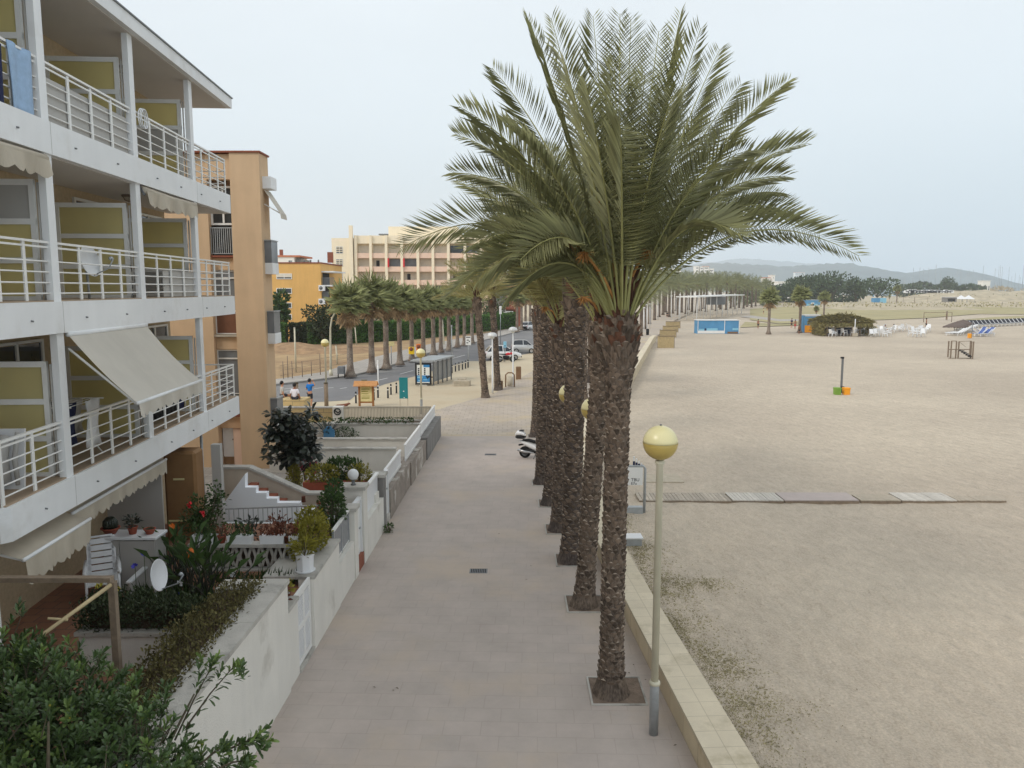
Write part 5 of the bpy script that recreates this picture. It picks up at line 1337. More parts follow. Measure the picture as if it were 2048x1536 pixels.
def palm_trunk(name_parent, base, top, r_base, r_mid, r_top, boots=True, rowh=.085, nper=11, mats=None, collar=.9, wob=.02):
    mb=MB(); base=Vector(base); top=Vector(top); Ht=(top-base).length; n=26 if boots else 10; seg=int(Ht/.12) if boots else 14
    def rad(z):
        t=z/Ht
        r=r_mid+(r_base-r_mid)*math.exp(-z/.28)
        if z>Ht-collar*1.6: r+=(r_top-r_mid)*max(0,min(1,(z-(Ht-collar*1.6))/(collar*.9)))**1.2
        if z>Ht-.3: r*=1-.35*((z-(Ht-.3))/.3)**1.5
        return r
    ax=(top-base).normalized(); X=Vector((1,0,0))-ax*ax.x; X.normalize(); Y=ax.cross(X)
    bend=random.uniform(-.05,.05); ph=random.uniform(0,6)
    def cen(z): return base+ax*z+X*(bend*math.sin(math.pi*z/Ht))+Y*(.04*math.sin(2*math.pi*z/Ht+ph))*(z/Ht)
    vs=[];fs=[]
    for i in range(seg+1):
        z=Ht*i/seg; c=cen(z); r=rad(z)
        for k in range(n):
            t=6.28318*k/n; rr=r*(1+random.uniform(-wob,wob)); vs.append(c+(X*math.cos(t)+Y*math.sin(t))*rr)
    for i in range(seg):
        for k in range(n): fs.append((i*n+k,i*n+(k+1)%n,(i+1)*n+(k+1)%n,(i+1)*n+k))
    fs.append(tuple(range(seg*n,(seg+1)*n)))
    mb.cm=0; mb.add(vs,fs,True)
    if boots:
        rows=int((Ht-.2)/rowh)
        for i in range(rows):
            z=.32+i*rowh; t=z/Ht; topz=z>Ht-collar; near=z>Ht-collar*.55
            k_n=nper if not topz else nper
            for k in range(k_n):
                a=6.28318*(k+ .5*(i%2))/k_n + i*.07+random.uniform(-.06,.06); zz=z+random.uniform(-.03,.03)
                out=X*math.cos(a)+Y*math.sin(a); tg=ax.cross(out); c=cen(zz); r=rad(zz)
                w_=r*6.28/k_n*.52*random.uniform(.75,1.1); h=rowh*random.uniform(.8,1.4)
                pr=random.uniform(.012,.042)*(1.0 if not topz else random.uniform(1.4,3.2)); lift=0
                if topz: h*=random.uniform(1.0,1.8); lift=random.uniform(.0,.09); w_*=random.uniform(.6,1.0)
                p=c+out*(r*.985)
                L_=p-tg*w_; Rr=p+tg*w_; B_=p-ax*h*.9; T=p+out*pr+ax*(h*.25+lift); K=p+ax*h*.5+out*.002
                T1=T-tg*w_*.55; T2=T+tg*w_*.55
                mb.cm=3 if near and random.random()<.35 else 1
                mb.add([L_,B_,Rr,T1,T2],[(0,1,3),(1,4,3),(1,2,4)],False)
                mb.cm=2 if (random.random()<.5 or topz) else 1
                if near and random.random()<.25: mb.cm=3
                mb.add([L_,T1,T2,Rr,K],[(0,1,4),(1,2,4),(2,3,4)],False)
    mb.cm=0
    return mb.build('trunk',mats or [W['trunk'],W['boot'],W['bootcut'],W['bootred']],name_parent), cen(Ht)
def crown_random(n,Lf,up_bias,seedv,droop=.5,base=Vector((0,0,0)),span=74):
    rnd=random.Random(seedv); out=[]
    for i in range(n):
        az=i*2.39996+rnd.uniform(-.25,.25); q=(i+.5)/n
        el=R(86)-R(span)*q**.9+rnd.uniform(-.1,.1)     # inner fronds upright, outer ones hang
        L=Lf*rnd.uniform(.85,1.1)*(.85+.25*math.sin(math.pi*min(1,q+.15)))
        d=Vector((math.cos(az)*math.cos(el),math.sin(az)*math.cos(el),math.sin(el)))
        ctrl=base+d*L*.55; dr=droop*(.35+.9*math.cos(el)**2)
        tip=base+d*L*.95+Vector((math.cos(az)*.15*L,math.sin(az)*.15*L,-L*dr*.42))
        out.append((base+Vector((math.cos(az)*.1,math.sin(az)*.1,rnd.uniform(-.12,.15)-.25*q)),ctrl,tip))
    return out
def proj(p):
    d=p-Vector((0,0,H)); f=d.y*CP-d.z*SP; return 1024+F*d.x/f, 768-F*(d.y*SP+d.z*CP)/f
def trim(fr,n):
    # the crowded side of the row: salt wind from the sea keeps the low seaward fronds short
    keep=[f for f in fr if not (proj(f[2])[0]>1265 and proj(f[2])[1]>470) and not proj(f[2])[1]>640]
    return keep[:n]
def feather_palm(lab,b,t,rb,rm,rt,fronds,nl=62,L=.46,Wd=.034,fruit=(),dark=False,rowh=.085,nper=11,group='palms along the sea wall',lf_mat='frond'):
    r=thing('date_palm',lab,'palm tree',tuple(b),group)
    mats=[W['trunkdark' if dark else 'trunk'],W['boot'],W['bootcut'],W['bootred']]
    o,tp=palm_trunk(r,b,t,rb,rm,rt,True,rowh,nper,mats)
    lf=MB(); rc=MB()
    for f in fronds: frond(lf,rc,*f,nl=nl,L=L,Wd=Wd)
    c=lf.build('crown',W[lf_mat],r); rc.build('rachis',W['rachis'],c)
    for p in fruit:
        mb=MB()
        for k in range(80):
            d=Vector((random.gauss(0,.7),random.gauss(0,.7),random.gauss(-.8,.5))).normalized(); l=random.uniform(.08,.26); q=Vector(p)
            mb.leaf(q-d*.02,d,Vector((random.random(),random.random(),random.random())),l,.010)
        mb.tube([Vector(t)+Vector((0,0,-.05)),Vector(t).lerp(Vector(p),.5)+Vector((0,0,.12)),Vector(p)],[.03,.025,.02],6)
        mb.build('fruit_cluster',W['fruit'],r)
    # split old leaf bases at the crown
    mb=MB()
    for k in range(14):
        a=k*2.4; e=Vector(t)+Vector((math.cos(a)*.34,math.sin(a)*.34,.38+.2*(k%3))); mb.tube([Vector(t)+Vector((math.cos(a)*.13,math.sin(a)*.13,-.15)),Vector(t).lerp(e,.55)+Vector((0,0,.08)),e],[.06,.045,.02],6)
    mb.build('leaf_base',W['bootred'],r)
    return r
# nearest palm, fronds as seen
b1=G(1222,1385); t1=at(1242,625,b1.y)
tips=[(1055,35,.5,.10),(1102,36,-.5,.12),(1186,32,.7,.05),(1240,27,.2,.03),(1262,38,1.0,.04),(1362,28,.3,.08),(1402,56,-.7,.1),(1440,98,1.1,.12),(1318,62,-1.0,.06),
 (1482,168,1.4,.22),(1576,163,-.2,.25),(1614,286,.3,.34),(1572,352,-.9,.4),(1560,385,1.3,.42),(1718,512,-.1,.62),(1598,430,.7,.5),(1480,470,-1.3,.5),
 (984,136,.6,.2),(918,213,-.5,.3),(910,268,.9,.34),(905,345,-.9,.42),(800,497,-.3,.62),(893,595,-1.1,.66),(985,420,1.4,.4),(1000,300,1.6,.3),
 (1228,120,-2.0,.1),(1290,150,-1.9,.1),(1172,170,-2.1,.12),(1128,120,-1.3,.1),(1345,190,-2.2,.2),(1420,250,2.1,.3),(1010,250,-1.6,.3),(1500,300,-1.6,.38),(1240,250,-2.9,.35),(930,498,-.8,.5),(955,562,-1.3,.56),(1012,600,-.9,.5),(1040,520,-1.7,.5),(1640,468,1.0,.52)]
fr=[]
for (px,py,dy,arch) in tips:
    tip=at(px,py,b1.y+dy); a=math.atan2(dy,(px-1242)/120)
    base=t1+Vector((math.cos(a)*.14,math.sin(a)*.14,random.uniform(-.25,.1)))
    chord=tip-base
    ctrl=base+chord*.5+Vector((0,0,arch*3.0))-Vector((chord.x,chord.y,0))*.10
    fr.append((base,ctrl,tip))
feather_palm('nearest date palm with grey-brown trunk in the front tree pit beside the lamp post',b1,t1,.34,.195,.30,fr,nl=70,L=.58,Wd=.027,fruit=[at(1140,478,b1.y-.5),at(1168,505,b1.y-.7),at(1205,400,b1.y-.2),at(1290,500,b1.y-.5)])
pit(b1.x+.1,b1.y+.05,.92)
near=[((1168,1210),(1208,640),.20,'second date palm of the row, leaning right behind the nearest trunk',3.4,.30,False),
 ((1142,1122),(1152,545),0.25,'third date palm of the row, tallest dark straight trunk',3.6,.34,True),
 ((1118,1060),(1122,648),0.21,'fourth date palm of the row, shorter trunk with a reddish leaf collar',3.6,.33,True),
 ((1101,1008),(1112,560),0.22,'fifth date palm of the row, mostly hidden behind the third and fourth trunks',3.4,.33,True),
 ((1086,966),(1092,585),0.25,'sixth date palm of the row, standing beside the parked scooter',3.4,.32,True),
 ((1072,873),(1077,612),0.24,'seventh date palm of the row, slim trunk behind the scooter with a wide leaf collar',3.5,.32,True)]
for i,(bp,tp,dz,lab,Lf,rt,dk) in enumerate(near):
    b=G(*bp); t=at(tp[0],tp[1],b.y)
    fr=trim(crown_random(40,Lf,0,i+3,base=t,droop=.5),21)
    feather_palm(lab,b,t,dz+.14,dz,max(dz+.07,rt*.9),fr,nl=56,L=.54,Wd=.033,dark=dk,rowh=.095,nper=9,fruit=[t+Vector((-.5,-.4,.5))] if i in (0,2) else (),lf_mat='frondold' if i in (2,3,5) else 'frond')
    pit(b.x+.08,b.y+.05,.92)
# farther palms of the same curved row
for i,(bp,tp,lab) in enumerate((((1168,798),(1170,610),'slender date palm seen through the gap right of the third trunk'),((1179,765),(1181,640),'short dark date palm behind the mushroom lamp in the trunk gap'),((1100,760),(1102,600),'slender date palm glimpsed between the sixth and fourth trunks'),((1225,712),(1228,560),'date palm just beyond the collar of the nearest trunk'))):
    b=G(*bp); t=at(tp[0],tp[1],b.y); feather_palm(lab,b,t,.32,.2,.27,trim(crown_random(30,3.0,0,i+31,base=t,droop=.6),22),nl=30,L=.5,Wd=.07,dark=bool(i%2),rowh=.16,nper=7,lf_mat='frondold')
# two leaning palms on the plaza
for i,(bp,tp,lab) in enumerate((((971,795),(953,592),'leaning slim palm on the sandy plaza, the left one of the pair'),((996,780),(983,590),'leaning slim palm on the sandy plaza, the right one of the pair'))):
    b=G(*bp); t=at(tp[0],tp[1],b.y); feather_palm(lab,b,t,.34,.21,.27,crown_random(26,3.0,0,i+51,base=t,droop=.6),nl=30,L=.5,Wd=.06,dark=bool(i),rowh=.15,nper=7,group='leaning palms on the plaza',lf_mat='frondold')

# ---------------- fan palms along the street: three built, the rest copies
def fan_leaf(mb,base,d,petl,R_,nseg,st,hang=.25):
    p=base+d*petl+Vector((0,0,-.06)); st.tube([base,base.lerp(p,.5)+Vector((0,0,.06)),p],[.016,.013,.01],4,False)
    sd=d.cross(Vector((0,0,1)))
    if sd.length<.1: sd=Vector((1,0,0))
    sd.normalize(); up=sd.cross(d)
    for k in range(nseg):
        a=R(-105)+R(210)*k/(nseg-1); q=(d*math.cos(a)+sd*math.sin(a)+up*random.uniform(-.05,.2)+Vector((0,0,-hang*random.uniform(.4,1.2)))).normalized()
        mb.leaf(p,q,up,R_*random.uniform(.8,1.1)*(1-.18*abs(a)/1.8),.10,-.25)
def fan_palm(lab,h,seedv,skirt=26):
    random.seed(seedv); r=thing('fan_palm',lab,'palm tree',(0,0,0),'fan palms along the street')
    mb=MB(); n=14; prof=[]
    for i in range(25):
        z=h*i/24; rr=.25+.28*math.exp(-z/.35)-.03*i/24+random.uniform(-.012,.012); prof.append((rr,z))
    mb.lathe(prof,(0,0,0),n); 
    for v in range(160):
        z=random.uniform(.5,h); a=random.uniform(0,6.28); o=Vector((math.cos(a),math.sin(a),0))*.2+Vector((0,0,z)); mb.leaf(o,Vector((math.cos(a)*.5,math.sin(a)*.5,.8)),Vector((math.cos(a),math.sin(a),-.2)),.1,.1)
    mb.build('trunk',W['trunkfan'],r)
    lf=MB(); st=MB(); top=Vector((0,0,h))
    for i in range(44):
        az=i*2.4+random.uniform(-.2,.2); el=R(80)-R(110)*((i+.5)/44)**.9; d=Vector((math.cos(az)*math.cos(el),math.sin(az)*math.cos(el),math.sin(el)))
        fan_leaf(lf,top+Vector((0,0,random.uniform(-.3,.25))),d,random.uniform(.75,1.15),random.uniform(1.0,1.3),17,st,.5)
    c=lf.build('crown',W['fan'],r); st.build('petiole',W['rachis'],c)
    dd=MB(); s2=MB()
    for i in range(skirt):
        az=i*2.4; el=R(-35)-R(45)*random.random(); d=Vector((math.cos(az)*math.cos(el),math.sin(az)*math.cos(el),math.sin(el)))
        fan_leaf(dd,top+Vector((0,0,random.uniform(-.7,-.2))),d,random.uniform(.5,.9),random.uniform(.8,1.1),11,s2,.8)
    o=dd.build('dead_leaf_skirt',W['fandead'],r); s2.build('dead_petiole',W['fandead'],o)
    return r
random.seed(11)
rowp=[(701,753,6.0),(744,745,6.4),(773,737,6.5),(800,730,7.0),(824,722,6.8),(847,716,6.9),(867,710,7.2),(882,705,6.6),(898,701,6.9),(915,695,6.7),(929,691,6.9),(944,687,7.1),(1034,664,7.0),(1043,660,6.9),(1051,657,7.2),(1060,654,7.0),(1068,651,7.0)]
ordn=['first','second','third','fourth','fifth','sixth','seventh','eighth','ninth','tenth','eleventh','twelfth']
protos=[]
for i,(px,py,h) in enumerate(rowp):
    g=G(px,py,.12)
    if i==0: lab='fan palm with the biggest skirt of dead leaves, first of the street row'
    elif i<12: lab='fan palm on the far pavement, %s of the street row'%ordn[i]
    else: lab='distant fan palm at the far end of the street, %s beyond the hedge corner'%ordn[i-12]
    if i<3: o=fan_palm(lab,h,20+i,44 if i==0 else 22); protos.append(o)
    else: o=dup(protos[1+i%2],label=lab); 
    o.location=g; s=1.0 if i<3 else h/7.6
    o.rotation_euler=(0,0,random.uniform(0,6.28)); o.scale=(s,s,s*random.uniform(.96,1.04))
random.seed(5)
# ---------------- far avenue palms (feather crowns, shared meshes)
def far_palm(lab,h,seedv,Lf=4.5,n=34,nl=17,grp='palms of the far avenue'):
    random.seed(seedv); r=thing('date_palm',lab,'palm tree',(0,0,0),grp)
    mb=MB(); mb.tube([(0,0,0),(0,0,.6),(0,.05,h*.5),(0,0,h-.8),(0,0,h)],[.5,.36,.34,.36,.5],10); mb.build('trunk',W['trunk'],r)
    lf=MB(); rc=MB()
    for f in crown_random(n,Lf,0,seedv,base=Vector((0,0,h)),droop=.7,span=112): frond(lf,rc,*f,nl=nl,L=.62,Wd=.13,r0=.04,nseg=6)
    c=lf.build('crown',W['farfrond'],r); rc.build('rachis',W['rachis'],c)
    return r
fpp=[far_palm('x',8.6,61),far_palm('x',8.2,62),far_palm('x',9.2,63)]
av=[(1282,672,.72),(1290,658,.8),(1299,648,.85),(1309,640,.9),(1318,634,.95),(1326,630,1.0),(1338,634,.95),(1345,627,1),(1356,630,1.0),(1363,625,1.02),(1372,628,1),(1384,624,1),(1393,626,1.02),(1401,622,1.05),(1412,624,1),(1424,620,1.02),(1432,622,1.0),(1441,619,1.05),(1452,620,1.03),(1461,617,1.04),(1470,618,1.0),(1478,616,1.03),(1487,617,1.0),(1494,614,1.05),(1503,615,1.0),(1511,613,1.03),(1331,625,1.05),(1352,622,1.1),(1377,620,1.1),(1407,618,1.1),(1437,616,1.12),(1466,614,1.12)]
random.seed(8)
for i,(px,py,s) in enumerate(av):
    g=G(px,py); lab=''
    o=fpp[i%3] if i<3 else dup(fpp[i%3])
    if px<1322: lab='date palm in the left row of the far avenue, near the reed screens'
    elif px<1400: lab='date palm in the middle of the far grove, left of the white pergola'
    else: lab='date palm on the right of the far grove, behind the white pergola roof'
    o['label']=lab; o['group']={'l':'palms in the left avenue row','m':'palms in the avenue middle','r':'palms on the avenue right'}['l' if px<1322 else 'm' if px<1400 else 'r']
    o.location=g; o.scale=(s,s,s*random.uniform(.94,1.05)); o.rotation_euler=(0,0,random.uniform(0,6.28))
# beach fan palms
for i,(px,py,top,lab) in enumerate(((1537,668,575,'short fan palm on the sand left of the three sunbathers'),(1599,665,572,'short fan palm on the sand beside the blue kiosk'),(1647,640,582,'fan palm with drooping leaves behind the blue kiosk'),(1793,610,570,'fan palm on the beach beside the blue and red hut'),(1632,640,612,'low bushy palm between the kiosk and the far lawn'),(1778,610,588,'stumpy bare palm trunk beside the blue and red hut'),(1971,566,548,'lone date-like palm far away by the marina masts'))):
    g=G(px,py,ZS); hh=(at(px,top,g.y).z-ZS)
    o=dup(protos[1+i%2],label=lab,group='beach palms'); s=hh/8.1; 
    if i in (4,): s*=1.0
    o.location=g; o.scale=(s*(1.0 if i!=5 else .5),s*(1.0 if i!=5 else .5),s); o.rotation_euler=(0,0,i*1.3)
random.seed(3)
# ================================================================ STREET, PLAZA, BUILDINGS BEYOND
def hedge_line(lab,p,q,dep,z0,z1,L,Wd,n,m,name='hedge'):
    p=Vector((p[0],p[1],0)); q=Vector((q[0],q[1],0)); d=(q-p); ln=d.length; d.normalize(); nb=Vector((-d.y,d.x,0))
    if nb.y<0: nb=-nb
    r=thing(name,lab,'hedge',((p.x+q.x)/2,(p.y+q.y)/2,z0)); pts=[]
    for _ in range(n):
        u=random.random()*ln; k=random.random()
        wv=.12*math.sin(u*1.3)+.1*math.sin(u*3.1+2)
        if k<.62: v=wv*.5+random.random()**2*.3; z=z0+(z1-z0)*random.random(); nn=-nb+Vector((0,0,.2))
        else: v=random.random()*dep; z=z1+wv-random.random()**2*.3; nn=Vector((0,0,1))
        pts.append((p+d*u+nb*v+Vector((0,0,z)),nn))
    mb=MB(); leaves(mb,pts,L,Wd,.2,1.0); mb.build('foliage',m,r)
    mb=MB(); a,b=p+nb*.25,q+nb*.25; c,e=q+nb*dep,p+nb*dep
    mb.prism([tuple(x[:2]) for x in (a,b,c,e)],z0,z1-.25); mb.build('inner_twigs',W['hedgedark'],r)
hg=[(440,690),(572,690)],[(574,689),(614,690)],[(616,690),(700,688)],[(702,688),(800,682)],[(802,682),(905,672)],[(907,672),(1034,656)]
labs=['clipped green hedge at the left edge of the field, beside the orange tower','darker recessed stretch of clipped hedge forming an old gateway in the field hedge','bright clipped hedge right of the dark gateway, behind the globe lamp','clipped hedge behind the first fan palms of the street','clipped hedge behind the middle fan palms and yellow box','clipped hedge at the far right end near the red brick house']
for i,((a,b),lab) in enumerate(zip(hg,labs)):
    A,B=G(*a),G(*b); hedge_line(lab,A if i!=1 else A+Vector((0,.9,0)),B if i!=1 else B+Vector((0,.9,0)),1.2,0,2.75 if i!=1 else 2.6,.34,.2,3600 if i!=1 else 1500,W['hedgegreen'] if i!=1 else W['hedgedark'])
A=G(585,700); hedge_line('lower dark hedge under the ochre building',at(560,655,122),at(640,655,122),1.5,0,3.3,.4,.25,1200,W['hedgedark'])
# generic leafy tree
def leafy(lab,c,h,rx,n,m,L=.4,name='tree',cat='tree',grp=None,trunkh=.4,blobs=6):
    c=Vector(c); r=thing(name,lab,cat,tuple(c),grp); mb=MB(); th=h*trunkh
    mb.tube([c,c+Vector((0,0,th*.6)),c+Vector((.1,0,th))],[h*.035,h*.028,h*.022],8)
    ells=[]
    for k in range(blobs):
        a=k*2.4; q=rx*.55*(.4+.6*(k%3)/2); z=th+(h-th)*(.25+.6*k/blobs); e=Vector((c.x+math.cos(a)*q,c.y+math.sin(a)*q,c.z+z)); ells.append((tuple(e),(rx*.55,rx*.55,(h-th)*.3)))
        mb.tube([c+Vector((0,0,th*.8)),e],[h*.018,h*.006],5)
    mb.build('trunk',W['twig'],r); mb=MB(); leaves(mb,ell_pts(ells,n,.6),L,L*.55); mb.build('crown',m,r); return r
leafy('dark bushy tree at the corner of the ochre building',at(645,640,100)*1+Vector((0,0,-at(645,640,100).z)),5.4,2.9,1500,W['hedgedark'],.45,trunkh=.15)
leafy('leaning banana-like palm tree in front of the ochre building left window column',Vector((at(560,640,104).x,104,0)),7.2,1.7,500,W['leafgreen'],.7,trunkh=.3,blobs=4)
for i,px in enumerate((720,770,830,880,930,985)):
    p=at(px,640,128+i*3); leafy('dark garden tree behind the hedge, %s from the left'%['first','second','third','fourth','fifth','sixth'][i],(p.x,p.y,0),5.2+(i%3)*.5,3.2,800,W['leafgreen'] if i%2 else W['pine'],.5,trunkh=.1)
# fence posts with wire along the field
for i,(px,py,hh) in enumerate(((567,758,1.5),(576,757,1.9),(585,757,1.5),(605,754,1.4),(623,752,1.3),(641,750,1.9))):
    g=G(px,py,.1); mb=MB(); mb.tube([(g.x,g.y,0),(g.x+random.uniform(-.04,.04),g.y,hh)],.035,6)
    o=mb.build('fence_post',W['steelbrown'],loc=tuple(g)); tag(o,'thin rusty fence post at the field edge, %s from the left'%['first','second','third','fourth','fifth','sixth'][i],'post','field fence posts')
A,B=G(560,759,.1),G(700,729,.1); r=thing('wire_fence','sagging wire mesh fence between the dry field and the far pavement','fence',tuple(A)); mb=MB()
for z in (.3,.7,1.1): mb.tube([A+Vector((0,.1,z)),A.lerp(B,.5)+Vector((0,.1,z-.08)),B+Vector((0,.1,z))],.012,4,False)
for k in range(70):
    p=A.lerp(B,k/70); mb.tube([p+Vector((0,.1,.1)),p+Vector((0,.1,1.12))],.006,3,False)
mb.build('wire',W['steelbrown'],r)
for px,py,py0,lab in ((592,744,656,'pale concrete pole rising from the field edge, left one'),(675,757-28,692,'short pale pole behind the litter bin'),(713,690,655,'pale pole standing in front of the hedge'),(888,690,640,'pale leaning pole among the fan palms')):
    g=G(px,py,.06); t=at(px-3,py0,g.y); mb=MB(); mb.tube([g,t],[.09,.07],8); r=thing('pole',lab,'pole',tuple(g)); mb.build('shaft',W['lampcream'],r); mb=MB(); mb.tube([t,t+Vector((0,0,.06))],.085,8); mb.build('cap',W['coping'],r)
# ochre building
def win(mb,par,x0,x1,z0,z1,y,shut=False,name='window',frame='metalwhite'):
    f=MB(); w_=.09
    f.box(x0,x0+w_,y-.08,y+.02,z0,z1); f.box(x1-w_,x1,y-.08,y+.02,z0,z1); f.box(x0+w_,x1-w_,y-.08,y+.02,z0,z0+w_); f.box(x0+w_,x1-w_,y-.08,y+.02,z1-w_,z1); f.box((x0+x1)/2-.04,(x0+x1)/2+.04,y-.075,y+.015,z0+w_,z1-w_)
    o=f.build(name,W[frame],par); f=MB(); f.box(x0+w_,x1-w_,y-.05,y-.02,z0+w_,z1-w_); f.build('pane',W['winglass'],o)
    if shut:
        f=MB(); f.box(x0+w_,(x0+x1)/2-.04 if shut==1 else x1-w_,y-.07,y-.052,z0+(z1-z0)*.35,z1-w_); f.build('blind',W['blind'],o)
YB=112; xl,xr=at(500,600,YB).x,at(643,600,YB).x; zt=at(600,527,YB).z
oc=thing('ochre_apartment_block','ochre yellow apartment block with small slot windows behind the hedge','building',((xl+xr)/2,YB,0))
mb=MB(); mb.box(xl,xr,YB,YB+14,0,zt); mb.build('wall',W['ochre'],oc); mb=MB(); mb.box(xl-.1,xr+.1,YB-.1,YB+14.1,zt+.001,zt+.18); mb.build('roof_edge',W['sill'],oc)
for py,sh in ((553,2),(582,0),(611,1),(634,0)):
    x0,x1=at(553,py,YB).x,at(584,py,YB).x; zc=at(568,py,YB).z; win(None,oc,x0,x1,zc-.38,zc+.42,YB,sh)
for i,py in enumerate((543,571,599)):
    z=at(655,py,YB).z; xb=at(667 if i<2 else 656,py,YB).x; mb=MB(); mb.box(xr,xb,YB+.4,YB+8,z-.12,z+.08); b=mb.build('balcony_slab',W['slabwhite'],oc)
    if i<2:
        zz=at(655,571 if i==0 else 599,YB).z
    mb=MB(); k=14
    zz=z+.08
    if i>0:
        for j in range(k+1): mb.box(xr+(xb-xr)*j/k-.03,xr+(xb-xr)*j/k+.03,YB+.42,YB+.46,zz,zz+1.0)
        mb.box(xr,xb,YB+.41,YB+.47,zz+1.001,zz+1.06); mb.build('railing',W['metalgrey'],b)
    if i<2:
        mb=MB(); mb.box(xr+.001,xr+.05,YB+1,YB+5,z-2.3,z-.2); mb.build('balcony_door',W['dark'],oc)
for py in (576,603):
    p=at(646,py,YB); mb=MB(); mb.bbox(p.x-.55,p.x+.35,YB-.45,YB-.02,p.z-.4,p.z+.4,.04); o=mb.build('air_conditioner',W['plastic'],oc); mb=MB(); mb.lathe([(.24,0),(.24,.02)],(0,0,0),14)
    o2=MB(Matrix.Translation((p.x-.2,YB-.452,p.z)) @ Matrix.Rotation(R(90),4,'X')); o2.lathe([(.26,0),(.26,.02)],(0,0,0),14); o2.build('fan_grille',W['metalgrey'],o)
p=at(650,525,YB); mb=MB(); mb.box(p.x-.35,p.x+.5,YB+3,YB+3.15,zt+.2,zt+1.75); mb.build('sign_panel',W['sill'],oc)
for px in (601,614,630): p=at(px,524,YB); mb=MB(); mb.tube([(p.x,YB+2,zt+.18),(p.x,YB+2,zt+.6)],.12,8); mb.build('chimney',W['metalgrey'],oc)
fw=thing('white_house','white flat-roofed building with chimney peeking over the ochre block roof','building',(at(570,520,160).x,160,0))
a,b=at(548,514,160),at(588,514,160); mb=MB(); mb.box(a.x-6,b.x,160,170,0,a.z); mb.build('wall',W['farwhite'],fw); mb=MB(); mb.box(a.x-6.1,b.x+1.2,159.8,170,a.z+.001,a.z+.35); mb.build('roof',W['farroof'],fw); mb=MB(); c=at(556,506,160); mb.box(c.x-.3,c.x+.3,162,162.6,a.z+.35,a.z+1.6); mb.build('chimney',W['sill'],fw)
win(None,fw,b.x-1.2,b.x-.4,a.z-1.6,a.z-.6,160)
mb=MB(); mb.box(b.x+.001,b.x+1.1,161,168,0,a.z-.4); mb.build('terrace',W['greywall'],fw)
# hotel
YH=170; hx0=at(664,520,YH).x; hx1=at(1010,520,YH).x; zt=at(700,476,YH).z; zr=at(735,471,YH).z; FH=at(700,500,YH).z-at(700,527,YH).z
ht=thing('cream_apartment_hotel','big cream and pink apartment block with a grid of recessed balconies behind the palms','building',((hx0+hx1)/2,YH,0))
mb=MB(); mb.box(hx0,hx1,YH+1.6,YH+18,0,zt); mb.build('wall',W['cream'],ht)
xs_=at(707,500,YH).x; mb=MB(); mb.box(hx0-.003,xs_,YH,YH+1.59,0,zt-.01); mb.build('stair_tower',W['cream'],ht)
mb=MB(); xa_=at(700,500,YH).x; mb.box(xa_,xa_+.75,YH-.9,YH-.01,0,zt+2.6); mb.build('chimney_duct',W['cream'],ht)
mb=MB(); p0,p1=at(778,450,YH+6),at(915,450,YH+6); mb.box(p0.x,p1.x,YH+5,YH+14,zt,at(800,453,YH+5).z); mb.build('roof_house',W['cream'],ht)
mb=MB(); mb.box(p0.x-2.2,p0.x-.02,YH+5,YH+9,zt+1.0,zt+1.25); mb.build('roof_canopy',W['metalgrey'],ht)
zf0=zr-2.0
for i in range(3):
    py=(500,525,554)[i]
    zc=at(680,py,YH).z; win(None,ht,at(672,py,YH).x,at(686,py,YH).x,zc-.75,zc+.75,YH,0)
    for k in range(1,4):
        mb=MB(); x0,x1=at(672,py,YH).x,at(686,py,YH).x; mb.box(x0+.1,x1-.1,YH-.11,YH-.085,zc-.75+k*.37,zc-.72+k*.37+.12); mb.build('window_grille',W['cream'],ht)
bays=[712,742,773,804,836,866,897,930,962,1000]
bx=[at(p,520,YH).x for p in bays]
mb=MB(); mb.box(bx[0],bx[-1],YH+.05,YH+1.59,zf0+.3,zr); mb.build('top_fascia',W['cream'],ht)
for k,x in enumerate(bx):
    mb=MB(); mb.box(x-.28,x+.28,YH-.45,YH+1.58,0,zr+.02); mb.build('rib_column',W['cream'],ht)
    # scalloped bracket under each balcony level
for f in range(6):
    z=zf0-FH*(f+1)+.35
    if z<-1: break
    mb=MB(); mb.box(bx[0],bx[-1],YH+.0,YH+1.585,z-.25,z-.02); mb.build('balcony_slab',W['pinkr'],ht)
    for k in range(len(bx)-1):
        mb=MB(); mb.box(bx[k]+.285,bx[k+1]-.285,YH-.12,YH-.02,z-.3,z+.8); mb.build('balcony_parapet',W['pinkr'],ht)
        mb=MB(); xx0,xx1=bx[k]+.3,bx[k+1]-.3; zz1=z+FH-.45
        t=random.random()
        mb.box(xx0,xx1,YH+1.45,YH+1.58,z+.0,zz1); mb.build('balcony_door',W['blind'] if t<.84 else W['winglass'] if t<.9 else W['greyglass'],ht)
        if t>.55 and t<.72: mb=MB(); mb.box(xx0+.6,xx0+1.3,YH+1.41,YH+1.449,z+.8,zz1-.3); mb.build('window',W['dark'],ht)
for px,py in ((775,525),(806,525)):
    p=at(px,py,YH-.5); mb=MB(); mb.box(p.x,p.x+.35,YH-.5,YH-.46,p.z-1,p.z+.9); o=mb.build('flag',W['red']); tag(o,'red banner hanging between hotel balconies, %s one'%('left' if px<790 else 'right'),'banner')
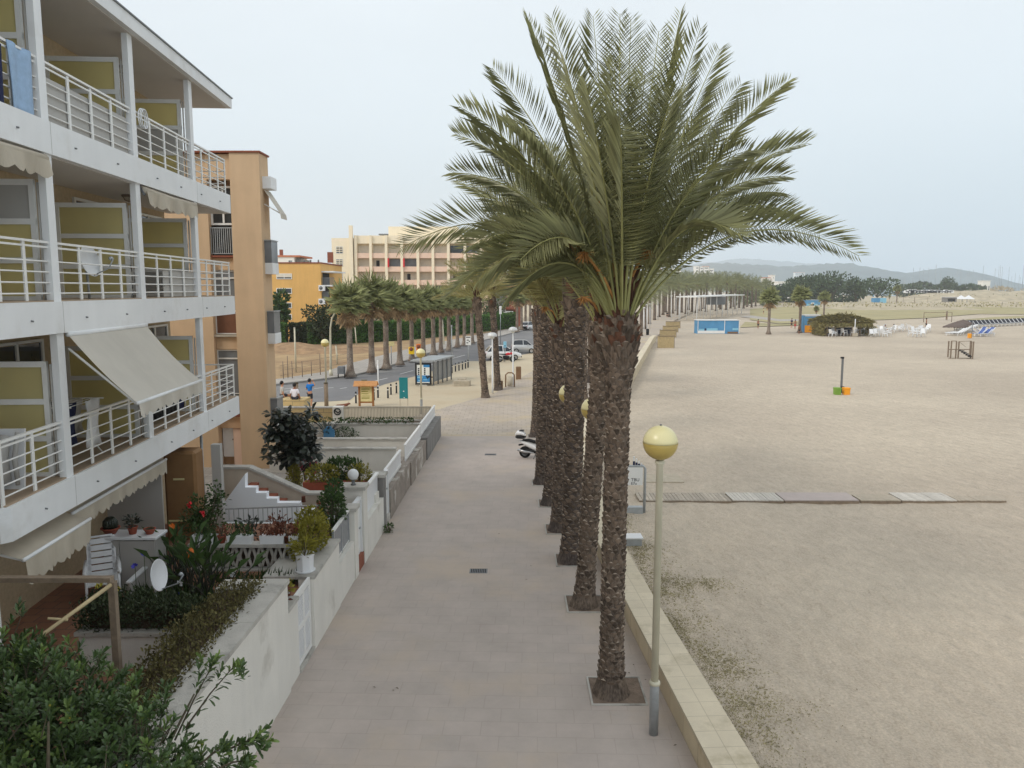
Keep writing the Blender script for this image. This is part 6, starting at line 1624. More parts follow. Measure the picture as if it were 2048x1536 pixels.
# red brick house at the end of the street
YR=150; a,b=at(994,640,YR),at(1042,640,YR); zt=at(1000,560,YR).z; rh=thing('brick_house','red brick house with white ground floor porch at the end of the street','building',((a.x+b.x)/2,YR,0))
mb=MB(); mb.box(a.x,b.x,YR,YR+10,0,zt); mb.build('wall',W['brickred'],rh)
mb=MB(); mb.box(a.x-.5,a.x+3.2,YR-.6,YR-.05,at(1000,632,YR).z,at(1000,622,YR).z); mb.build('porch_wall',W['plastic'],rh)
for k in range(3): p=at(998+k*5,625,YR); win(None,rh,p.x-.35,p.x+.35,p.z-.0,p.z+1.0,YR-.62)
mb=MB(); p=at(992,598,YR); mb.box(p.x-.2,p.x+1.7,YR-.3,YR-.02,p.z-1.2,p.z+1.4); mb.build('bay_window',W['greywall'],rh)
mb=MB(); mb.box(a.x-.6,a.x+3.4,YR-.8,YR-.05,at(1000,617,YR).z-.15,at(1000,617,YR).z); mb.build('porch_roof',W['sill'],rh)
# ---------------------------------------------------------------- lamps
def globe_lamp(px,py,ptop,lab,Y=None,rad=.27,grp='globe street lamps'):
    b=G(px,py) if Y is None else Vector((at(px,ptop,Y).x,Y,0)); t=at(px,ptop,b.y); zt=t.z; x=b.x; y=b.y
    r=thing('globe_lamp_post',lab,'lamp post',(x,y,0),grp)
    mb=MB(); mb.lathe([(.075,0),(.075,.85),(.07,.87)],(x,y,0),14); mb.build('base_sleeve',W['galv'],r)
    mb=MB(); mb.lathe([(.09,.86),(.09,.90),(.078,.92)],(x,y,0),14); mb.build('collar',W['lampcream'],r)
    mb=MB(); mb.lathe([(.06,.92),(.055,zt-2*rad-.08),(.075,zt-2*rad-.06),(.075,zt-2*rad-.02),(.05,zt-2*rad)],(x,y,0),14); mb.build('pole',W['lampcream'],r)
    c=(x,y,zt-rad)
    mb=MB(); mb.sphere(c,rad,28,10,1.0,0,.9999); mb.build('globe_top',W['globetop'],r)
    mb=MB(); mb.lathe([(rad*1.012,-.012),(rad*1.012,.004)],c,28,True,False); mb.sphere(c,rad,28,10,1.0,-.985,0); mb.build('globe_bottom',W['globebot'],r)
    mb=MB(); mb.lathe([(.018,rad-.004),(.018,rad+.015),(.006,rad+.025)],c,8); mb.build('finial',W['metalgrey'],r)
globe_lamp(1307,1468,851,'nearest globe lamp post, cream over galvanised steel, beside the sea wall')
globe_lamp(1186,0,795,'globe lamp post whose globe shows between the second and third palm trunks',17.6)
globe_lamp(1138,0,768,'globe lamp post mostly hidden, globe peeking left of the third palm trunk',20.3)
globe_lamp(1098,0,735,'slim globe lamp post behind the sixth palm trunk',30)
globe_lamp(653,792,678,'globe lamp post at the road edge left of the wooden notice kiosk')
globe_lamp(843,828,697,'globe lamp post in front of the bus shelter poster')
def mush_lamp(px,py,ptop,lab):
    b=G(px,py); t=at(px,ptop,b.y); r=thing('mushroom_lamp_post',lab,'lamp post',tuple(b),'white mushroom lamps')
    mb=MB(); mb.lathe([(.07,0),(.06,.8),(.045,t.z-.25)],b,10); mb.build('pole',W['plastic'],r)
    mb=MB(); mb.lathe([(.32,t.z-.28),(.33,t.z-.2),(.27,t.z-.06),(.12,t.z),(.001,t.z)],b,18); mb.build('lamp_shade',W['plastic'],r)
    mb=MB(); mb.lathe([(.05,t.z-.45),(.14,t.z-.4),(.15,t.z-.285)],b,12); mb.build('lens',W['clearlens'],r)
mush_lamp(985,786,665,'white mushroom lamp between the two leaning plaza palms')
mush_lamp(1026,770,654,'white mushroom lamp right of the leaning plaza palms'); mush_lamp(1179,742,663,'white mushroom lamp seen in the gap between palm trunks')
b=G(662,751,.12); r=thing('street_lamp','tall curved-arm cream street lamp over the road, beside the first fan palm','lamp post',tuple(b))
pts=[b]+[at(px,py,b.y) for px,py in ((661,700),(661,655),(664,637),(671,624),(681,613),(693,606),(699,604))]; mb=MB(); mb.tube(pts,[.11,.09,.075,.07,.065,.06,.055,.05],10); mb.build('pole',W['lampcream'],r)
h=at(702,604,b.y); mb=MB(); mb.sphere((h.x,h.y,h.z),.2,12,8,.5); mb.build('lamp_head',W['plastic'],r)
b0=Vector((b.x,b.y,.12)); mb=MB(); mb.lathe([(.16,0),(.13,.5)],b0,10); mb.build('base_sleeve',W['lampcream'],r)
# more white lamp columns of the far avenue
for i,(px,py,pt) in enumerate(((1284,668,612),(1288,664,616),(1294,661,610),(1300,655,608),(1316,640,600),(1343,637,592),(1352,634,598),(1360,640,590),(1377,632,592),(1408,628,590),(1445,624,585),(1470,622,588))):
    b=G(px,py); t=at(px,pt,b.y); r=thing('lamp_post','slim white lamp post of the far avenue','lamp post',tuple(b),'white lamp posts of the far avenue'); r['label']='slim white lamp post of the far avenue, '+('in the left palm row' if px<1330 else 'among the palms behind the reed screens' if px<1375 else 'behind the white pergola'); r['group']='white lamp posts, '+('left palm row' if px<1330 else 'avenue middle' if px<1375 else 'behind pergola')
    mb=MB(); mb.tube([b,t],[.09,.06],8); mb.build('pole',W['plastic'],r); mb=MB(); mb.lathe([(.28,-.05),(.25,.05),(.05,.12)],t,10); mb.build('lamp_shade',W['signwhite'],r)
# ---------------------------------------------------------------- bollards
def bollard(px,py,lab,grp):
    b=G(px,py); r=thing('bollard',lab,'bollard',tuple(b),grp); mb=MB(); mb.lathe([(.075,0),(.06,.03),(.055,.52)],b,10); mb.build('post',W['black'],r)
    mb=MB(); mb.lathe([(.046,.521),(.046,.6)],b,10); mb.build('white_band',W['signwhite'],r); mb=MB(); mb.lathe([(.055,.601),(.065,.66),(.045,.72),(.001,.74)],b,10); mb.build('cap',W['black'],r)
for i,(px,py) in enumerate(((712,806),(748,800),(756,795),(776,796),(782,789),(793,786))): bollard(px,py,['black bollard standing alone left of the wooden notice kiosk','black bollard just right of the wooden kiosk, nearer the camera','black bollard just right of the wooden kiosk, by the white sign pole','black bollard midway between kiosk and teal board','black bollard midway between kiosk and teal board, nearer the road','black bollard next to the teal board'][i],'kiosk bollards')
for i,(px,py) in enumerate(((889,752),(896,749),(904,746),(911,743),(918,741),(925,739),(931,737),(936,735))): bollard(px,py,'black bollard in the line right of the bus shelter, %s from the shelter'%['first','second','third','fourth','fifth','sixth','seventh','eighth'][i],'bollards beside the shelter')
# ---------------------------------------------------------------- kiosk, board, shelter
b=G(733,813); x,y=b.x,b.y; zt=at(733,764,y).z; hw=.42; r=thing('notice_kiosk','wooden notice kiosk with a little gabled roof and a yellowed notice panel','notice board',tuple(b))
for s in (-1,1): mb=MB(); mb.box(x+s*hw-.06,x+s*hw+.06,y-.06,y+.06,0,zt-.12); mb.build('post',W['woodbrown'],r)
mb=MB(); mb.box(x-hw+.06,x+hw-.06,y-.03,y+.03,.32,zt-.25); p=mb.build('notice_panel',W['paper'],r)
mb=MB(); mb.box(x-hw+.06,x+hw-.06,y-.04,y+.04,.22,.319); mb.build('crossbar',W['woodbrown'],r)
mb=MB()
for k in range(9): mb.box(x-hw+.14,x+hw-.14-random.uniform(0,.2),y-.034,y-.0305,.5+k*.14,.5+k*.14+random.uniform(.03,.09))
mb.build('notice_print',W['leafyellow'],p)
mb=MB()
for s in (-1,1): mb.add([(x-hw-.3,y+s*.36,zt-.24),(x+hw+.3,y+s*.36,zt-.24),(x+hw+.3,y,zt+.02),(x-hw-.3,y,zt+.02),(x-hw-.3,y+s*.36,zt-.19),(x+hw+.3,y+s*.36,zt-.19),(x+hw+.3,y,zt+.07),(x-hw-.3,y,zt+.07)],[(0,1,2,3),(7,6,5,4),(0,4,5,1),(1,5,6,2),(3,2,6,7),(0,3,7,4)],False)
mb.build('roof',W['woodroof'],r)
b=G(808,826); x,y=b.x,b.y; z1,z0=at(808,755,y).z,at(808,797,y).z; hw=8.5/1550*y; r=thing('teal_board','plain teal information board on two thin legs between kiosk and bus shelter','sign',tuple(b))
mb=MB(); mb.box(x-hw,x+hw,y-.03,y+.03,z0,z1); pn=mb.build('panel',W['teal'],r)
mb=MB(); mb.box(x-.03,x+.04,y-.034,y-.0305,z0+.4,z0+.46); mb.box(x-.0,x+.06,y-.034,y-.0305,z0+.03,z0+.08); mb.build('sticker',W['signwhite'],pn)
for s in (-1,1): mb=MB(); mb.box(x+s*(hw-.02)-.02,x+s*(hw-.02)+.02,y+.031,y+.07,0,z1-.1); mb.build('leg',W['awncream'],r)
# shelter
b=G(846,771); x,y=b.x,b.y; sx=lambda px:at(px,770,y).x; zz=lambda py:at(846,py,y).z
r=thing('bus_shelter','bus shelter with a black-framed blue and white poster, glass sides and flat grey roof','bus shelter',tuple(b))
L0,L1=sx(831),sx(863); z0,z1=zz(769),zz(726)
mb=MB(); mb.box(L0,L0+.12,y-.1,y+.1,z0-.0,z1); mb.box(L1-.12,L1,y-.1,y+.1,z0,z1); mb.box(L0+.12,L1-.12,y-.1,y+.1,z0,z0+.12); mb.box(L0+.12,L1-.12,y-.1,y+.1,z1-.12,z1); ad=mb.build('poster_frame',W['black'],r)
mb=MB(); mb.box(L0+.12,L1-.12,y-.08,y+.08,z0+.12,z1-.12); mb.build('poster',W['adpaper'],ad)
H_=z1-z0-.24; wd=L1-L0-.24; zb=z0+.12; xb=L0+.12
mb=MB(); mb.box(xb,xb+wd,y-.085,y-.0805,zb+H_*.06,zb+H_*.42); mb.build('poster_band',W['adblue'],ad)
mb=MB(); mb.box(xb+wd*.52,xb+wd,y-.085,y-.0805,zb+H_*.86,zb+H_); mb.build('poster_band',W['adblue'],ad)
mb=MB(); mb.box(xb+wd*.04,xb+wd*.45,y-.089,y-.0855,zb+H_*.27,zb+H_*.36); mb.box(xb+wd*.5,xb+wd*.8,y-.089,y-.0855,zb+H_*.16,zb+H_*.2); mb.box(xb+wd*.1,xb+wd*.3,y-.089,y-.0855,zb+H_*.1,zb+H_*.16); mb.build('poster_print',W['bluelight'],ad)
mb=MB()
for k in range(4):
    for u in (.14,.62): 
        m2=.035*wd+.02; mb.box(xb+wd*u-m2,xb+wd*u+m2,y-.085,y-.081,zb+H_*(.48+.1*k)-m2,zb+H_*(.48+.1*k)+m2)
    mb.box(xb+wd*.22,xb+wd*.36,y-.085,y-.081,zb+H_*(.48+.1*k)-.01,zb+H_*(.48+.1*k)+.02)
hx,hz=xb+wd*.85,zb+H_*.33
mb.add([(hx,y-.091,hz-.16),(hx+.15,y-.091,hz+.02),(hx+.13,y-.091,hz+.1),(hx+.06,y-.091,hz+.11),(hx,y-.091,hz+.04),(hx-.06,y-.091,hz+.11),(hx-.13,y-.091,hz+.1),(hx-.15,y-.091,hz+.02)],[tuple(range(8))])
mb.build('poster_icon',W['ink'],ad)
mb=MB(); mb.box(L0+.3,L1-.3,y-.12,y+.12,-.02,z0-.001); mb.build('plinth',W['coping'],r)
zr=zz(712); fx,fy=G(884,764)[:2]
ex=Vector((fx-L1,fy-y,0)).normalized(); nx_=Vector((-ex.y,ex.x,0))
mb=MB(); c=[Vector((L1+.25,y-.25,0)),Vector((L0-.35,y+.0,0)),Vector((L0-.35,y,0))+ex*4.4,Vector((L1+.25,y-.25,0))+ex*4.6]
mb.prism([tuple(q[:2]) for q in c],z1+.12,z1+.22); mb.build('roof',W['galv'],r)
for k in range(5):
    p=Vector((L1+.1,y,0))+ex*(.15+k*1.0)
    mb=MB(); mb.box(p.x-.05,p.x+.05,p.y-.05,p.y+.05,-.02,z1+.118); mb.build('post',W['metalgrey'],r)
    if k<4:
        q=p+ex*1.0; mb=MB(); mb.add([(p.x,p.y,.25),(q.x,q.y,.25),(q.x,q.y,z1),(p.x,p.y,z1)],[(0,1,2,3)]); o=mb.build('glass_panel',W['greyglass'],r); md=o.modifiers.new('s','SOLIDIFY'); md.thickness=.02
bb=Vector((L1-.3,y,0))+ex*1.2; mb=MB(); q=bb+ex*2; mb.bar((bb.x,bb.y,.48),(q.x,q.y,.48),.4,.06); mb.build('bench',W['woodbrown'],r)
# plaza furniture
def stone_bench(px0,px1,py,lab):
    a,b=G(px0,py),G(px1,py); r=thing('stone_bench',lab,'bench',((a.x+b.x)/2,a.y,0)); mb=MB(); mb.bbox(a.x,b.x,a.y-.3,a.y+.3,-.02,.42,.06); mb.build('seat_block',W['stonegrey'],r)
    mb=MB(); mb.bbox(a.x+.3,b.x-.3,a.y+.05,a.y+.3,.421,.52,.04); mb.build('backrest_block',W['stonegrey'],r)
stone_bench(907,941,771,'rough stone bench on the sandy plaza right of the bus shelter'); stone_bench(976,986,764,'small stone bench behind the leaning palms')
b=G(1020,774); r=thing('litter_bin','pale cylindrical litter bin on a dark hoop stand, near the mushroom lamp','litter bin',tuple(b)); mb=MB(); mb.lathe([(.2,.08),(.22,.75),(.19,.76),(.19,.6),(.001,.6)],b,14); mb.build('bin',W['awncream'],r)
mb=MB(); mb.tube([(b.x-.32,b.y+.1,0),(b.x-.32,b.y+.1,.9),(b.x-.15,b.y+.1,1.05),(b.x+.15,b.y+.1,1.05),(b.x+.32,b.y+.1,.9),(b.x+.32,b.y+.1,0)],.05,8); mb.build('stand',W['brownstone'],r)
for px,py,hh,ww,lab in ((1037,758,1.0,.42,'square brown stone post on the plaza, right of the litter bin'),(1001,778,.6,.35,'low brown stump at the foot of the right leaning palm')):
    b=G(px,py); mb=MB(); mb.bbox(-ww/2,ww/2,-ww/2,ww/2,-.02,hh,.04); o=mb.build('stone_post',W['brownstone'],loc=tuple(b)); o.location=b; 
    o.data.transform(Matrix.Translation((b.x,b.y,0))); tag(o,lab,'post')
b=G(683,755,.12); r=thing('litter_bin','dark litter bin on two legs on the far pavement beside the first fan palm','litter bin',tuple(b))
mb=MB(); mb.bbox(b.x-.3,b.x+.3,b.y-.2,b.y+.2,.42,1.05,.08); mb.build('bin',W['metalgrey'],r)
for s in (-1,1): mb=MB(); mb.box(b.x+s*.26-.035,b.x+s*.26+.035,b.y-.04,b.y+.04,.1,.5 if 0 else .43); mb.build('leg',W['black'],r)
def sign(px,py,p0,p1,wpx,m,lab,pole='galv',print_=None,name='road_sign',z=0):
    b=G(px,py,z); t=at(px,p0,b.y).z; q=at(px,p1,b.y).z; hw=wpx/2/1550*b.y; r=thing(name,lab,'sign',tuple(b)); mb=MB(); mb.tube([b,(b.x,b.y,t-.05)],.045,8); mb.build('pole',W[pole],r)
    if m:
        mb=MB(); mb.bbox(b.x-hw,b.x+hw,b.y-.1,b.y-.05,q,t,.02); o=mb.build('panel',W[m],r)
        if print_:
            mb=MB(); 
            for (u0,u1,v0,v1) in print_: mb.box(b.x-hw+2*hw*u0,b.x-hw+2*hw*u1,b.y-.104,b.y-.1005,q+(t-q)*v0,q+(t-q)*v1)
            mb.build('print',W['ink'],o)
    return r
sign(757,790,720,727,3,'signwhite','slim white sign pole between kiosk bollards and road','plastic')
sign(937,734,672,690,11,'signwhite','white information sign with dark print beyond the shelter bollards',print_=[(.1,.9,.82,.92),(.2,.6,.5,.6),(.6,.8,.35,.48),(.15,.5,.2,.3)])
sign(1010,722,683,695,6,'bluelight','small pale blue sign beside the parked white car',print_=[(.3,.7,.2,.35)])
sign(783,728,683,692,14,'paper','double cream notice sign between the third and fourth fan palms',z=.12)
sign(904,738,650,655,3,'galv','thin grey sign pole behind the shelter bollards')
sign(1001,690,612,628,5,'signwhite','tall pole with a narrow white sign at the street end')
def boxsign(px,py0,py1,wpx,Yp,m,lab):
    b=G(px,Yp,.12); t,q=at(px,py0,b.y).z,at(px,py1,b.y).z; hw=wpx/2/1550*b.y; r=thing('street_box',lab,'post box',(b.x,b.y-.6,.12)); mb=MB(); mb.bbox(b.x-hw,b.x+hw,b.y-.8,b.y-.45,q,t,.06); mb.build('body',W[m],r)
    mb=MB(); mb.tube([(b.x,b.y-.62,.1),(b.x,b.y-.62,q-.001)],.06,8); mb.build('post',W['metalgrey'],r)
    mb=MB(Matrix.Translation((b.x,b.y-.801,(t+q)/2+.15)) @ Matrix.Rotation(R(90),4,'X')); mb.lathe([(.2,0),(.2,.012)],(0,0,0),14); mb.build('emblem',W['sill'],r)
boxsign(825,693,707,11,722,'signyellow','bright yellow post box with a round dark emblem on the far pavement'); boxsign(839,687,703,9,716,'orangep','orange box behind the yellow post box')
for px,py,lab in ((594,810,'dark wooden post standing left of the man in blue'),(653,815,'dark wooden post standing right of the man in blue')):
    b=G(px,py); t=at(px,767,b.y); r=thing('wooden_post',lab,'post',tuple(b)); mb=MB(); mb.tube([(b.x,b.y,-.1),(b.x,b.y,t.z)],[.13,.12],9); mb.build('shaft',W['wood'],r); mb=MB(); mb.lathe([(.14,0),(.13,.06),(.02,.09)],(b.x,b.y,t.z),9); mb.build('cap',W['twig'],r)
# ---------------------------------------------------------------- people
def skin_mesh(name, joints, edges, parent, m, sub=2):
    me=bpy.data.meshes.new(name); me.from_pydata([j[0] for j in joints],edges,[]); o=bpy.data.objects.new(name,me); COL.objects.link(o)
    if parent: o.parent=parent
    md=o.modifiers.new('skin','SKIN'); 
    for i,j in enumerate(joints):
        sv=me.skin_vertices[0].data[i]; rr=j[1]; sv.radius=rr if hasattr(rr,'__len__') else (rr,rr)
    me.skin_vertices[0].data[0].use_root=True
    md.use_smooth_shade=True
    sd=o.modifiers.new('sub','SUBSURF'); sd.levels=sub; sd.render_levels=sub
    me.materials.append(m); return o
def person(lab,pos,rz,pose='stand',skin='skin',top=None,bottom='shortsdark',hair='hair',s=1.0,arms=None,stride=0.0,hands=True,cat='person'):
    """local frame: faces -y; pelvis root"""
    r=thing('person',lab,cat,tuple(pos)); r.rotation_euler=(0,0,rz); r.scale=(s,s,s)
    sit = pose=='sit'; hip=.44 if sit else .92
    V=lambda x,y,z:(x,y,z)
    J=[(V(0,0,hip),(.13,.10)),(V(0,0,hip+.18),(.115,.085)),(V(0,-.005,hip+.36),(.15,.1)),(V(0,0,hip+.50),(.09,.07)),(V(0,-.01,hip+.58),.052),(V(0,-.015,hip+.66),(.075,.09)),(V(0,-.015,hip+.76),(.078,.098)),(V(0,-.01,hip+.83),(.05,.06))]
    E=[(0,1),(1,2),(2,3),(3,4),(4,5),(5,6),(6,7)]
    def chain(root,pts):
        k=root
        for p,rr in pts: J.append((p,rr)); E.append((k,len(J)-1)); k=len(J)-1
        return k
    sh=hip+.46; A={}
    arms=arms or {-1:'down',1:'down'}
    hs={}
    for sd in (-1,1):
        a=arms.get(sd,'down')
        if a=='down': el,wr=(sd*.25,.02,sh-.28),(sd*.25,-.06,sh-.53)
        elif a=='head': el,wr=(sd*.34,-.1,sh+.0),(sd*.17,-.12,sh+.22)
        elif a=='bent': el,wr=(sd*.26,.04,sh-.28),(sd*.12,-.24,sh-.2)
        else: el,wr=(sd*.24,-.12,sh-.25),(sd*.16,-.36,sh-.34)
        chain(3,[((sd*.17,0,sh),.055),(el,.042),(wr,.030)]); hs[sd]=(Vector(el),Vector(wr)); A[sd]=((sd*.17,0,sh),el,wr)
    for sd in (-1,1):
        if sit: kn,an,toe=(sd*.12,-.42,.47),(sd*.12,-.45,.09),(sd*.12,-.6,.04)
        else:
            f=stride*sd; kn,an,toe=(sd*.1,-.03-.5*f,.49),(sd*.1,.02-f+(.12 if f<0 else 0),.08),(sd*.11,-.14-f,.035)
        chain(0,[((sd*.09,0,hip-.04),.085),(kn,.058),(an,.04),(toe,.035)])
    body=skin_mesh('body',J,E,r,W[skin])
    for sd in (-1,1):     # palm + five fingers
        e,w_=hs[sd]; d=(w_-e).normalized(); sdv=d.cross(Vector((0,1,0))).normalized()
        JJ=[(tuple(w_),.026),(tuple(w_+d*.06),.034)]; EE=[(0,1)]
        for k in range(4):
            b_=w_+d*.085+sdv*(k-1.5)*.019; t_=b_+d*(.05,.06,.056,.042)[k]+Vector((0,-.012,0)); JJ+= [(tuple(b_),.0095),(tuple(t_),.008)]; EE+=[(1,len(JJ)-2),(len(JJ)-2,len(JJ)-1)]
        JJ+=[(tuple(w_+d*.03-sdv*.035),.011),(tuple(w_+d*.075-sdv*.05),.009)]; EE+=[(0,len(JJ)-2),(len(JJ)-2,len(JJ)-1)]
        skin_mesh('hand',JJ,EE,r,W[skin],1)
    hz=hip+.73
    mb=MB(); mb.sphere((0,.008,hz+.03),.108,14,8,1.05,-.1,.999); mb.sphere((0,.035,hz),.098,12,8,1.0,-.7,.5); 
    o=mb.build('hair',W[hair],None); o.parent=r
    for sd in (-1,1):
        mb=MB(); mb.sphere((sd*.033,-.105,hz+.0),.012,8,6); o=mb.build('eye',W['ink'],None); o.parent=r
    mb=MB(); mb.tube([(0,-.1,hz+.01),(0,-.128,hz-.03),(0,-.105,hz-.04)],[.01,.016,.01],6); o=mb.build('nose',W[skin],None); o.parent=r
    if top:
        JJ=[((0,0,hip+.02),(.15,.118)),((0,0,hip+.2),(.14,.108)),((0,-.005,hip+.38),(.17,.118)),((0,0,hip+.515),(.085,.075))]; EE=[(0,1),(1,2),(2,3)]
        for sd in (-1,1):
            a,e,w_=A[sd]; m_=Vector(a).lerp(Vector(e),.8); JJ+=[(a,.075),(tuple(m_),.065)]; EE+=[(2,len(JJ)-2),(len(JJ)-2,len(JJ)-1)]
        skin_mesh('shirt',JJ,EE,r,W[top])
    if bottom:
        JJ=[((0,0,hip+.03),(.145,.115))]; EE=[]
        for sd in (-1,1):
            if sit: k1,k2=(sd*.09,-.02,hip),(sd*.12,-.3,.47)
            else: k1,k2=(sd*.095,0,hip-.1),(sd*.105,-.02-.4*stride*sd,.52)
            JJ+=[(k1,.1),(k2,.082)]; EE+=[(0,len(JJ)-2),(len(JJ)-2,len(JJ)-1)]
        skin_mesh('shorts',JJ,EE,r,W[bottom])
    return r
g=G(612,822); person('man in a blue t-shirt and dark shorts standing with one hand raised to his head',(g.x,46.5,.05),R(150),top='shirtblue',arms={-1:'head',1:'bent'},s=1.0)
g=G(590,825); person('dark-haired man in a white t-shirt sitting with his back turned on the wall edge',(at(590,800,43.5).x,43.5,.62),R(175),'sit',top='shirtwhite',s=1.0,skin='skindark')
g=at(566,800,44); person('person in grey sitting half hidden behind the tower balcony',(at(565,800,44.5).x,44.5,.62),R(120),'sit',top='greypanel',s=1.0)
mb=MB(); mb.box(at(556,800,43).x,at(606,800,43).x,43.3,44.6,-.1,.98); o=mb.build('low_wall',W['stonewall']); tag(o,'low sandstone bench wall where the two men sit','wall')
# dog by the wall
g=G(682,816); r=thing('dog','small brown dog lying on the sandy plaza left of the wooden kiosk','dog',tuple(g)); xf=Matrix.Translation(g)
def tv(x,y,z): return tuple(Vector((x,y,z)))
J=[((-.15,0,.13),(.09,.1)),((.1,0,.14),(.1,.11)),((.3,0,.16),(.1,.11)),((.42,-.01,.24),(.06,.07)),((.5,-.02,.28),(.065,.065)),((.6,-.03,.25),(.03,.03)),((-.3,0,.12),(.07,.08)),((-.45,.06,.08),(.02,.02)),((-.6,.1,.05),(.012,.012)),
   ((.3,.1,.08),.045),((.48,.1,.035),.03),((.3,-.1,.08),.045),((.5,-.1,.035),.03),((-.22,.12,.1),.06),((-.08,.16,.05),.035),((-.2,.18,.03),.025),((-.22,-.12,.1),.06),((-.08,-.16,.05),.035),((-.2,-.18,.03),.025)]
E=[(0,1),(1,2),(2,3),(3,4),(4,5),(0,6),(6,7),(7,8),(2,9),(9,10),(2,11),(11,12),(6,13),(13,14),(14,15),(6,16),(16,17),(17,18)]
o=skin_mesh('body',J,E,r,W['redleaf']);
for s in (-1,1):
    mb=MB(); mb.leaf(Vector((.48,s*.05,.33)),Vector((-.1,s*.5,.8)),Vector((1,0,0)),.09,.06); o=mb.build('ear',W['twig']); o.parent=r
# ---------------------------------------------------------------- vehicles
def wheel(par,x,y,rr,wd,xf,rim='chrome'):
    M_=xf @ Matrix.Translation((x,y,rr)) @ Matrix.Rotation(R(90),4,'X')
    mb=MB(M_); mb.lathe([(rr*.62,-wd/2),(rr*.94,-wd/2),(rr,-wd*.3),(rr,wd*.3),(rr*.94,wd/2),(rr*.62,wd/2)],(0,0,0),22,True,False); w_=mb.build('wheel',W['rubber'],par)
    mb=MB(M_); mb.lathe([(rr*.63,-wd*.42),(rr*.5,-wd*.3),(rr*.12,-wd*.38),(.001,-wd*.38)],(0,0,0),22,True,False); mb.lathe([(rr*.63,wd*.42),(rr*.5,wd*.3),(rr*.12,wd*.38),(.001,wd*.38)],(0,0,0),22,True,False)
    for k in range(5):
        t=k*1.2566; 
        for s in (-1,1): mb.bar((rr*.1*math.cos(t),rr*.1*math.sin(t),s*wd*.4),(rr*.6*math.cos(t),rr*.6*math.sin(t),s*wd*.4),.05*rr/.3,.02)
    mb.build('rim',W[rim],w_)
def car(lab,pos,rz,m,L=3.6,Wd=1.62,Ht=1.5,mono=False):
    xf=Matrix.Translation(pos) @ Matrix.Rotation(rz,4,'Z'); r=thing('parked_car',lab,'car',tuple(pos)); h=Wd/2
    # stations along x (rear -, front +): x, sill z, belt z, half width
    if mono: st=[(-.5,.32,.75,.84),(-.485,.22,.95,.95),(-.3,.2,.98,1),(0,.2,.96,1),(.2,.2,.94,1),(.36,.2,.90,.98),(.46,.24,.76,.9),(.5,.32,.58,.78)]
    else: st=[(-.5,.34,.72,.84),(-.485,.24,.92,.94),(-.3,.2,.94,1),(0,.2,.92,1),(.16,.2,.90,1),(.33,.2,.82,.97),(.45,.24,.70,.9),(.5,.34,.55,.78)]
    mb=MB(xf); vs=[];fs=[];n=10
    for (x,z0,z1,w_) in st:
        X_=x*L; w_=w_*h; zm=z0+(z1-z0)*.45
        vs+=[(X_,-w_*.9,z0),(X_,-w_,zm),(X_,-w_*.99,z1-.06),(X_,-w_*.90,z1),(X_,-w_*.4,z1+.02),(X_,w_*.4,z1+.02),(X_,w_*.90,z1),(X_,w_*.99,z1-.06),(X_,w_,zm),(X_,w_*.9,z0)]
    for i in range(len(st)-1):
        for k in range(n): fs.append((i*n+k,i*n+(k+1)%n,(i+1)*n+(k+1)%n,(i+1)*n+k))
    fs.append(tuple(range(n))); fs.append(tuple(range(len(st)*n-1,(len(st)-1)*n-1,-1))); mb.add(vs,fs,True); mb.build('body',m,r)
    if mono: gh=[(-.47,.95,.80),(-.40,Ht-.06,.74),(-.2,Ht,.74),(.05,Ht-.02,.73),(.15,Ht-.1,.72),(.36,.92,.82)]
    else: gh=[(-.47,.92,.80),(-.36,Ht-.10,.72),(-.15,Ht-.01,.72),(.02,Ht-.03,.71),(.10,Ht-.12,.7),(.28,.88,.8)]
    mb=MB(xf); vs=[];fs=[];n=4
    for (x,z,w_) in gh: vs+=[(x*L,-h*.93,.86),(x*L,-h*w_,z-.02),(x*L,h*w_,z-.02),(x*L,h*.93,.86)]
    for i in range(len(gh)-1):
        for k in range(n): fs.append((i*n+k,i*n+(k+1)%n,(i+1)*n+(k+1)%n,(i+1)*n+k))
    fs+= [(0,1,2,3),tuple(range(len(gh)*n-1,(len(gh)-1)*n-1,-1))]; mb.add(vs,fs,False); mb.build('windows',W['carglass'],r)
    mb=MB(xf)      # roof skin and pillars
    for a,b in zip(gh[1:-1],gh[2:-1]): mb.add([(a[0]*L,-h*a[2]*1.01,a[1]-.01),(b[0]*L,-h*b[2]*1.01,b[1]-.01),(b[0]*L,h*b[2]*1.01,b[1]-.01),(a[0]*L,h*a[2]*1.01,a[1]-.01),(a[0]*L,-h*a[2]*.95,a[1]+.02),(b[0]*L,-h*b[2]*.95,b[1]+.02),(b[0]*L,h*b[2]*.95,b[1]+.02),(a[0]*L,h*a[2]*.95,a[1]+.02)],[(4,5,6,7),(0,1,5,4),(2,3,7,6),(3,0,4,7),(1,2,6,5)],False)
    for s in (-1,1):
        for i in (0,4): 
            a,b=gh[i],gh[i+1]; mb.bar((a[0]*L,s*h*.935,.86),(b[0]*L,s*h*(b[2]+.01),b[1]-.02) if i==0 else (a[0]*L,s*h*(a[2]+.01),a[1]-.02),.07,.05) if i==0 else mb.bar((gh[5][0]*L,s*h*.93,.87),(a[0]*L,s*h*(a[2]+.01),a[1]-.02),.06,.05)
        mb.bar((-.02*L,s*h*.945,.86),(-.03*L,s*h*.735,Ht-.04),.08,.04)
    mb.build('roof',m,r)
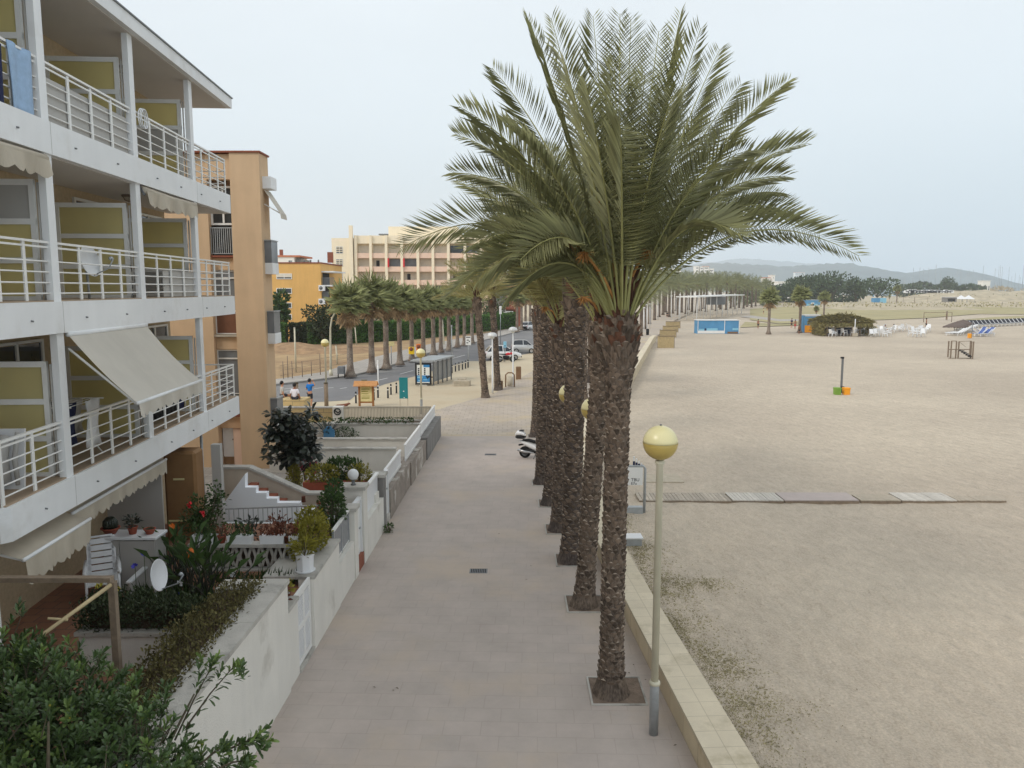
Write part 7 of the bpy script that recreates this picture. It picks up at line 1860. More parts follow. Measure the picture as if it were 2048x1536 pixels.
    for s in (-1,1):
        for x in (-.31,.31): wheel(r,x*L,s*(h-.09),.29,.18,xf)
        mb=MB(xf); mb.bbox(-.498*L,-.47*L,s*h*.78-.08,s*h*.78+.08,.55,.86,.02); mb.build('tail_light',W['lightred'],r)
        mb=MB(xf); mb.sphere((.462*L,s*h*.68,.6),.12,10,6,.8); mb.build('headlight',W['clearlens'],r)
        mb=MB(xf); mb.sphere((.17*L,s*(h+.07),.95),.085,8,6,.8); mb.build('wing_mirror',m,r)
    mb=MB(xf); mb.bbox(-.515*L,-.48*L,-h*.85,h*.85,.28,.46,.03); mb.bbox(.475*L,.512*L,-h*.75,h*.75,.26,.42,.03); mb.build('bumper',W['black'],r)
    return r
def mid(px,py): return G(px,py)
car('white hatchback parked at the kerb behind the plaza, partly hidden by a leaning palm',tuple(G(1005,721)+Vector((0,.8,0))),R(12),W['carwhite'],3.7)
car('silver rounded small car parked beyond the white hatchback',tuple(G(1047,707)+Vector((0,.8,0))),R(3),W['carsilver'],2.75,1.5,1.5,True)
car('distant white car at the end of the street',tuple(G(1058,660)),R(60),W['carwhite'],3.8)
def bike(lab,pos,rz,body,scooter=True,name='scooter'):
    xf=Matrix.Translation(pos) @ Matrix.Rotation(rz,4,'Z'); r=thing(name,lab,'scooter' if scooter else 'motorcycle',tuple(pos)); B=W[body]
    rr=.25 if scooter else .3
    wheel(r,-.62,0,rr,.12,xf,'metalgrey'); wheel(r,.66,0,rr,.1,xf,'metalgrey')
    def loft(sts,nm,m):
        mb=MB(xf); vs=[];fs=[];n=8
        for (x,z0,z1,w_) in sts:
            zc=(z0+z1)/2; hh=(z1-z0)/2
            for k in range(n): t=6.2832*k/n+.39; vs.append((x,w_*math.cos(t),zc+hh*math.sin(t)))
        for i in range(len(sts)-1):
            for k in range(n): fs.append((i*n+k,i*n+(k+1)%n,(i+1)*n+(k+1)%n,(i+1)*n+k))
        fs.append(tuple(range(n))); fs.append(tuple(range(len(sts)*n-1,(len(sts)-1)*n-1,-1))); mb.add(vs,fs,True); return mb.build(nm,m,r)
    if scooter:
        loft([(-.85,.68,.76,.06),(-.6,.52,.74,.13),(-.2,.34,.66,.16),(.0,.25,.5,.15),(.1,.24,.34,.13)],'rear_body',B)
        loft([(.05,.22,.3,.14),(.35,.22,.3,.15),(.42,.24,.5,.16)],'footboard',W['black'])
        loft([(.38,.28,.75,.17),(.47,.3,.95,.17),(.56,.5,.98,.1)],'front_shield',B)
        loft([(.42,.44,.52,.07),(.66,.5,.56,.075),(.88,.4,.46,.05)],'front_mudguard',B)
        loft([(-.9,.5,.58,.04),(-.62,.56,.62,.07),(-.35,.42,.5,.06)],'rear_mudguard',W['black'])
        loft([(-.72,.74,.8,.1),(-.45,.72,.84,.15),(-.1,.64,.76,.14),(.05,.62,.7,.1)],'seat',W['rubber'])
        mb=MB(xf); mb.tube([(-.9,-.17,.36),(-.6,-.17,.3),(-.2,-.14,.26)],[.055,.06,.025],8); mb.build('exhaust',W['chrome'],r)
        loft([(-.78,.25,.42,.1),(-.4,.2,.42,.12),(-.1,.22,.36,.11)],'engine',W['black'])
        loft([(-1.02,.86,.94,.14),(-.95,.82,.98,.2),(-.72,.82,.98,.21),(-.62,.84,.94,.17)],'top_box_base',W['black'])
        o=loft([(-1.03,.96,1.06,.16),(-.95,.95,1.18,.21),(-.74,.95,1.19,.21),(-.62,.96,1.06,.18)],'top_box',B)
        mb=MB(xf); mb.bbox(-.86,-.68,-.13,.13,1.165,1.2,.02); mb.build('backrest_pad',W['black'],o)
    else:
        loft([(-.8,.78,.84,.06),(-.4,.72,.82,.14),(0,.68,.82,.13)],'seat',W['rubber']); loft([(-.05,.66,.85,.13),(.2,.66,.95,.16),(.4,.7,.9,.1)],'fuel_tank',B); loft([(-.3,.28,.65,.15),(.1,.22,.66,.18),(.35,.3,.6,.12)],'engine',W['black']); loft([(.42,.7,.95,.1),(.55,.72,1.0,.11),(.66,.78,.92,.06)],'fairing',B)
        mb=MB(xf); mb.tube([(-.85,-.16,.42),(-.2,-.16,.28)],[.06,.04],8); mb.build('exhaust',W['chrome'],r)
    mb=MB(xf); mb.tube([(.5,.0,1.0),(.66,0,.26)],.035,8); mb.build('fork',W['metalgrey'],r)
    mb=MB(xf); mb.tube([(.4,-.34,1.04),(.5,-.15,1.06),(.5,.15,1.06),(.4,.34,1.04)],.018,8); mb.build('handlebar',W['black'],r)
    for s in (-1,1): mb=MB(xf); mb.tube([(.48,s*.22,1.06),(.47,s*.26,1.22)],.008,6); mb.sphere((.47,s*.27,1.25),.05,8,6,.8); mb.build('mirror',W['black'],r)
    mb=MB(xf); mb.sphere((.62,0,.86),.08,10,6); mb.build('headlight',W['clearlens'],r)
    mb=MB(xf); mb.tube([(-.15,.02,.2),(-.2,.2,.0)],.015,6); mb.tube([(-.15,-.02,.2),(-.2,-.2,.0)],.015,6); mb.build('stand',W['metalgrey'],r)
    return r
g=G(1079,917); bike('white scooter with a white top box parked behind the palm trunks',(g.x-.02,g.y,0),R(-16),'carwhite')
bike('black and red motorcycle parked in front of the white hatchback',tuple(G(1012,724)),R(5),'red',False,'motorcycle')
# sign frame on the beach beside the promenade
Ys=25.4; x0,x1=at(1238,1000,Ys).x,at(1289,1000,Ys).x
r=thing('beach_sign','white beach sign in a grey frame with dark lettering and a stepped blue logo','sign',((x0+x1)/2,Ys,ZS))
z1,z0=at(1270,934,Ys).z,at(1270,970,Ys).z
mb=MB(); mb.box(x0,x1-.08,Ys-.03,Ys+.03,z0,z1); pn=mb.build('panel',W['signwhite'],r)
mb=MB(); mb.tube([(x1,Ys,ZS-.1),(x1,Ys,z1-.05),(x1-.06,Ys,z1+.03),(x0+.06,Ys,z1+.03),(x0,Ys,z1-.05),(x0,Ys,ZS-.1)],.045,8); mb.build('frame',W['galv'],r)
zb1=at(1270,1013,Ys).z; mb=MB(); mb.box(x0+.05,x1-.06,Ys-.12,Ys+.12,ZS-.1,zb1); mb.build('base_box',W['galv'],r)
mb=MB()
for k in range(4):
    xx=x1-.41+k*.085; mb.box(xx,xx+.055,Ys-.02,Ys+.02,z1+.075,z1+.36-k*.075)
mb.build('logo',W['signwhite'],r); mb=MB()
for k in range(4):
    xx=x1-.41+k*.085; mb.box(xx-.008,xx+.063,Ys-.028,Ys-.021,z1+.075,z1+.2-k*.04)
mb.build('logo_base',W['navy'],r)
def text(s_,size,loc,m,par,rot=(R(90),0,0),ex=.002):
    cu=bpy.data.curves.new('lettering','FONT'); cu.body=s_; cu.size=size; cu.extrude=ex; tmp=bpy.data.objects.new('tmp',cu); COL.objects.link(tmp); bpy.context.view_layer.update()
    me=bpy.data.meshes.new_from_object(tmp.evaluated_get(bpy.context.evaluated_depsgraph_get())); bpy.data.objects.remove(tmp)
    me.transform(Matrix.Translation(loc) @ Matrix.Rotation(rot[0],4,'X')); off=Vector((0,0,0)); q=par
    while q is not None: off+=q.location; q=q.parent
    me.transform(Matrix.Translation(-off)); me.materials.clear(); me.materials.append(m); o=bpy.data.objects.new('lettering',me); COL.objects.link(o); o.parent=par; return o
text('TBU',.15,(x1-.47,Ys-.034,at(1270,962,Ys).z),W['ink'],pn); text('E7u',.13,(x1-.47,Ys-.034,at(1270,970,Ys).z+.02),W['ink'],pn)
g=G(1258,1090,ZS); r=thing('white_box','low white box on the sand just behind the sea wall','box',(g.x+.15,g.y,ZS)); mb=MB(); mb.bbox(g.x-.15,g.x+.35,g.y-.2,g.y+.2,ZS-.05,ZS+.25,.02); mb.build('body',W['galv'],r); mb=MB(); mb.bbox(g.x-.18,g.x+.38,g.y-.23,g.y+.23,ZS+.251,ZS+.29,.01); mb.build('lid',W['plastic'],r)
# ================================================================ BEACH
def GS(px,py): return G(px,py,ZS)
# boardwalk: sections of slatted mats lying on the sand
def walk(px0,px1,lab,m,slats,py=1004,dpt=1.05):
    a,b=GS(px0,py),GS(px1,py+ (px1-px0)*.004); y=a.y-.1; r=thing('boardwalk_section',lab,'boardwalk',(a.x,y,ZS),'boardwalk on the sand')
    n=int((b.x-a.x)/.125) if slats else 1; mb=MB(); yb=b.y-.1
    for i in range(n):
        t0,t1=i/n,(i+.86)/n if slats else 1
        x0,x1=a.x+(b.x-a.x)*t0,a.x+(b.x-a.x)*t1; yy=y+(yb-y)*t0; z=ZS+.06+random.uniform(-.006,.006)
        mb.add([(x0,yy,z),(x1,yy,z),(x1-.0,yy+dpt,z),(x0-.0,yy+dpt,z),(x0,yy,z+.035),(x1,yy,z+.035),(x1,yy+dpt,z+.035),(x0,yy+dpt,z+.035)],[(0,3,2,1),(4,5,6,7),(0,1,5,4),(1,2,6,5),(2,3,7,6),(3,0,4,7)],False)
    mb.build('plank',m,r); mb=MB()
    for d in (.02,dpt-.1): mb.add([(a.x,y+d,ZS-.08),(b.x,yb+d,ZS-.08),(b.x,yb+d+.08,ZS-.08),(a.x,y+d+.08,ZS-.08),(a.x,y+d,ZS+.05),(b.x,yb+d,ZS+.05),(b.x,yb+d+.08,ZS+.05),(a.x,y+d+.08,ZS+.05)],[(0,3,2,1),(4,5,6,7),(0,1,5,4),(1,2,6,5),(2,3,7,6),(3,0,4,7)],False)
    mb.build('runner',W['wood'],r)
wlk=mat('grey_planks',S(172,162,148),.9,.15,6,island=.15); wl2=mat('pale_planks',S(194,188,178),.9,.1,6,island=.1); wl3=mat('lilac_mat',S(178,166,160),.9,.06,3)
walk(1278,1462,'grey slatted boardwalk section nearest the sea wall',wlk,True); walk(1464,1566,'pale slatted boardwalk section, second from the sea wall',wl2,True); walk(1568,1716,'plain lilac-grey mat section in the middle of the boardwalk',wl3,False); walk(1720,1800,'sand-covered boardwalk section right of the plain mat',mat('sandy_planks',S(178,167,150),.95,.1,6),True,dpt=.8); walk(1802,1912,'whitish slatted boardwalk section near the right end',wl2,True); walk(1914,2010,'half-buried last boardwalk section at the right end',mat('buried_planks',S(174,163,147),.95,.1,6),True,dpt=.6)
mb=MB(); a=GS(1262,966); b=GS(1362,960); mb.box(a.x,b.x,a.y-.1,a.y+1.2,ZS-.06,ZS+.07); o=mb.build('concrete_slab',W['stonegrey']); tag(o,'broken pale concrete slab half sunk in the sand behind the beach sign','slab')
for k in range(3): pass
# dune grass along the foot of the wall
def tufts(lab,pts,n,L,m):
    mb=MB()
    for (cx,cy,rx,ry) in pts:
        for _ in range(int(n*rx*ry)):
            x=cx+random.gauss(0,.5)*rx; y=cy+random.gauss(0,.5)*ry
            if x<parx(y)+.66: continue
            for q in range(3):
                d=Vector((random.uniform(-.9,.9),random.uniform(-.9,.9),random.uniform(.25,.9))); mb.leaf(Vector((x,y,ZS+sand_z(x,y)-.01)),d,Vector((random.uniform(-1,1),-.6,.5)),L*random.uniform(.5,1.3),.012)
    o=mb.build('beach_grass',m); tag(o,kind='stuff'); o['label']=lab; return o
tufts('sparse olive dune grass along the foot of the sea wall',[(3.5,21.5,.9,1.6),(3.7,18.8,.9,1.3),(4.6,18.9,1.0,.5),(3.7,16.4,.8,1.2),(4.1,14.6,.8,1.2),(4.4,13.2,.9,.7),(3.9,12.0,.6,1.0),(4.2,10.6,.7,.9),(4.5,9.2,.8,.9),(3.4,24.5,.6,1.0),(4.3,7.8,.6,1.0)],1500,.042,W['drygrass'])
mb=MB()
for _ in range(110):
    y=random.uniform(6,34); x=parx(y)+.7+abs(random.gauss(0,1.6)); z=ZS+sand_z(x,y); mb.leaf(Vector((x,y,z+.012)),Vector((random.uniform(-1,1),random.uniform(-1,1),.1)),Vector((0,0,1)),random.uniform(.02,.07),.02)
o=mb.build('litter_scraps',W['twig']); tag(o,kind='stuff')
mb=MB()
for _ in range(60):
    y=random.uniform(8,40); s=random.random()<.6; x=(parx(y)-.12-abs(random.gauss(0,.12))) if s else random.uniform(-3.5,1.5); mb.leaf(Vector((x,y,.012)),Vector((random.uniform(-1,1),random.uniform(-1,1),.15)),Vector((0,0,1)),random.uniform(.03,.08),.03)
o=mb.build('fallen_leaves',W['twig']); tag(o,kind='stuff')
# bin post
b=GS(1682,786); t=at(1680,717,b.y); r=thing('signal_post','tall grey-violet post on the sand with bins at its foot','post',tuple(b)); mb=MB(); mb.box(b.x-.06,b.x+.06,b.y-.06,b.y+.06,ZS-.1,t.z); mb.build('shaft',W['metalgrey'],r); mb=MB(); mb.box(b.x-.14,b.x+.07,b.y-.08,b.y+.08,t.z-.001,t.z+.12); mb.build('bracket',W['black'],r)
mb=MB(); mb.bbox(b.x-.1,b.x+.14,b.y-.3,b.y-.07,ZS-.02,ZS+.5,.03); mb.build('control_box',W['black'],r)
def binn(px,m,lab):
    b=GS(px,790); r=thing('beach_bin',lab,'bin',tuple(b)); mb=MB(); mb.add([(b.x-.19,b.y-.19,ZS),(b.x+.19,b.y-.19,ZS),(b.x+.19,b.y+.19,ZS),(b.x-.19,b.y+.19,ZS),(b.x-.21,b.y-.21,ZS+.46),(b.x+.21,b.y-.21,ZS+.46),(b.x+.21,b.y+.21,ZS+.46),(b.x-.21,b.y+.21,ZS+.46)],[(0,3,2,1),(4,5,6,7),(0,1,5,4),(1,2,6,5),(2,3,7,6),(3,0,4,7)],False); mb.build('body',m,r); mb=MB(); mb.bbox(b.x-.23,b.x+.23,b.y-.23,b.y+.23,ZS+.461,ZS+.54,.03); mb.build('lid',m,r)
binn(1674,W['bingreen'],'green beach bin left of the tall post'); binn(1692,W['binorange'],'orange beach bin right of the tall post')
# lifeguard frame
b0=GS(1898,716); Y=b0.y; zf=lambda py:at(1920,py,Y).z; xf_=lambda px:at(px,716,Y).x
r=thing('lifeguard_frame','empty rusty steel lifeguard tower frame with a short stair on the sand','frame',(xf_(1920),Y,ZS))
def post(px,y,p0,p1,w_=.11): mb=MB(); X_=at(px,716,y).x; mb.box(X_-w_/2,X_+w_/2,y-w_/2,y+w_/2,zf(p1) if p1<718 else ZS-.05,zf(p0)); mb.build('post',W['steelbrown'],r)
for px,y,p0 in ((1895.5,Y+1.6,684),(1901,Y,682),(1911,Y+.05,683),(1916,Y,683),(1941,Y+.1,683),(1945,Y-.7,682),(1939,Y+1.6,684)): post(px,y,p0,718)
mb=MB(); mb.bar((xf_(1895),Y+.0,zf(699)),(xf_(1940),Y,zf(699)),.09); mb.bar((xf_(1900),Y,zf(682)),(xf_(1911),Y,zf(682)),.08); mb.bar((xf_(1915),Y,zf(683)),(xf_(1941),Y,zf(682)),.05); mb.bar((xf_(1897),Y,zf(717)),(xf_(1911),Y,zf(717)),.09); mb.bar((xf_(1915),Y,zf(717)),(xf_(1940),Y,zf(717)),.09); mb.bar((xf_(1918),Y+.1,zf(684)),(xf_(1931),Y+.1,zf(694)),.03)
mb.build('crossbar',W['steelbrown'],r)
mb=MB(); mb.bar((xf_(1918),Y-.05,zf(700)),(xf_(1939),Y-.05,zf(713)),.1,.05); mb.build('stringer',W['black'],r)
for k in range(5): 
    p=at(1920+k*4.4,701.5+k*2.9,Y); mb=MB(); mb.box(p.x-.2,p.x+.2,Y-.5,Y-.1,p.z-.03,p.z+.06); mb.build('tread',W['black'],r)
# plastic chairs: one built, others copied
def pchair():
    r=thing('white_chair','x','chair',(0,0,0),'white plastic chairs on the sand'); mb=MB(); mb.bbox(-.24,.24,-.24,.22,.40,.45,.02); mb.build('seat',W['plastic'],r)
    mb=MB(); mb.add([(-.23,.2,.44),(.23,.2,.44),(.2,.36,.92),(-.2,.36,.92),(-.23,.235,.44),(.23,.235,.44),(.2,.395,.92),(-.2,.395,.92)],[(0,1,2,3),(7,6,5,4),(0,4,5,1),(1,5,6,2),(2,6,7,3),(3,7,4,0)],False); mb.build('backrest',W['plastic'],r)
    for s in (-1,1):
        mb=MB(); mb.tube([(s*.24,.3,.66),(s*.27,.0,.66),(s*.27,-.22,.64)],.03,6); mb.build('armrest',W['plastic'],r)
        for y0,y1 in ((-.2,-.26),(.2,.3)): mb=MB(); mb.tube([(s*.23,y0,.66 if y0<0 else .42),(s*.25,y1,0)],.03,6); mb.build('leg',W['plastic'],r)
    return r
def ptable():
    r=thing('white_table','x','table',(0,0,0),'white plastic tables on the sand'); mb=MB(); mb.lathe([(.40,.70),(.45,.71),(.45,.74),(.001,.745)],(0,0,0),18); mb.build('table_top',W['plastic'],r)
    for k in range(4): t=k*1.5708+.78; mb=MB(); mb.tube([(.28*math.cos(t),.28*math.sin(t),.70),(.36*math.cos(t),.36*math.sin(t),0)],.03,6); mb.build('leg',W['plastic'],r)
    return r
pc=pchair(); pt=ptable(); first=[True,True]
def put(px,py,rz,lab,grp,tab=False):
    src=pt if tab else pc; i=1 if tab else 0
    o=src if first[i] else dup(src); first[i]=False
    o['label']=lab; o['group']=grp; o.location=GS(px,py); o.rotation_euler=(0,0,rz); o.scale=(1.35,)*3
def cluster(lst,lab,grp):
    for px,py in lst: put(px,py,random.uniform(0,6.28),lab,grp)
cluster([(1744,674),(1752,673),(1770,674),(1776,672),(1764,673)],'white plastic chair in the front of the left chair cluster by the thatched bar','left cluster front chairs')
cluster([(1752,668),(1762,667),(1771,668),(1782,666),(1787,665),(1760,664),(1765,662)],'white plastic chair in the back of the left chair cluster by the thatched bar','left cluster back chairs')
put(1757,671,0,'white plastic table in the left chair cluster','left cluster tables',True); put(1774,669,0,'white plastic table in the left chair cluster','left cluster tables',True)
cluster([(1795,662),(1800,663),(1803,661),(1807,662)],'white plastic chair of the small group between the two big clusters','small middle chair group'); put(1818,660,1.2,'single white plastic chair apart, right of the small middle chair group',None)
cluster([(1821,673),(1830,674),(1838,674),(1845,673)],'white plastic chair in the front of the right chair cluster','right cluster front chairs'); cluster([(1828,668),(1838,665),(1846,667),(1852,665),(1857,662),(1842,664)],'white plastic chair in the back of the right chair cluster','right cluster back chairs'); put(1835,669,0,'white plastic table in the right chair cluster',None,True)
put(1733,671,1.0,'single white plastic chair just right of the thatched bar',None); put(1664,674,2.0,'white plastic chair at the left front corner of the thatched bar',None)
# thatched bar
YT=GS(1690,672).y; r=thing('thatched_bar','palm-thatched beach bar with dark shaded tables inside','beach bar',(at(1690,672,YT).x,YT,ZS))
tx0,tx1=at(1650,672,YT).x,at(1740,672,YT).x; zt=at(1690,632,YT).z; ze=at(1690,648,YT).z; Dp=7.0
mb=MB()
for _ in range(3800):
    u=random.random(); v=random.random(); x=tx0+(tx1-tx0)*u; y=YT-.6+Dp*v; rise=math.sin(math.pi*min(1,max(0,u)))**.5*math.sin(math.pi*v)**.5
    z=ze+(zt-ze)*(.25+.75*rise); d=Vector((random.gauss(0,.5)+(u-.5)*1.6,random.gauss(0,.5)-(.5-v)*1.6,-.25 if random.random()<.6 else .1)); mb.leaf(Vector((x,y,z+random.gauss(0,.08))),d,Vector((random.gauss(0,.4),random.gauss(0,.4),1)),random.uniform(.5,1.0),.16)
for _ in range(900):
    u=random.random(); side=random.random(); x=tx0+(tx1-tx0)*u; y=YT-.65
    if side<.2: x=tx0-.1; y=YT+Dp*random.random()
    elif side<.4: x=tx1+.1; y=YT+Dp*random.random()
    mb.leaf(Vector((x,y,ze+.25)),Vector((random.gauss(0,.3),random.gauss(0,.25),-1)),Vector((random.random(),1,0)),random.uniform(.5,.95),.12)
mb.build('thatch_roof',W['thatch'],r)
mb=MB(); mb.box(tx0+.2,tx1-.2,YT+.0,YT+Dp-.8,ze+.05,ze+.2); mb.build('roof_deck',W['woodbrown'],r)
for k in range(6):
    for y in (YT,YT+Dp-1): mb=MB(); x=tx0+.3+(tx1-tx0-.6)*k/5; mb.tube([(x,y,ZS-.1),(x,y,ze+.1)],.09,7); mb.build('post',W['wood'],r)
mb=MB(); mb.box(tx0+.5,tx1-.5,YT+Dp-1.3,YT+Dp-1.15,ZS,ZS+1.1); mb.build('counter',W['navy'],r)
mb=MB()
for s,x0,x1 in ((0,tx0-.7,tx0+.1),(1,tx1-.3,tx1+.5)):
    for _ in range(420): x=random.uniform(x0,x1); y=YT+random.uniform(-.5,Dp*.6); mb.leaf(Vector((x,y,ZS+random.random()*1.9)),Vector((random.gauss(0,.6),random.gauss(0,.5),random.uniform(-.2,.8))),Vector((random.random(),1,0)),.7,.12)
mb.build('frond_screen',W['thatch'],r)
for k,(px,py) in enumerate(((1668,672),(1678,671),(1688,672),(1697,671),(1707,672),(1716,671),(1724,670))): 
    put(px,py,k,'white table in the shade of the thatched bar' if k%2 else 'white chair in the shade of the thatched bar','shaded bar tables' if k%2 else 'shaded bar chairs',bool(k%2))
pp=at(1709,672,YT-1.2); mb=MB(); mb.tube([(pp.x,pp.y,ZS),(pp.x,pp.y,at(1709,638,YT-1.2).z)],.07,8); r=thing('white_mast','white pole standing in a concrete foot in front of the thatched bar','pole',(pp.x,pp.y,ZS)); mb.build('pole',W['plastic'],r); q=GS(1712,674); mb=MB(); mb.bbox(pp.x-.3,pp.x+.45,pp.y-.3,pp.y+.3,ZS-.02,ZS+.55,.04); mb.build('concrete_foot',W['stonegrey'],r)
# blue kiosk huts: panel with beach picture
def hut(px0,px1,py0,pyb,lab,parts,depth=2.5,roof=True,name='beach_hut'):
    b=GS((px0+px1)/2,pyb); Y=b.y; x0,x1=at(px0,pyb,Y).x,at(px1,pyb,Y).x; zt=at(px0,py0,Y).z; r=thing(name,lab,'beach hut',(b.x,Y,ZS)); mb=MB(); mb.box(x0,x1,Y,Y+depth,ZS-.05,zt); mb.build('wall',W['bluepaint'],r)
    mb=MB(); mb.box(x0-.1,x1+.1,Y-.12,Y+depth+.1,zt+.001,zt+.09); mb.build('roof',W['signwhite'],r)
    for (u0,u1,v0,v1,m,nm) in parts: mb=MB(); H_=zt-ZS; mb.box(x0+(x1-x0)*u0,x0+(x1-x0)*u1,Y-.05,Y-.004,ZS+H_*v0,ZS+H_*v1); mb.build(nm,W[m],r)
    return r
hut(1395,1478,641,667,'long double beach hut painted as a blue seascape beside the reed screens',[(0,.64,.0,.22,'signwhite','plinth_panel'),(.03,.16,.22,.36,'bluelight','painted_panel'),(.22,.48,.22,.4,'bluelight','painted_panel'),(.64,.655,0,1,'signwhite','corner_post'),(.84,.98,.25,.42,'bluelight','painted_panel'),(.0,.012,.22,1,'signwhite','corner_post'),(.988,1,.0,1,'signwhite','corner_post'),(.72,.97,.0,.14,'brownstone','bench_panel'),(.17,.2,.22,.4,'navy','painted_panel')])
hut(1609,1643,631,665,'blue kiosk on orange base boards beside the thatched bar',[(0,1,0,.42,'binorange','base_board'),(.62,1,.42,.66,'blue','counter_board'),(.7,.95,.66,.85,'dark','hatch'),(0,1,.95,1,'signwhite','fascia')])
hut(1747,1772,596,612,'small beach hut painted half blue, half turquoise with a red band',[(0,.5,.4,1,'bluepaint','painted_panel'),(.5,1,.25,1,'bluelight','painted_panel'),(0,.5,.22,.4,'red','painted_panel'),(0,1,0,.22,'signwhite','plinth_panel')])
hut(1610,1640,600,613,'distant blue and white beach hut beyond the lawn',[(.1,.9,.0,.4,'bluelight','painted_panel'),(.4,.6,.1,.6,'signwhite','door')])
hut(2040,2070,582,591,'distant teal beach hut at the right edge of the photo',[(0,1,0,.5,'bluelight','painted_panel')])
for px,py,lab in ((1722,596,'small white hut on the dunes'),(1752,594,'small white and pale blue hut on the dunes'),(1813,584,'white cube hut on the far dunes'),(1572,598,'white cabin by the far dunes')): hut(px-4,px+4,py-8,py,lab,[(0,1,0,1,'signwhite','front_board')],3)
# parasols, loungers
b=GS(1903,664); YP=b.y
def parasol(px,py,ptop,rad,lab):
    b=GS(px,py); zt=at(px,ptop,b.y).z; r=thing('reed_parasol',lab,'parasol',tuple(b),'brown reed parasols'); mb=MB(); mb.tube([b,(b.x,b.y,zt)],.05,7); mb.build('pole',W['wood'],r); mb=MB(); mb.lathe([(rad,zt-.75),(rad*.98,zt-.68),(rad*.5,zt-.3),(.05,zt),(.001,zt+.06)],b if 0 else (b.x,b.y,0),20); 
    for k in range(160): t=random.uniform(0,6.28); mb.leaf(Vector((b.x+rad*.9*math.cos(t),b.y+rad*.9*math.sin(t),zt-.66)),Vector((math.cos(t),math.sin(t),-.9)),Vector((0,0,1)),.35,.08)
    mb.build('canopy',W['parasol'],r)
for i,(px,py,pt_) in enumerate(((1908,667,645),(1913,665,643),(1919,663,641),(1925,661,639))): parasol(px,py,pt_,1.75,'brown reed parasol over the white sunbeds, %s from the left'%['first','second','third','fourth'][i])
def lounger(fab):
    r=thing('sunbed','x','sunbed',(0,0,0),'sunbeds'); mb=MB(); mb.bar((-.95,-.3,.32),(.45,-.3,.32),.06); mb.bar((-.95,.3,.32),(.45,.3,.32),.06); mb.bar((.4,-.3,.32),(1.05,-.3,.85),.06); mb.bar((.4,.3,.32),(1.05,.3,.85),.06); mb.build('frame',W['plastic'],r)
    mb=MB(); mb.box(-.95,.42,-.27,.27,.31,.345); mb.build('seat',fab,r); mb=MB(); mb.add([(.42,-.27,.33),(1.03,-.27,.84),(1.03,.27,.84),(.42,.27,.33),(.42,-.27,.36),(1.03,-.27,.87),(1.03,.27,.87),(.42,.27,.36)],[(0,1,2,3),(7,6,5,4),(0,4,5,1),(1,5,6,2),(2,6,7,3),(3,7,4,0)],False); mb.build('backrest',fab,r)
    for x in (-.8,.35): 
        for y in (-.3,.3): mb=MB(); mb.bar((x,y,.32),(x-.08,y,0),.05); mb.build('leg',W['plastic'],r)
    return r
lw=lounger(W['plastic']); lb=lounger(W['shortsdark']); lc=lounger(mat('blue_striped_canvas',S(84,104,160),.9,.2,6))
stack=[(1908,671),(1914,670),(1920,668),(1926,664),(1932,663),(1936,662)]
for i,(px,py) in enumerate(stack):
    o=lw if i==0 else dup(lw); o.location=GS(px,py); o.rotation_euler=(0,0,R(-15)); o.scale=(1.4,)*3; o['label']='white sunbed under the brown reed parasols'; o['group']='white sunbeds under parasols'
for i,(px,py) in enumerate(((1955,672),(1961,671),(1967,672),(1972,671),(1958,667),(1966,667),(1974,668))):
    o=lc if i==0 else dup(lc); o.location=GS(px,py); o.rotation_euler=(0,0,R(160 if i%2 else 20)); o.scale=(1.3,)*3; o['label']='blue striped sunbed in the pile right of the parasols'; o['group']='blue striped sunbeds'
for i in range(20):
    px=1935+i*8.6 if i<2 else 1934+i*8.0; py=655-i*.42; o=lb if i==0 else dup(lb); o.location=GS(px,py); o.rotation_euler=(0,0,R(95)); o.scale=(1.45,)*3; o['label']='dark-backed sunbed in the long receding row below the green bank'; o['group']='dark-backed sunbeds in a row'
b=GS(1943,676); t=at(1942,640,b.y); r=thing('shower_post','slim beach shower post with an orange box at its foot','post',tuple(b)); mb=MB(); mb.tube([b,(b.x,b.y,t.z)],.06,8); mb.build('pole',W['metalgrey'],r); mb=MB(); mb.bbox(b.x-.55,b.x-.1,b.y-.2,b.y+.2,ZS,ZS+.7,.03); mb.build('box',W['binorange'],r)
# volleyball posts and goal frames
def frame(pxa,pxb,py,pt_,lab,name='goal_frame',net=False):
    a,b=GS(pxa,py),GS(pxb,py); z=at(pxa,pt_,a.y).z; r=thing(name,lab,'frame',tuple(a)); mb=MB(); mb.tube([a,(a.x,a.y,z)],.08,6); mb.build('post',W['steelbrown'],r); mb=MB(); mb.tube([b,(b.x,b.y,z)],.08,6); mb.build('post',W['steelbrown'],r); mb=MB(); mb.bar((a.x,a.y,z),(b.x,b.y,z),.1); 
    if net: mb.bar((a.x,a.y,z-.9),(b.x,b.y,z-.9),.05)
    mb.build('crossbar',W['steelbrown'],r)
frame(1847,1903,644,625,'beach volleyball net between two slim posts','volleyball_net',True); frame(1806,1828,609,594,'swing frame right of the blue and red hut','swing_frame'); frame(1829,1855,609,594,'second swing frame, farther right of the hut','swing_frame'); frame(1892,1894,640,622,'lone slim goal post left of the parasols','goal_frame')
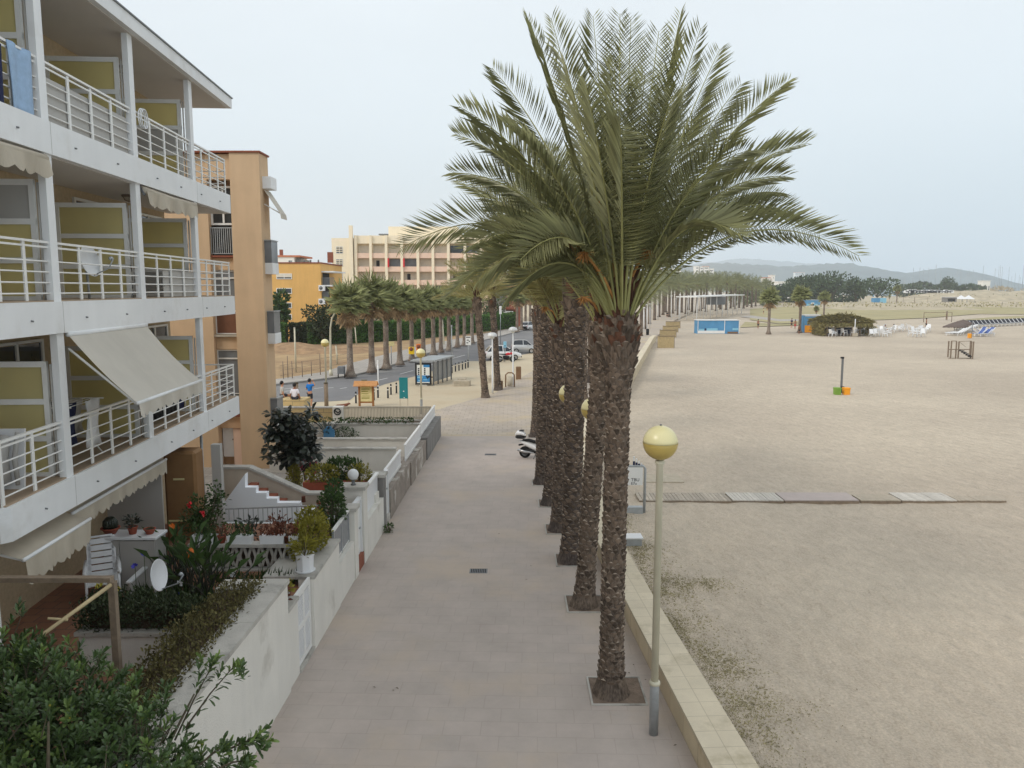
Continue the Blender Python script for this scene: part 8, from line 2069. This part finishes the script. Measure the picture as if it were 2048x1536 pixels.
# people on the beach
def bperson(px,py,rz,lab,**k): return person(lab,tuple(GS(px,py)),rz,**k)
bperson(1852,657,R(60),'shirtless man in dark trunks walking behind the right chair cluster',skin='skindark',bottom='shortsdark',stride=.18,s=1.1)
bperson(1583,656,R(200),'beachgoer in dark clothes standing left of the second short palm',top='navy',s=1.05)
bperson(1590,658,R(160),'tanned beachgoer in shorts beside the second short palm',skin='skindark',bottom='red',s=1.0)
bperson(1598,668,R(30),'tanned beachgoer stooping near the blue kiosk',skin='skindark',s=.9)
bperson(1516,657,R(120),'distant figure in dark swimwear on the sand right of the long blue hut',skin='skindark',s=1.0)
bperson(1893,639,R(90),'distant dark figure by the lone goal post',top='black',s=.95)
bperson(1527,628,R(90),'distant figure in pale shirt on the lawn path',top='paper',s=.95)
bperson(1567,612,R(90),'distant figure in white beyond the lawn',top='signwhite',s=.95)
bperson(1708,610,R(90),'distant dark figure beyond the lawn, left of the blue and red hut',top='black',s=.95)
bperson(1334,637,R(180),'distant figure in dark clothes walking on the far avenue',top='black',s=1.0)
bperson(1770,664,R(10),'dark-clad person seated among the left chair cluster',pose='sit',top='black',s=1.0)
bperson(1787,663,R(200),'dark-clad person seated at the back right of the left chair cluster',pose='sit',top='navy',s=1.0)
# reed screens by the avenue and details
for i,(pa,pb,pt_,pbm) in enumerate(((1316,1348,672,695),(1320,1352,660,674),(1326,1356,652,664),(1332,1360,643,656))):
    a,b=GS(pa,pbm),GS(pb,pbm); z=at(pa,pt_,a.y).z; r=thing('reed_screen','straw-coloured reed screen by the sea wall, %s from the camera'%['first','second','third','fourth'][i],'screen',tuple(a)); mb=MB(); n=40
    for k in range(n): x=a.x+(b.x-a.x)*k/n; mb.tube([(x,a.y+random.uniform(-.02,.02),ZS-.05),(x,a.y,z+random.uniform(-.05,.05))],.05,4,False)
    mb.build('reeds',W['woodlight'],r); mb=MB(); mb.bar((a.x,a.y-.06,z),(b.x,b.y-.06,z),.08); mb.build('top_rail',W['wood'],r)
    for q in (a,b): mb=MB(); mb.tube([(q.x,q.y+.06,ZS-.1),(q.x,q.y+.06,z+.1)],.07,6); mb.build('post',W['wood'],r)
g=G(1295,670); mb=MB(); mb.lathe([(.22,0),(.26,.8),(.2,.85)],g,12); r=thing('litter_bin','small black litter bin on the avenue left of the reed screens','litter bin',tuple(g)); mb.build('bin',W['black'],r); mb=MB(); mb.lathe([(.27,.851),(.2,.95),(.01,.98)],g,12); mb.build('lid',W['black'],r)
# white pergola
ya=G(1393,637).y; a,b=G(1393,640),G(1488,625); zt=at(1393,595,a.y).z
r=thing('white_pergola','long white flat-roofed pergola on many slim posts above the blue beach huts','pergola',tuple(a))
d=Vector((b.x-a.x,b.y-a.y,0)); nrm=Vector((-d.y,d.x,0)).normalized()*5
mb=MB(); c=[a,b,b+nrm,a+nrm]; mb.prism([tuple(q[:2]) for q in c],zt,zt+.28); mb.build('roof',W['signwhite'],r)
for k in range(9):
    for s in (0,1):
        p=a+d*(.03+.94*k/8)+nrm*(.08+.84*s); mb=MB(); mb.tube([(p.x,p.y,-.3),(p.x,p.y,zt)],.13 if k%4==0 else .08,7); mb.build('post',W['signwhite'],r)
mb=MB(); p=a+d*.45+nrm*.3; mb.box(p.x-2.2,p.x+2.6,p.y,p.y+1.5,zt-2.2,zt-.05); mb.build('hanging_screen',W['metalgrey'],r)
# ================================================================ FAR BACKGROUND
def mass(lab,px0,px1,pyb,pyt,Y,m,n,L,name='pine_grove',cat='trees',depth=30):
    x0,x1=at(px0,570,Y).x,at(px1,570,Y).x; mb=MB(); ells=[]; k=max(3,int((x1-x0)/14))
    for i in range(k):
        t=(i+.5)/k; z=at(px0,pyt,Y).z-random.uniform(0,.22)*abs(at(px0,pyt,Y).z-ZS); ells.append(((x0+(x1-x0)*t,Y+random.uniform(0,depth),z*.5),((x1-x0)/k*.85,9,max(1.5,z*.52))))
    leaves(mb,ell_pts(ells,n,.35),L,L*.6); o=mb.build(name,m); tag(o,kind='stuff'); o['label']=lab; return o
mass('pale dusty grove at the end of the avenue palms',1505,1560,585,548,330,W['farfrond'],1500,1.6)
mass('belt of dark pines beyond the dunes',1520,1745,588,566,420,W['pine'],4200,2.0)
mass('long low umbrella pine belt behind the dunes',1815,1965,579,562,620,W['pine'],3200,2.4)
mass('grey-green scrub belt at the marina',1960,2120,580,572,700,W['dune'],1200,2.0)
def pinetree(px,pyb,pyt,Y,rx,lab,m='pine'):
    p=at(px,pyb,Y); zt=at(px,pyt,Y).z; return leafy(lab,(p.x,Y,0),zt,rx,900,W[m],1.5,'pine_tree','pine tree','far pine trees',.25,7)
for px,pt_,rx,Y,lab in ((1612,551,7,395,'rounded dark pine, leftmost of the tall clump beyond the dunes'),(1634,549,8,400,'rounded dark pine, second of the tall clump beyond the dunes'),(1665,543,9,405,'tallest dark pine of the clump beyond the dunes'),(1590,556,7,400,'lower pine at the left flank of the dark clump'),(1712,556,7,410,'broad pale pine right of the dark clump'),(1755,556,10,420,'wide grey-green pine left of the umbrella pine belt'),(1893,555,5,610,'small reddish pine rising above the umbrella pine belt')): pinetree(px,590,pt_,Y,rx,lab)
# hills
def hills(name,prof,Y,dep,m=None):
    mb=MB(); P=[at(px,py,Y) for px,py in prof]; vs=[];fs=[]; M=10; rr=random.Random(4)
    XX=[]; 
    for (a,b) in zip(P,P[1:]):
        for k in range(8): XX.append(a.lerp(b,k/8))
    XX.append(P[-1]); n=len(XX)
    for j in range(M+1):
        v=j/M
        for i,p in enumerate(XX):
            hgt=max(0,p.z)*math.sin(math.pi/2*min(1,v*1.6))*(1 if v<.65 else 1-.5*(v-.65)/.35); vs.append((p.x*(1+.0*v),Y-dep*(1-v)+rr.uniform(-12,12),hgt*(1+rr.uniform(-.04,.04)) if j else -2))
    for j in range(M):
        for i in range(n-1): fs.append((j*n+i,j*n+i+1,(j+1)*n+i+1,(j+1)*n+i))
    mb.add(vs,fs,True); o=mb.build(name,m or W['hill']); tag(o,kind='structure')
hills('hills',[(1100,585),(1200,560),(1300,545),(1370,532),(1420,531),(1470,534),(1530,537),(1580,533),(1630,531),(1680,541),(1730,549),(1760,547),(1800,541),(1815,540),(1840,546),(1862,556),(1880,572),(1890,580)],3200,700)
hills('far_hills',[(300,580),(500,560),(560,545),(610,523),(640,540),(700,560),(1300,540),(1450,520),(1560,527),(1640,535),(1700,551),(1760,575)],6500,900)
# white town buildings below the hills
for i,(px0,px1,pyt,pyb,Y) in enumerate(((1316,1325,538,553,900),(1391,1398,533,545,900),(1400,1407,534,547,900),(1408,1418,533,549,900),(1419,1428,538,552,900),(1345,1362,538,548,1000),(1530,1540,556,566,600),(1545,1550,551,562,600),(1556,1584,564,570,560),(1590,1610,545,550,1800),(1690,1702,571,576,1000))):
    a,b=at(px0,pyt,Y),at(px1,pyt,Y); r=thing('white_building','distant white town building below the hills, %s from the left'%['first','second','third','fourth','fifth','sixth','seventh','eighth','ninth','tenth','eleventh'][i],'building',(a.x,Y,0)); mb=MB(); mb.box(a.x,b.x,Y,Y+10,0,a.z); mb.build('wall',W['farwhite'],r); mb=MB(); mb.box(a.x-.3,b.x+.3,Y-.3,Y+10.3,a.z+.001,a.z+.5); mb.build('roof',W['farroof'] if i%3==0 else W['farwhite'],r)
    for f in range(max(1,int((a.z-4)/3.2))):
        zz=a.z-2.4-f*3.2
        if zz<2: break
        mb=MB(); mb.box(a.x+.8,b.x-.8,Y-.06,Y-.01,zz,zz+1.2); mb.build('window',W['greyglass'],r)
# row of far white cars / caravans, marquee tents
for i in range(17):
    px=1815+i*5.6+random.uniform(-1,1); p=at(px,574,478); p.z=0; vz=4.4; mb=MB(); l=random.uniform(1.2,1.8); hh=random.uniform(1.6,2.4)
    mb.ext([(p.x-l,vz+.3),(p.x+l,vz+.3),(p.x+l*.98,vz+hh*.6),(p.x+l*.6,vz+hh),(p.x-l*.8,vz+hh),(p.x-l,vz+hh*.6)],'y',478,480); r=thing('parked_van','distant white vehicle parked in front of the umbrella pine belt','vehicle',(p.x,478,4.4),'far parked white vehicles'); mb.build('body',W['carwhite'],r); mb=MB(); mb.box(p.x-l*.7,p.x+l*.5,477.93,477.99,vz+hh*.62,vz+hh*.86); mb.build('windows',W['carglass'],r)
for px,lab in ((1923,'white peaked marquee tent on the far sand, left one'),(1938,'white peaked marquee tent on the far sand, right one')):
    p=at(px,583,400); p.z=ZS; r=thing('marquee_tent',lab,'tent',tuple(p)); mb=MB(); q=2.2; mb.add([(p.x-q,400-q,2.0),(p.x+q,400-q,2.0),(p.x+q,400+q,2.0),(p.x-q,400+q,2.0),(p.x,400,4.0)],[(0,1,4),(1,2,4),(2,3,4),(3,0,4),(3,2,1,0)],False); mb.build('canopy',W['plastic'],r)
    for sx in (-1,1):
        for sy in (-1,1): mb=MB(); mb.tube([(p.x+sx*q*.95,400+sy*q*.95,ZS),(p.x+sx*q*.95,400+sy*q*.95,2.0)],.08,6); mb.build('pole',W['metalgrey'],r)
p=at(1905,582,395); r=thing('beach_cafe','low pale beach cafe building left of the marquee tents','building',(p.x,395,0)); mb=MB(); mb.box(p.x-3,p.x+2.5,395,399,ZS,2.9); mb.build('wall',W['greywall'],r); mb=MB(); mb.box(p.x-3.4,p.x+2.9,394.4,399.4,2.901,3.15); mb.build('roof',W['signwhite'],r); mb=MB(); mb.box(p.x-2,p.x+1.6,394.93,394.99,.9,2.2); mb.build('window',W['dark'],r)
for px0,px1,Y,lab in ((1967,1981,660,'white harbour building beneath the lone palm by the marina'),):
    a,b=at(px0,562,Y),at(px1,562,Y); r=thing('harbour_building',lab,'building',(a.x,Y,0)); mb=MB(); mb.box(a.x,b.x,Y,Y+8,0,a.z); mb.build('wall',W['farwhite'],r); mb=MB(); mb.box(a.x-.4,b.x+.4,Y-.4,Y+8.4,a.z+.001,a.z+.4); mb.build('roof',W['farwhite'],r)
    for k in range(3): mb=MB(); x=a.x+(b.x-a.x)*(k+.5)/3; mb.box(x-.5,x+.5,Y-.06,Y-.01,.5,a.z*.7); mb.build('window',W['greyglass'],r)
# marina: yachts with masts
def yacht():
    r=thing('sailing_yacht','x','sailing boat',(0,0,0),'yachts moored in the marina'); mb=MB(); mb.add([(-4.5,-1.2,.2),(4,-1,.2),(5.4,0,.3),(4,1,.2),(-4.5,1.2,.2),(-4.7,-1.5,1.5),(4.2,-1.2,1.6),(6,0,1.8),(4.2,1.2,1.6),(-4.7,1.5,1.5)],[(0,1,6,5),(1,2,7,6),(2,3,8,7),(3,4,9,8),(4,0,5,9),(5,6,7,8,9),(4,3,2,1,0)],False); mb.build('hull',W['plastic'],r); mb=MB(); mb.bbox(-2,2.2,-.8,.8,1.5,2.3,.2); mb.build('cabin',W['signwhite'],r); mb=MB(); mb.tube([(.6,0,1.5),(.6,0,25)],[.22,.16],6); mb.build('mast',W['galv'],r); mb=MB(); mb.tube([(.6,0,3),(-3.6,0,3.1)],.12,6); mb.build('boom',W['metalgrey'],r)
    return r
y0=yacht()
for i in range(46):
    px=1800+ (i*7.3)%250 if i>8 else 1890+i*14; Y=random.uniform(820,1000); p=at(px+random.uniform(-4,4),575,Y); o=y0 if i==0 else dup(y0); o.location=(p.x,Y,0); s=random.uniform(.7,1.35); o.scale=(s,s,s); o.rotation_euler=(0,0,random.uniform(0,6.28)); o['label']='moored sailing yacht with a bare mast in the far marina'; o['group']='yachts moored in the marina'
mb=MB(); mb.add([(at(1780,575,800).x,790,.05),(4000,790,.05),(6000,8000,.05),(at(1780,575,800).x+800,8000,.05)],[(0,1,2,3)]); o=mb.build('sea',mat('sea_water',S(120,150,165),.2,.1,.02)); tag(o,kind='structure')
mb=MB(); a,b=at(1960,571,780),at(2300,571,780); mb.box(a.x,b.x,780,786,0,4.2); o=mb.build('harbour_wall',W['greywall']); tag(o,'long grey harbour wall with the marina masts behind it','wall')
# dunes
def duneline(name,px0,px1,py,Y,hh):
    mb=MB(); a,b=at(px0,py,Y),at(px1,py,Y); n=60; vs=[];fs=[]
    for j in range(5):
        for i in range(n): t=i/(n-1); vs.append((a.x+(b.x-a.x)*t,Y+(j-2)*14,ZS-.1+(hh*(.86+.1*math.sin(t*17)*math.sin(t*41+1)+.04*math.sin(t*131))*min(1,t*9)*(1-abs(j-2)/2))))
    for j in range(4):
        for i in range(n-1): fs.append((j*n+i,j*n+i+1,(j+1)*n+i+1,(j+1)*n+i))
    mb.add(vs,fs,True); o=mb.build(name,W['dune']); tag(o,kind='structure')
duneline('dunes',1560,2300,590,345,1.9); duneline('dunes',1800,2500,585,470,5.2); duneline('dunes',1790,2500,585,575,7.2); duneline('dunes',1640,1900,592,300,1.2)
mb=MB(); pts=[]
for _ in range(900):
    px=random.uniform(1560,2048); Y=random.choice((300,340,345,468)); p=at(px,588,Y); pts.append((Vector((p.x,Y+random.uniform(-10,10),random.uniform(.2,1.2) if Y<400 else random.uniform(2,4.5))),Vector((0,-.3,1))))
leaves(mb,pts,1.0,.5); o=mb.build('dune_scrub',W['drygrass']); tag(o,kind='stuff')
# ---------------------------------------------------------------- haze: one closed box of thin even air
m,Nn,Lk=nt('haze_air'); out=Nn.new('ShaderNodeOutputMaterial'); pv=Nn.new('ShaderNodeVolumePrincipled'); pv.inputs['Color'].default_value=(.90,.95,1,1); pv.inputs['Density'].default_value=HAZE; pv.inputs['Anisotropy'].default_value=.0; Lk.new(pv.outputs[0],out.inputs['Volume'])
if HAZE>0:
    mb=MB(); mb.box(-8500,8500,-300,8500,-4,420); o=mb.build('haze',m); tag(o,kind='stuff'); o.visible_shadow=True
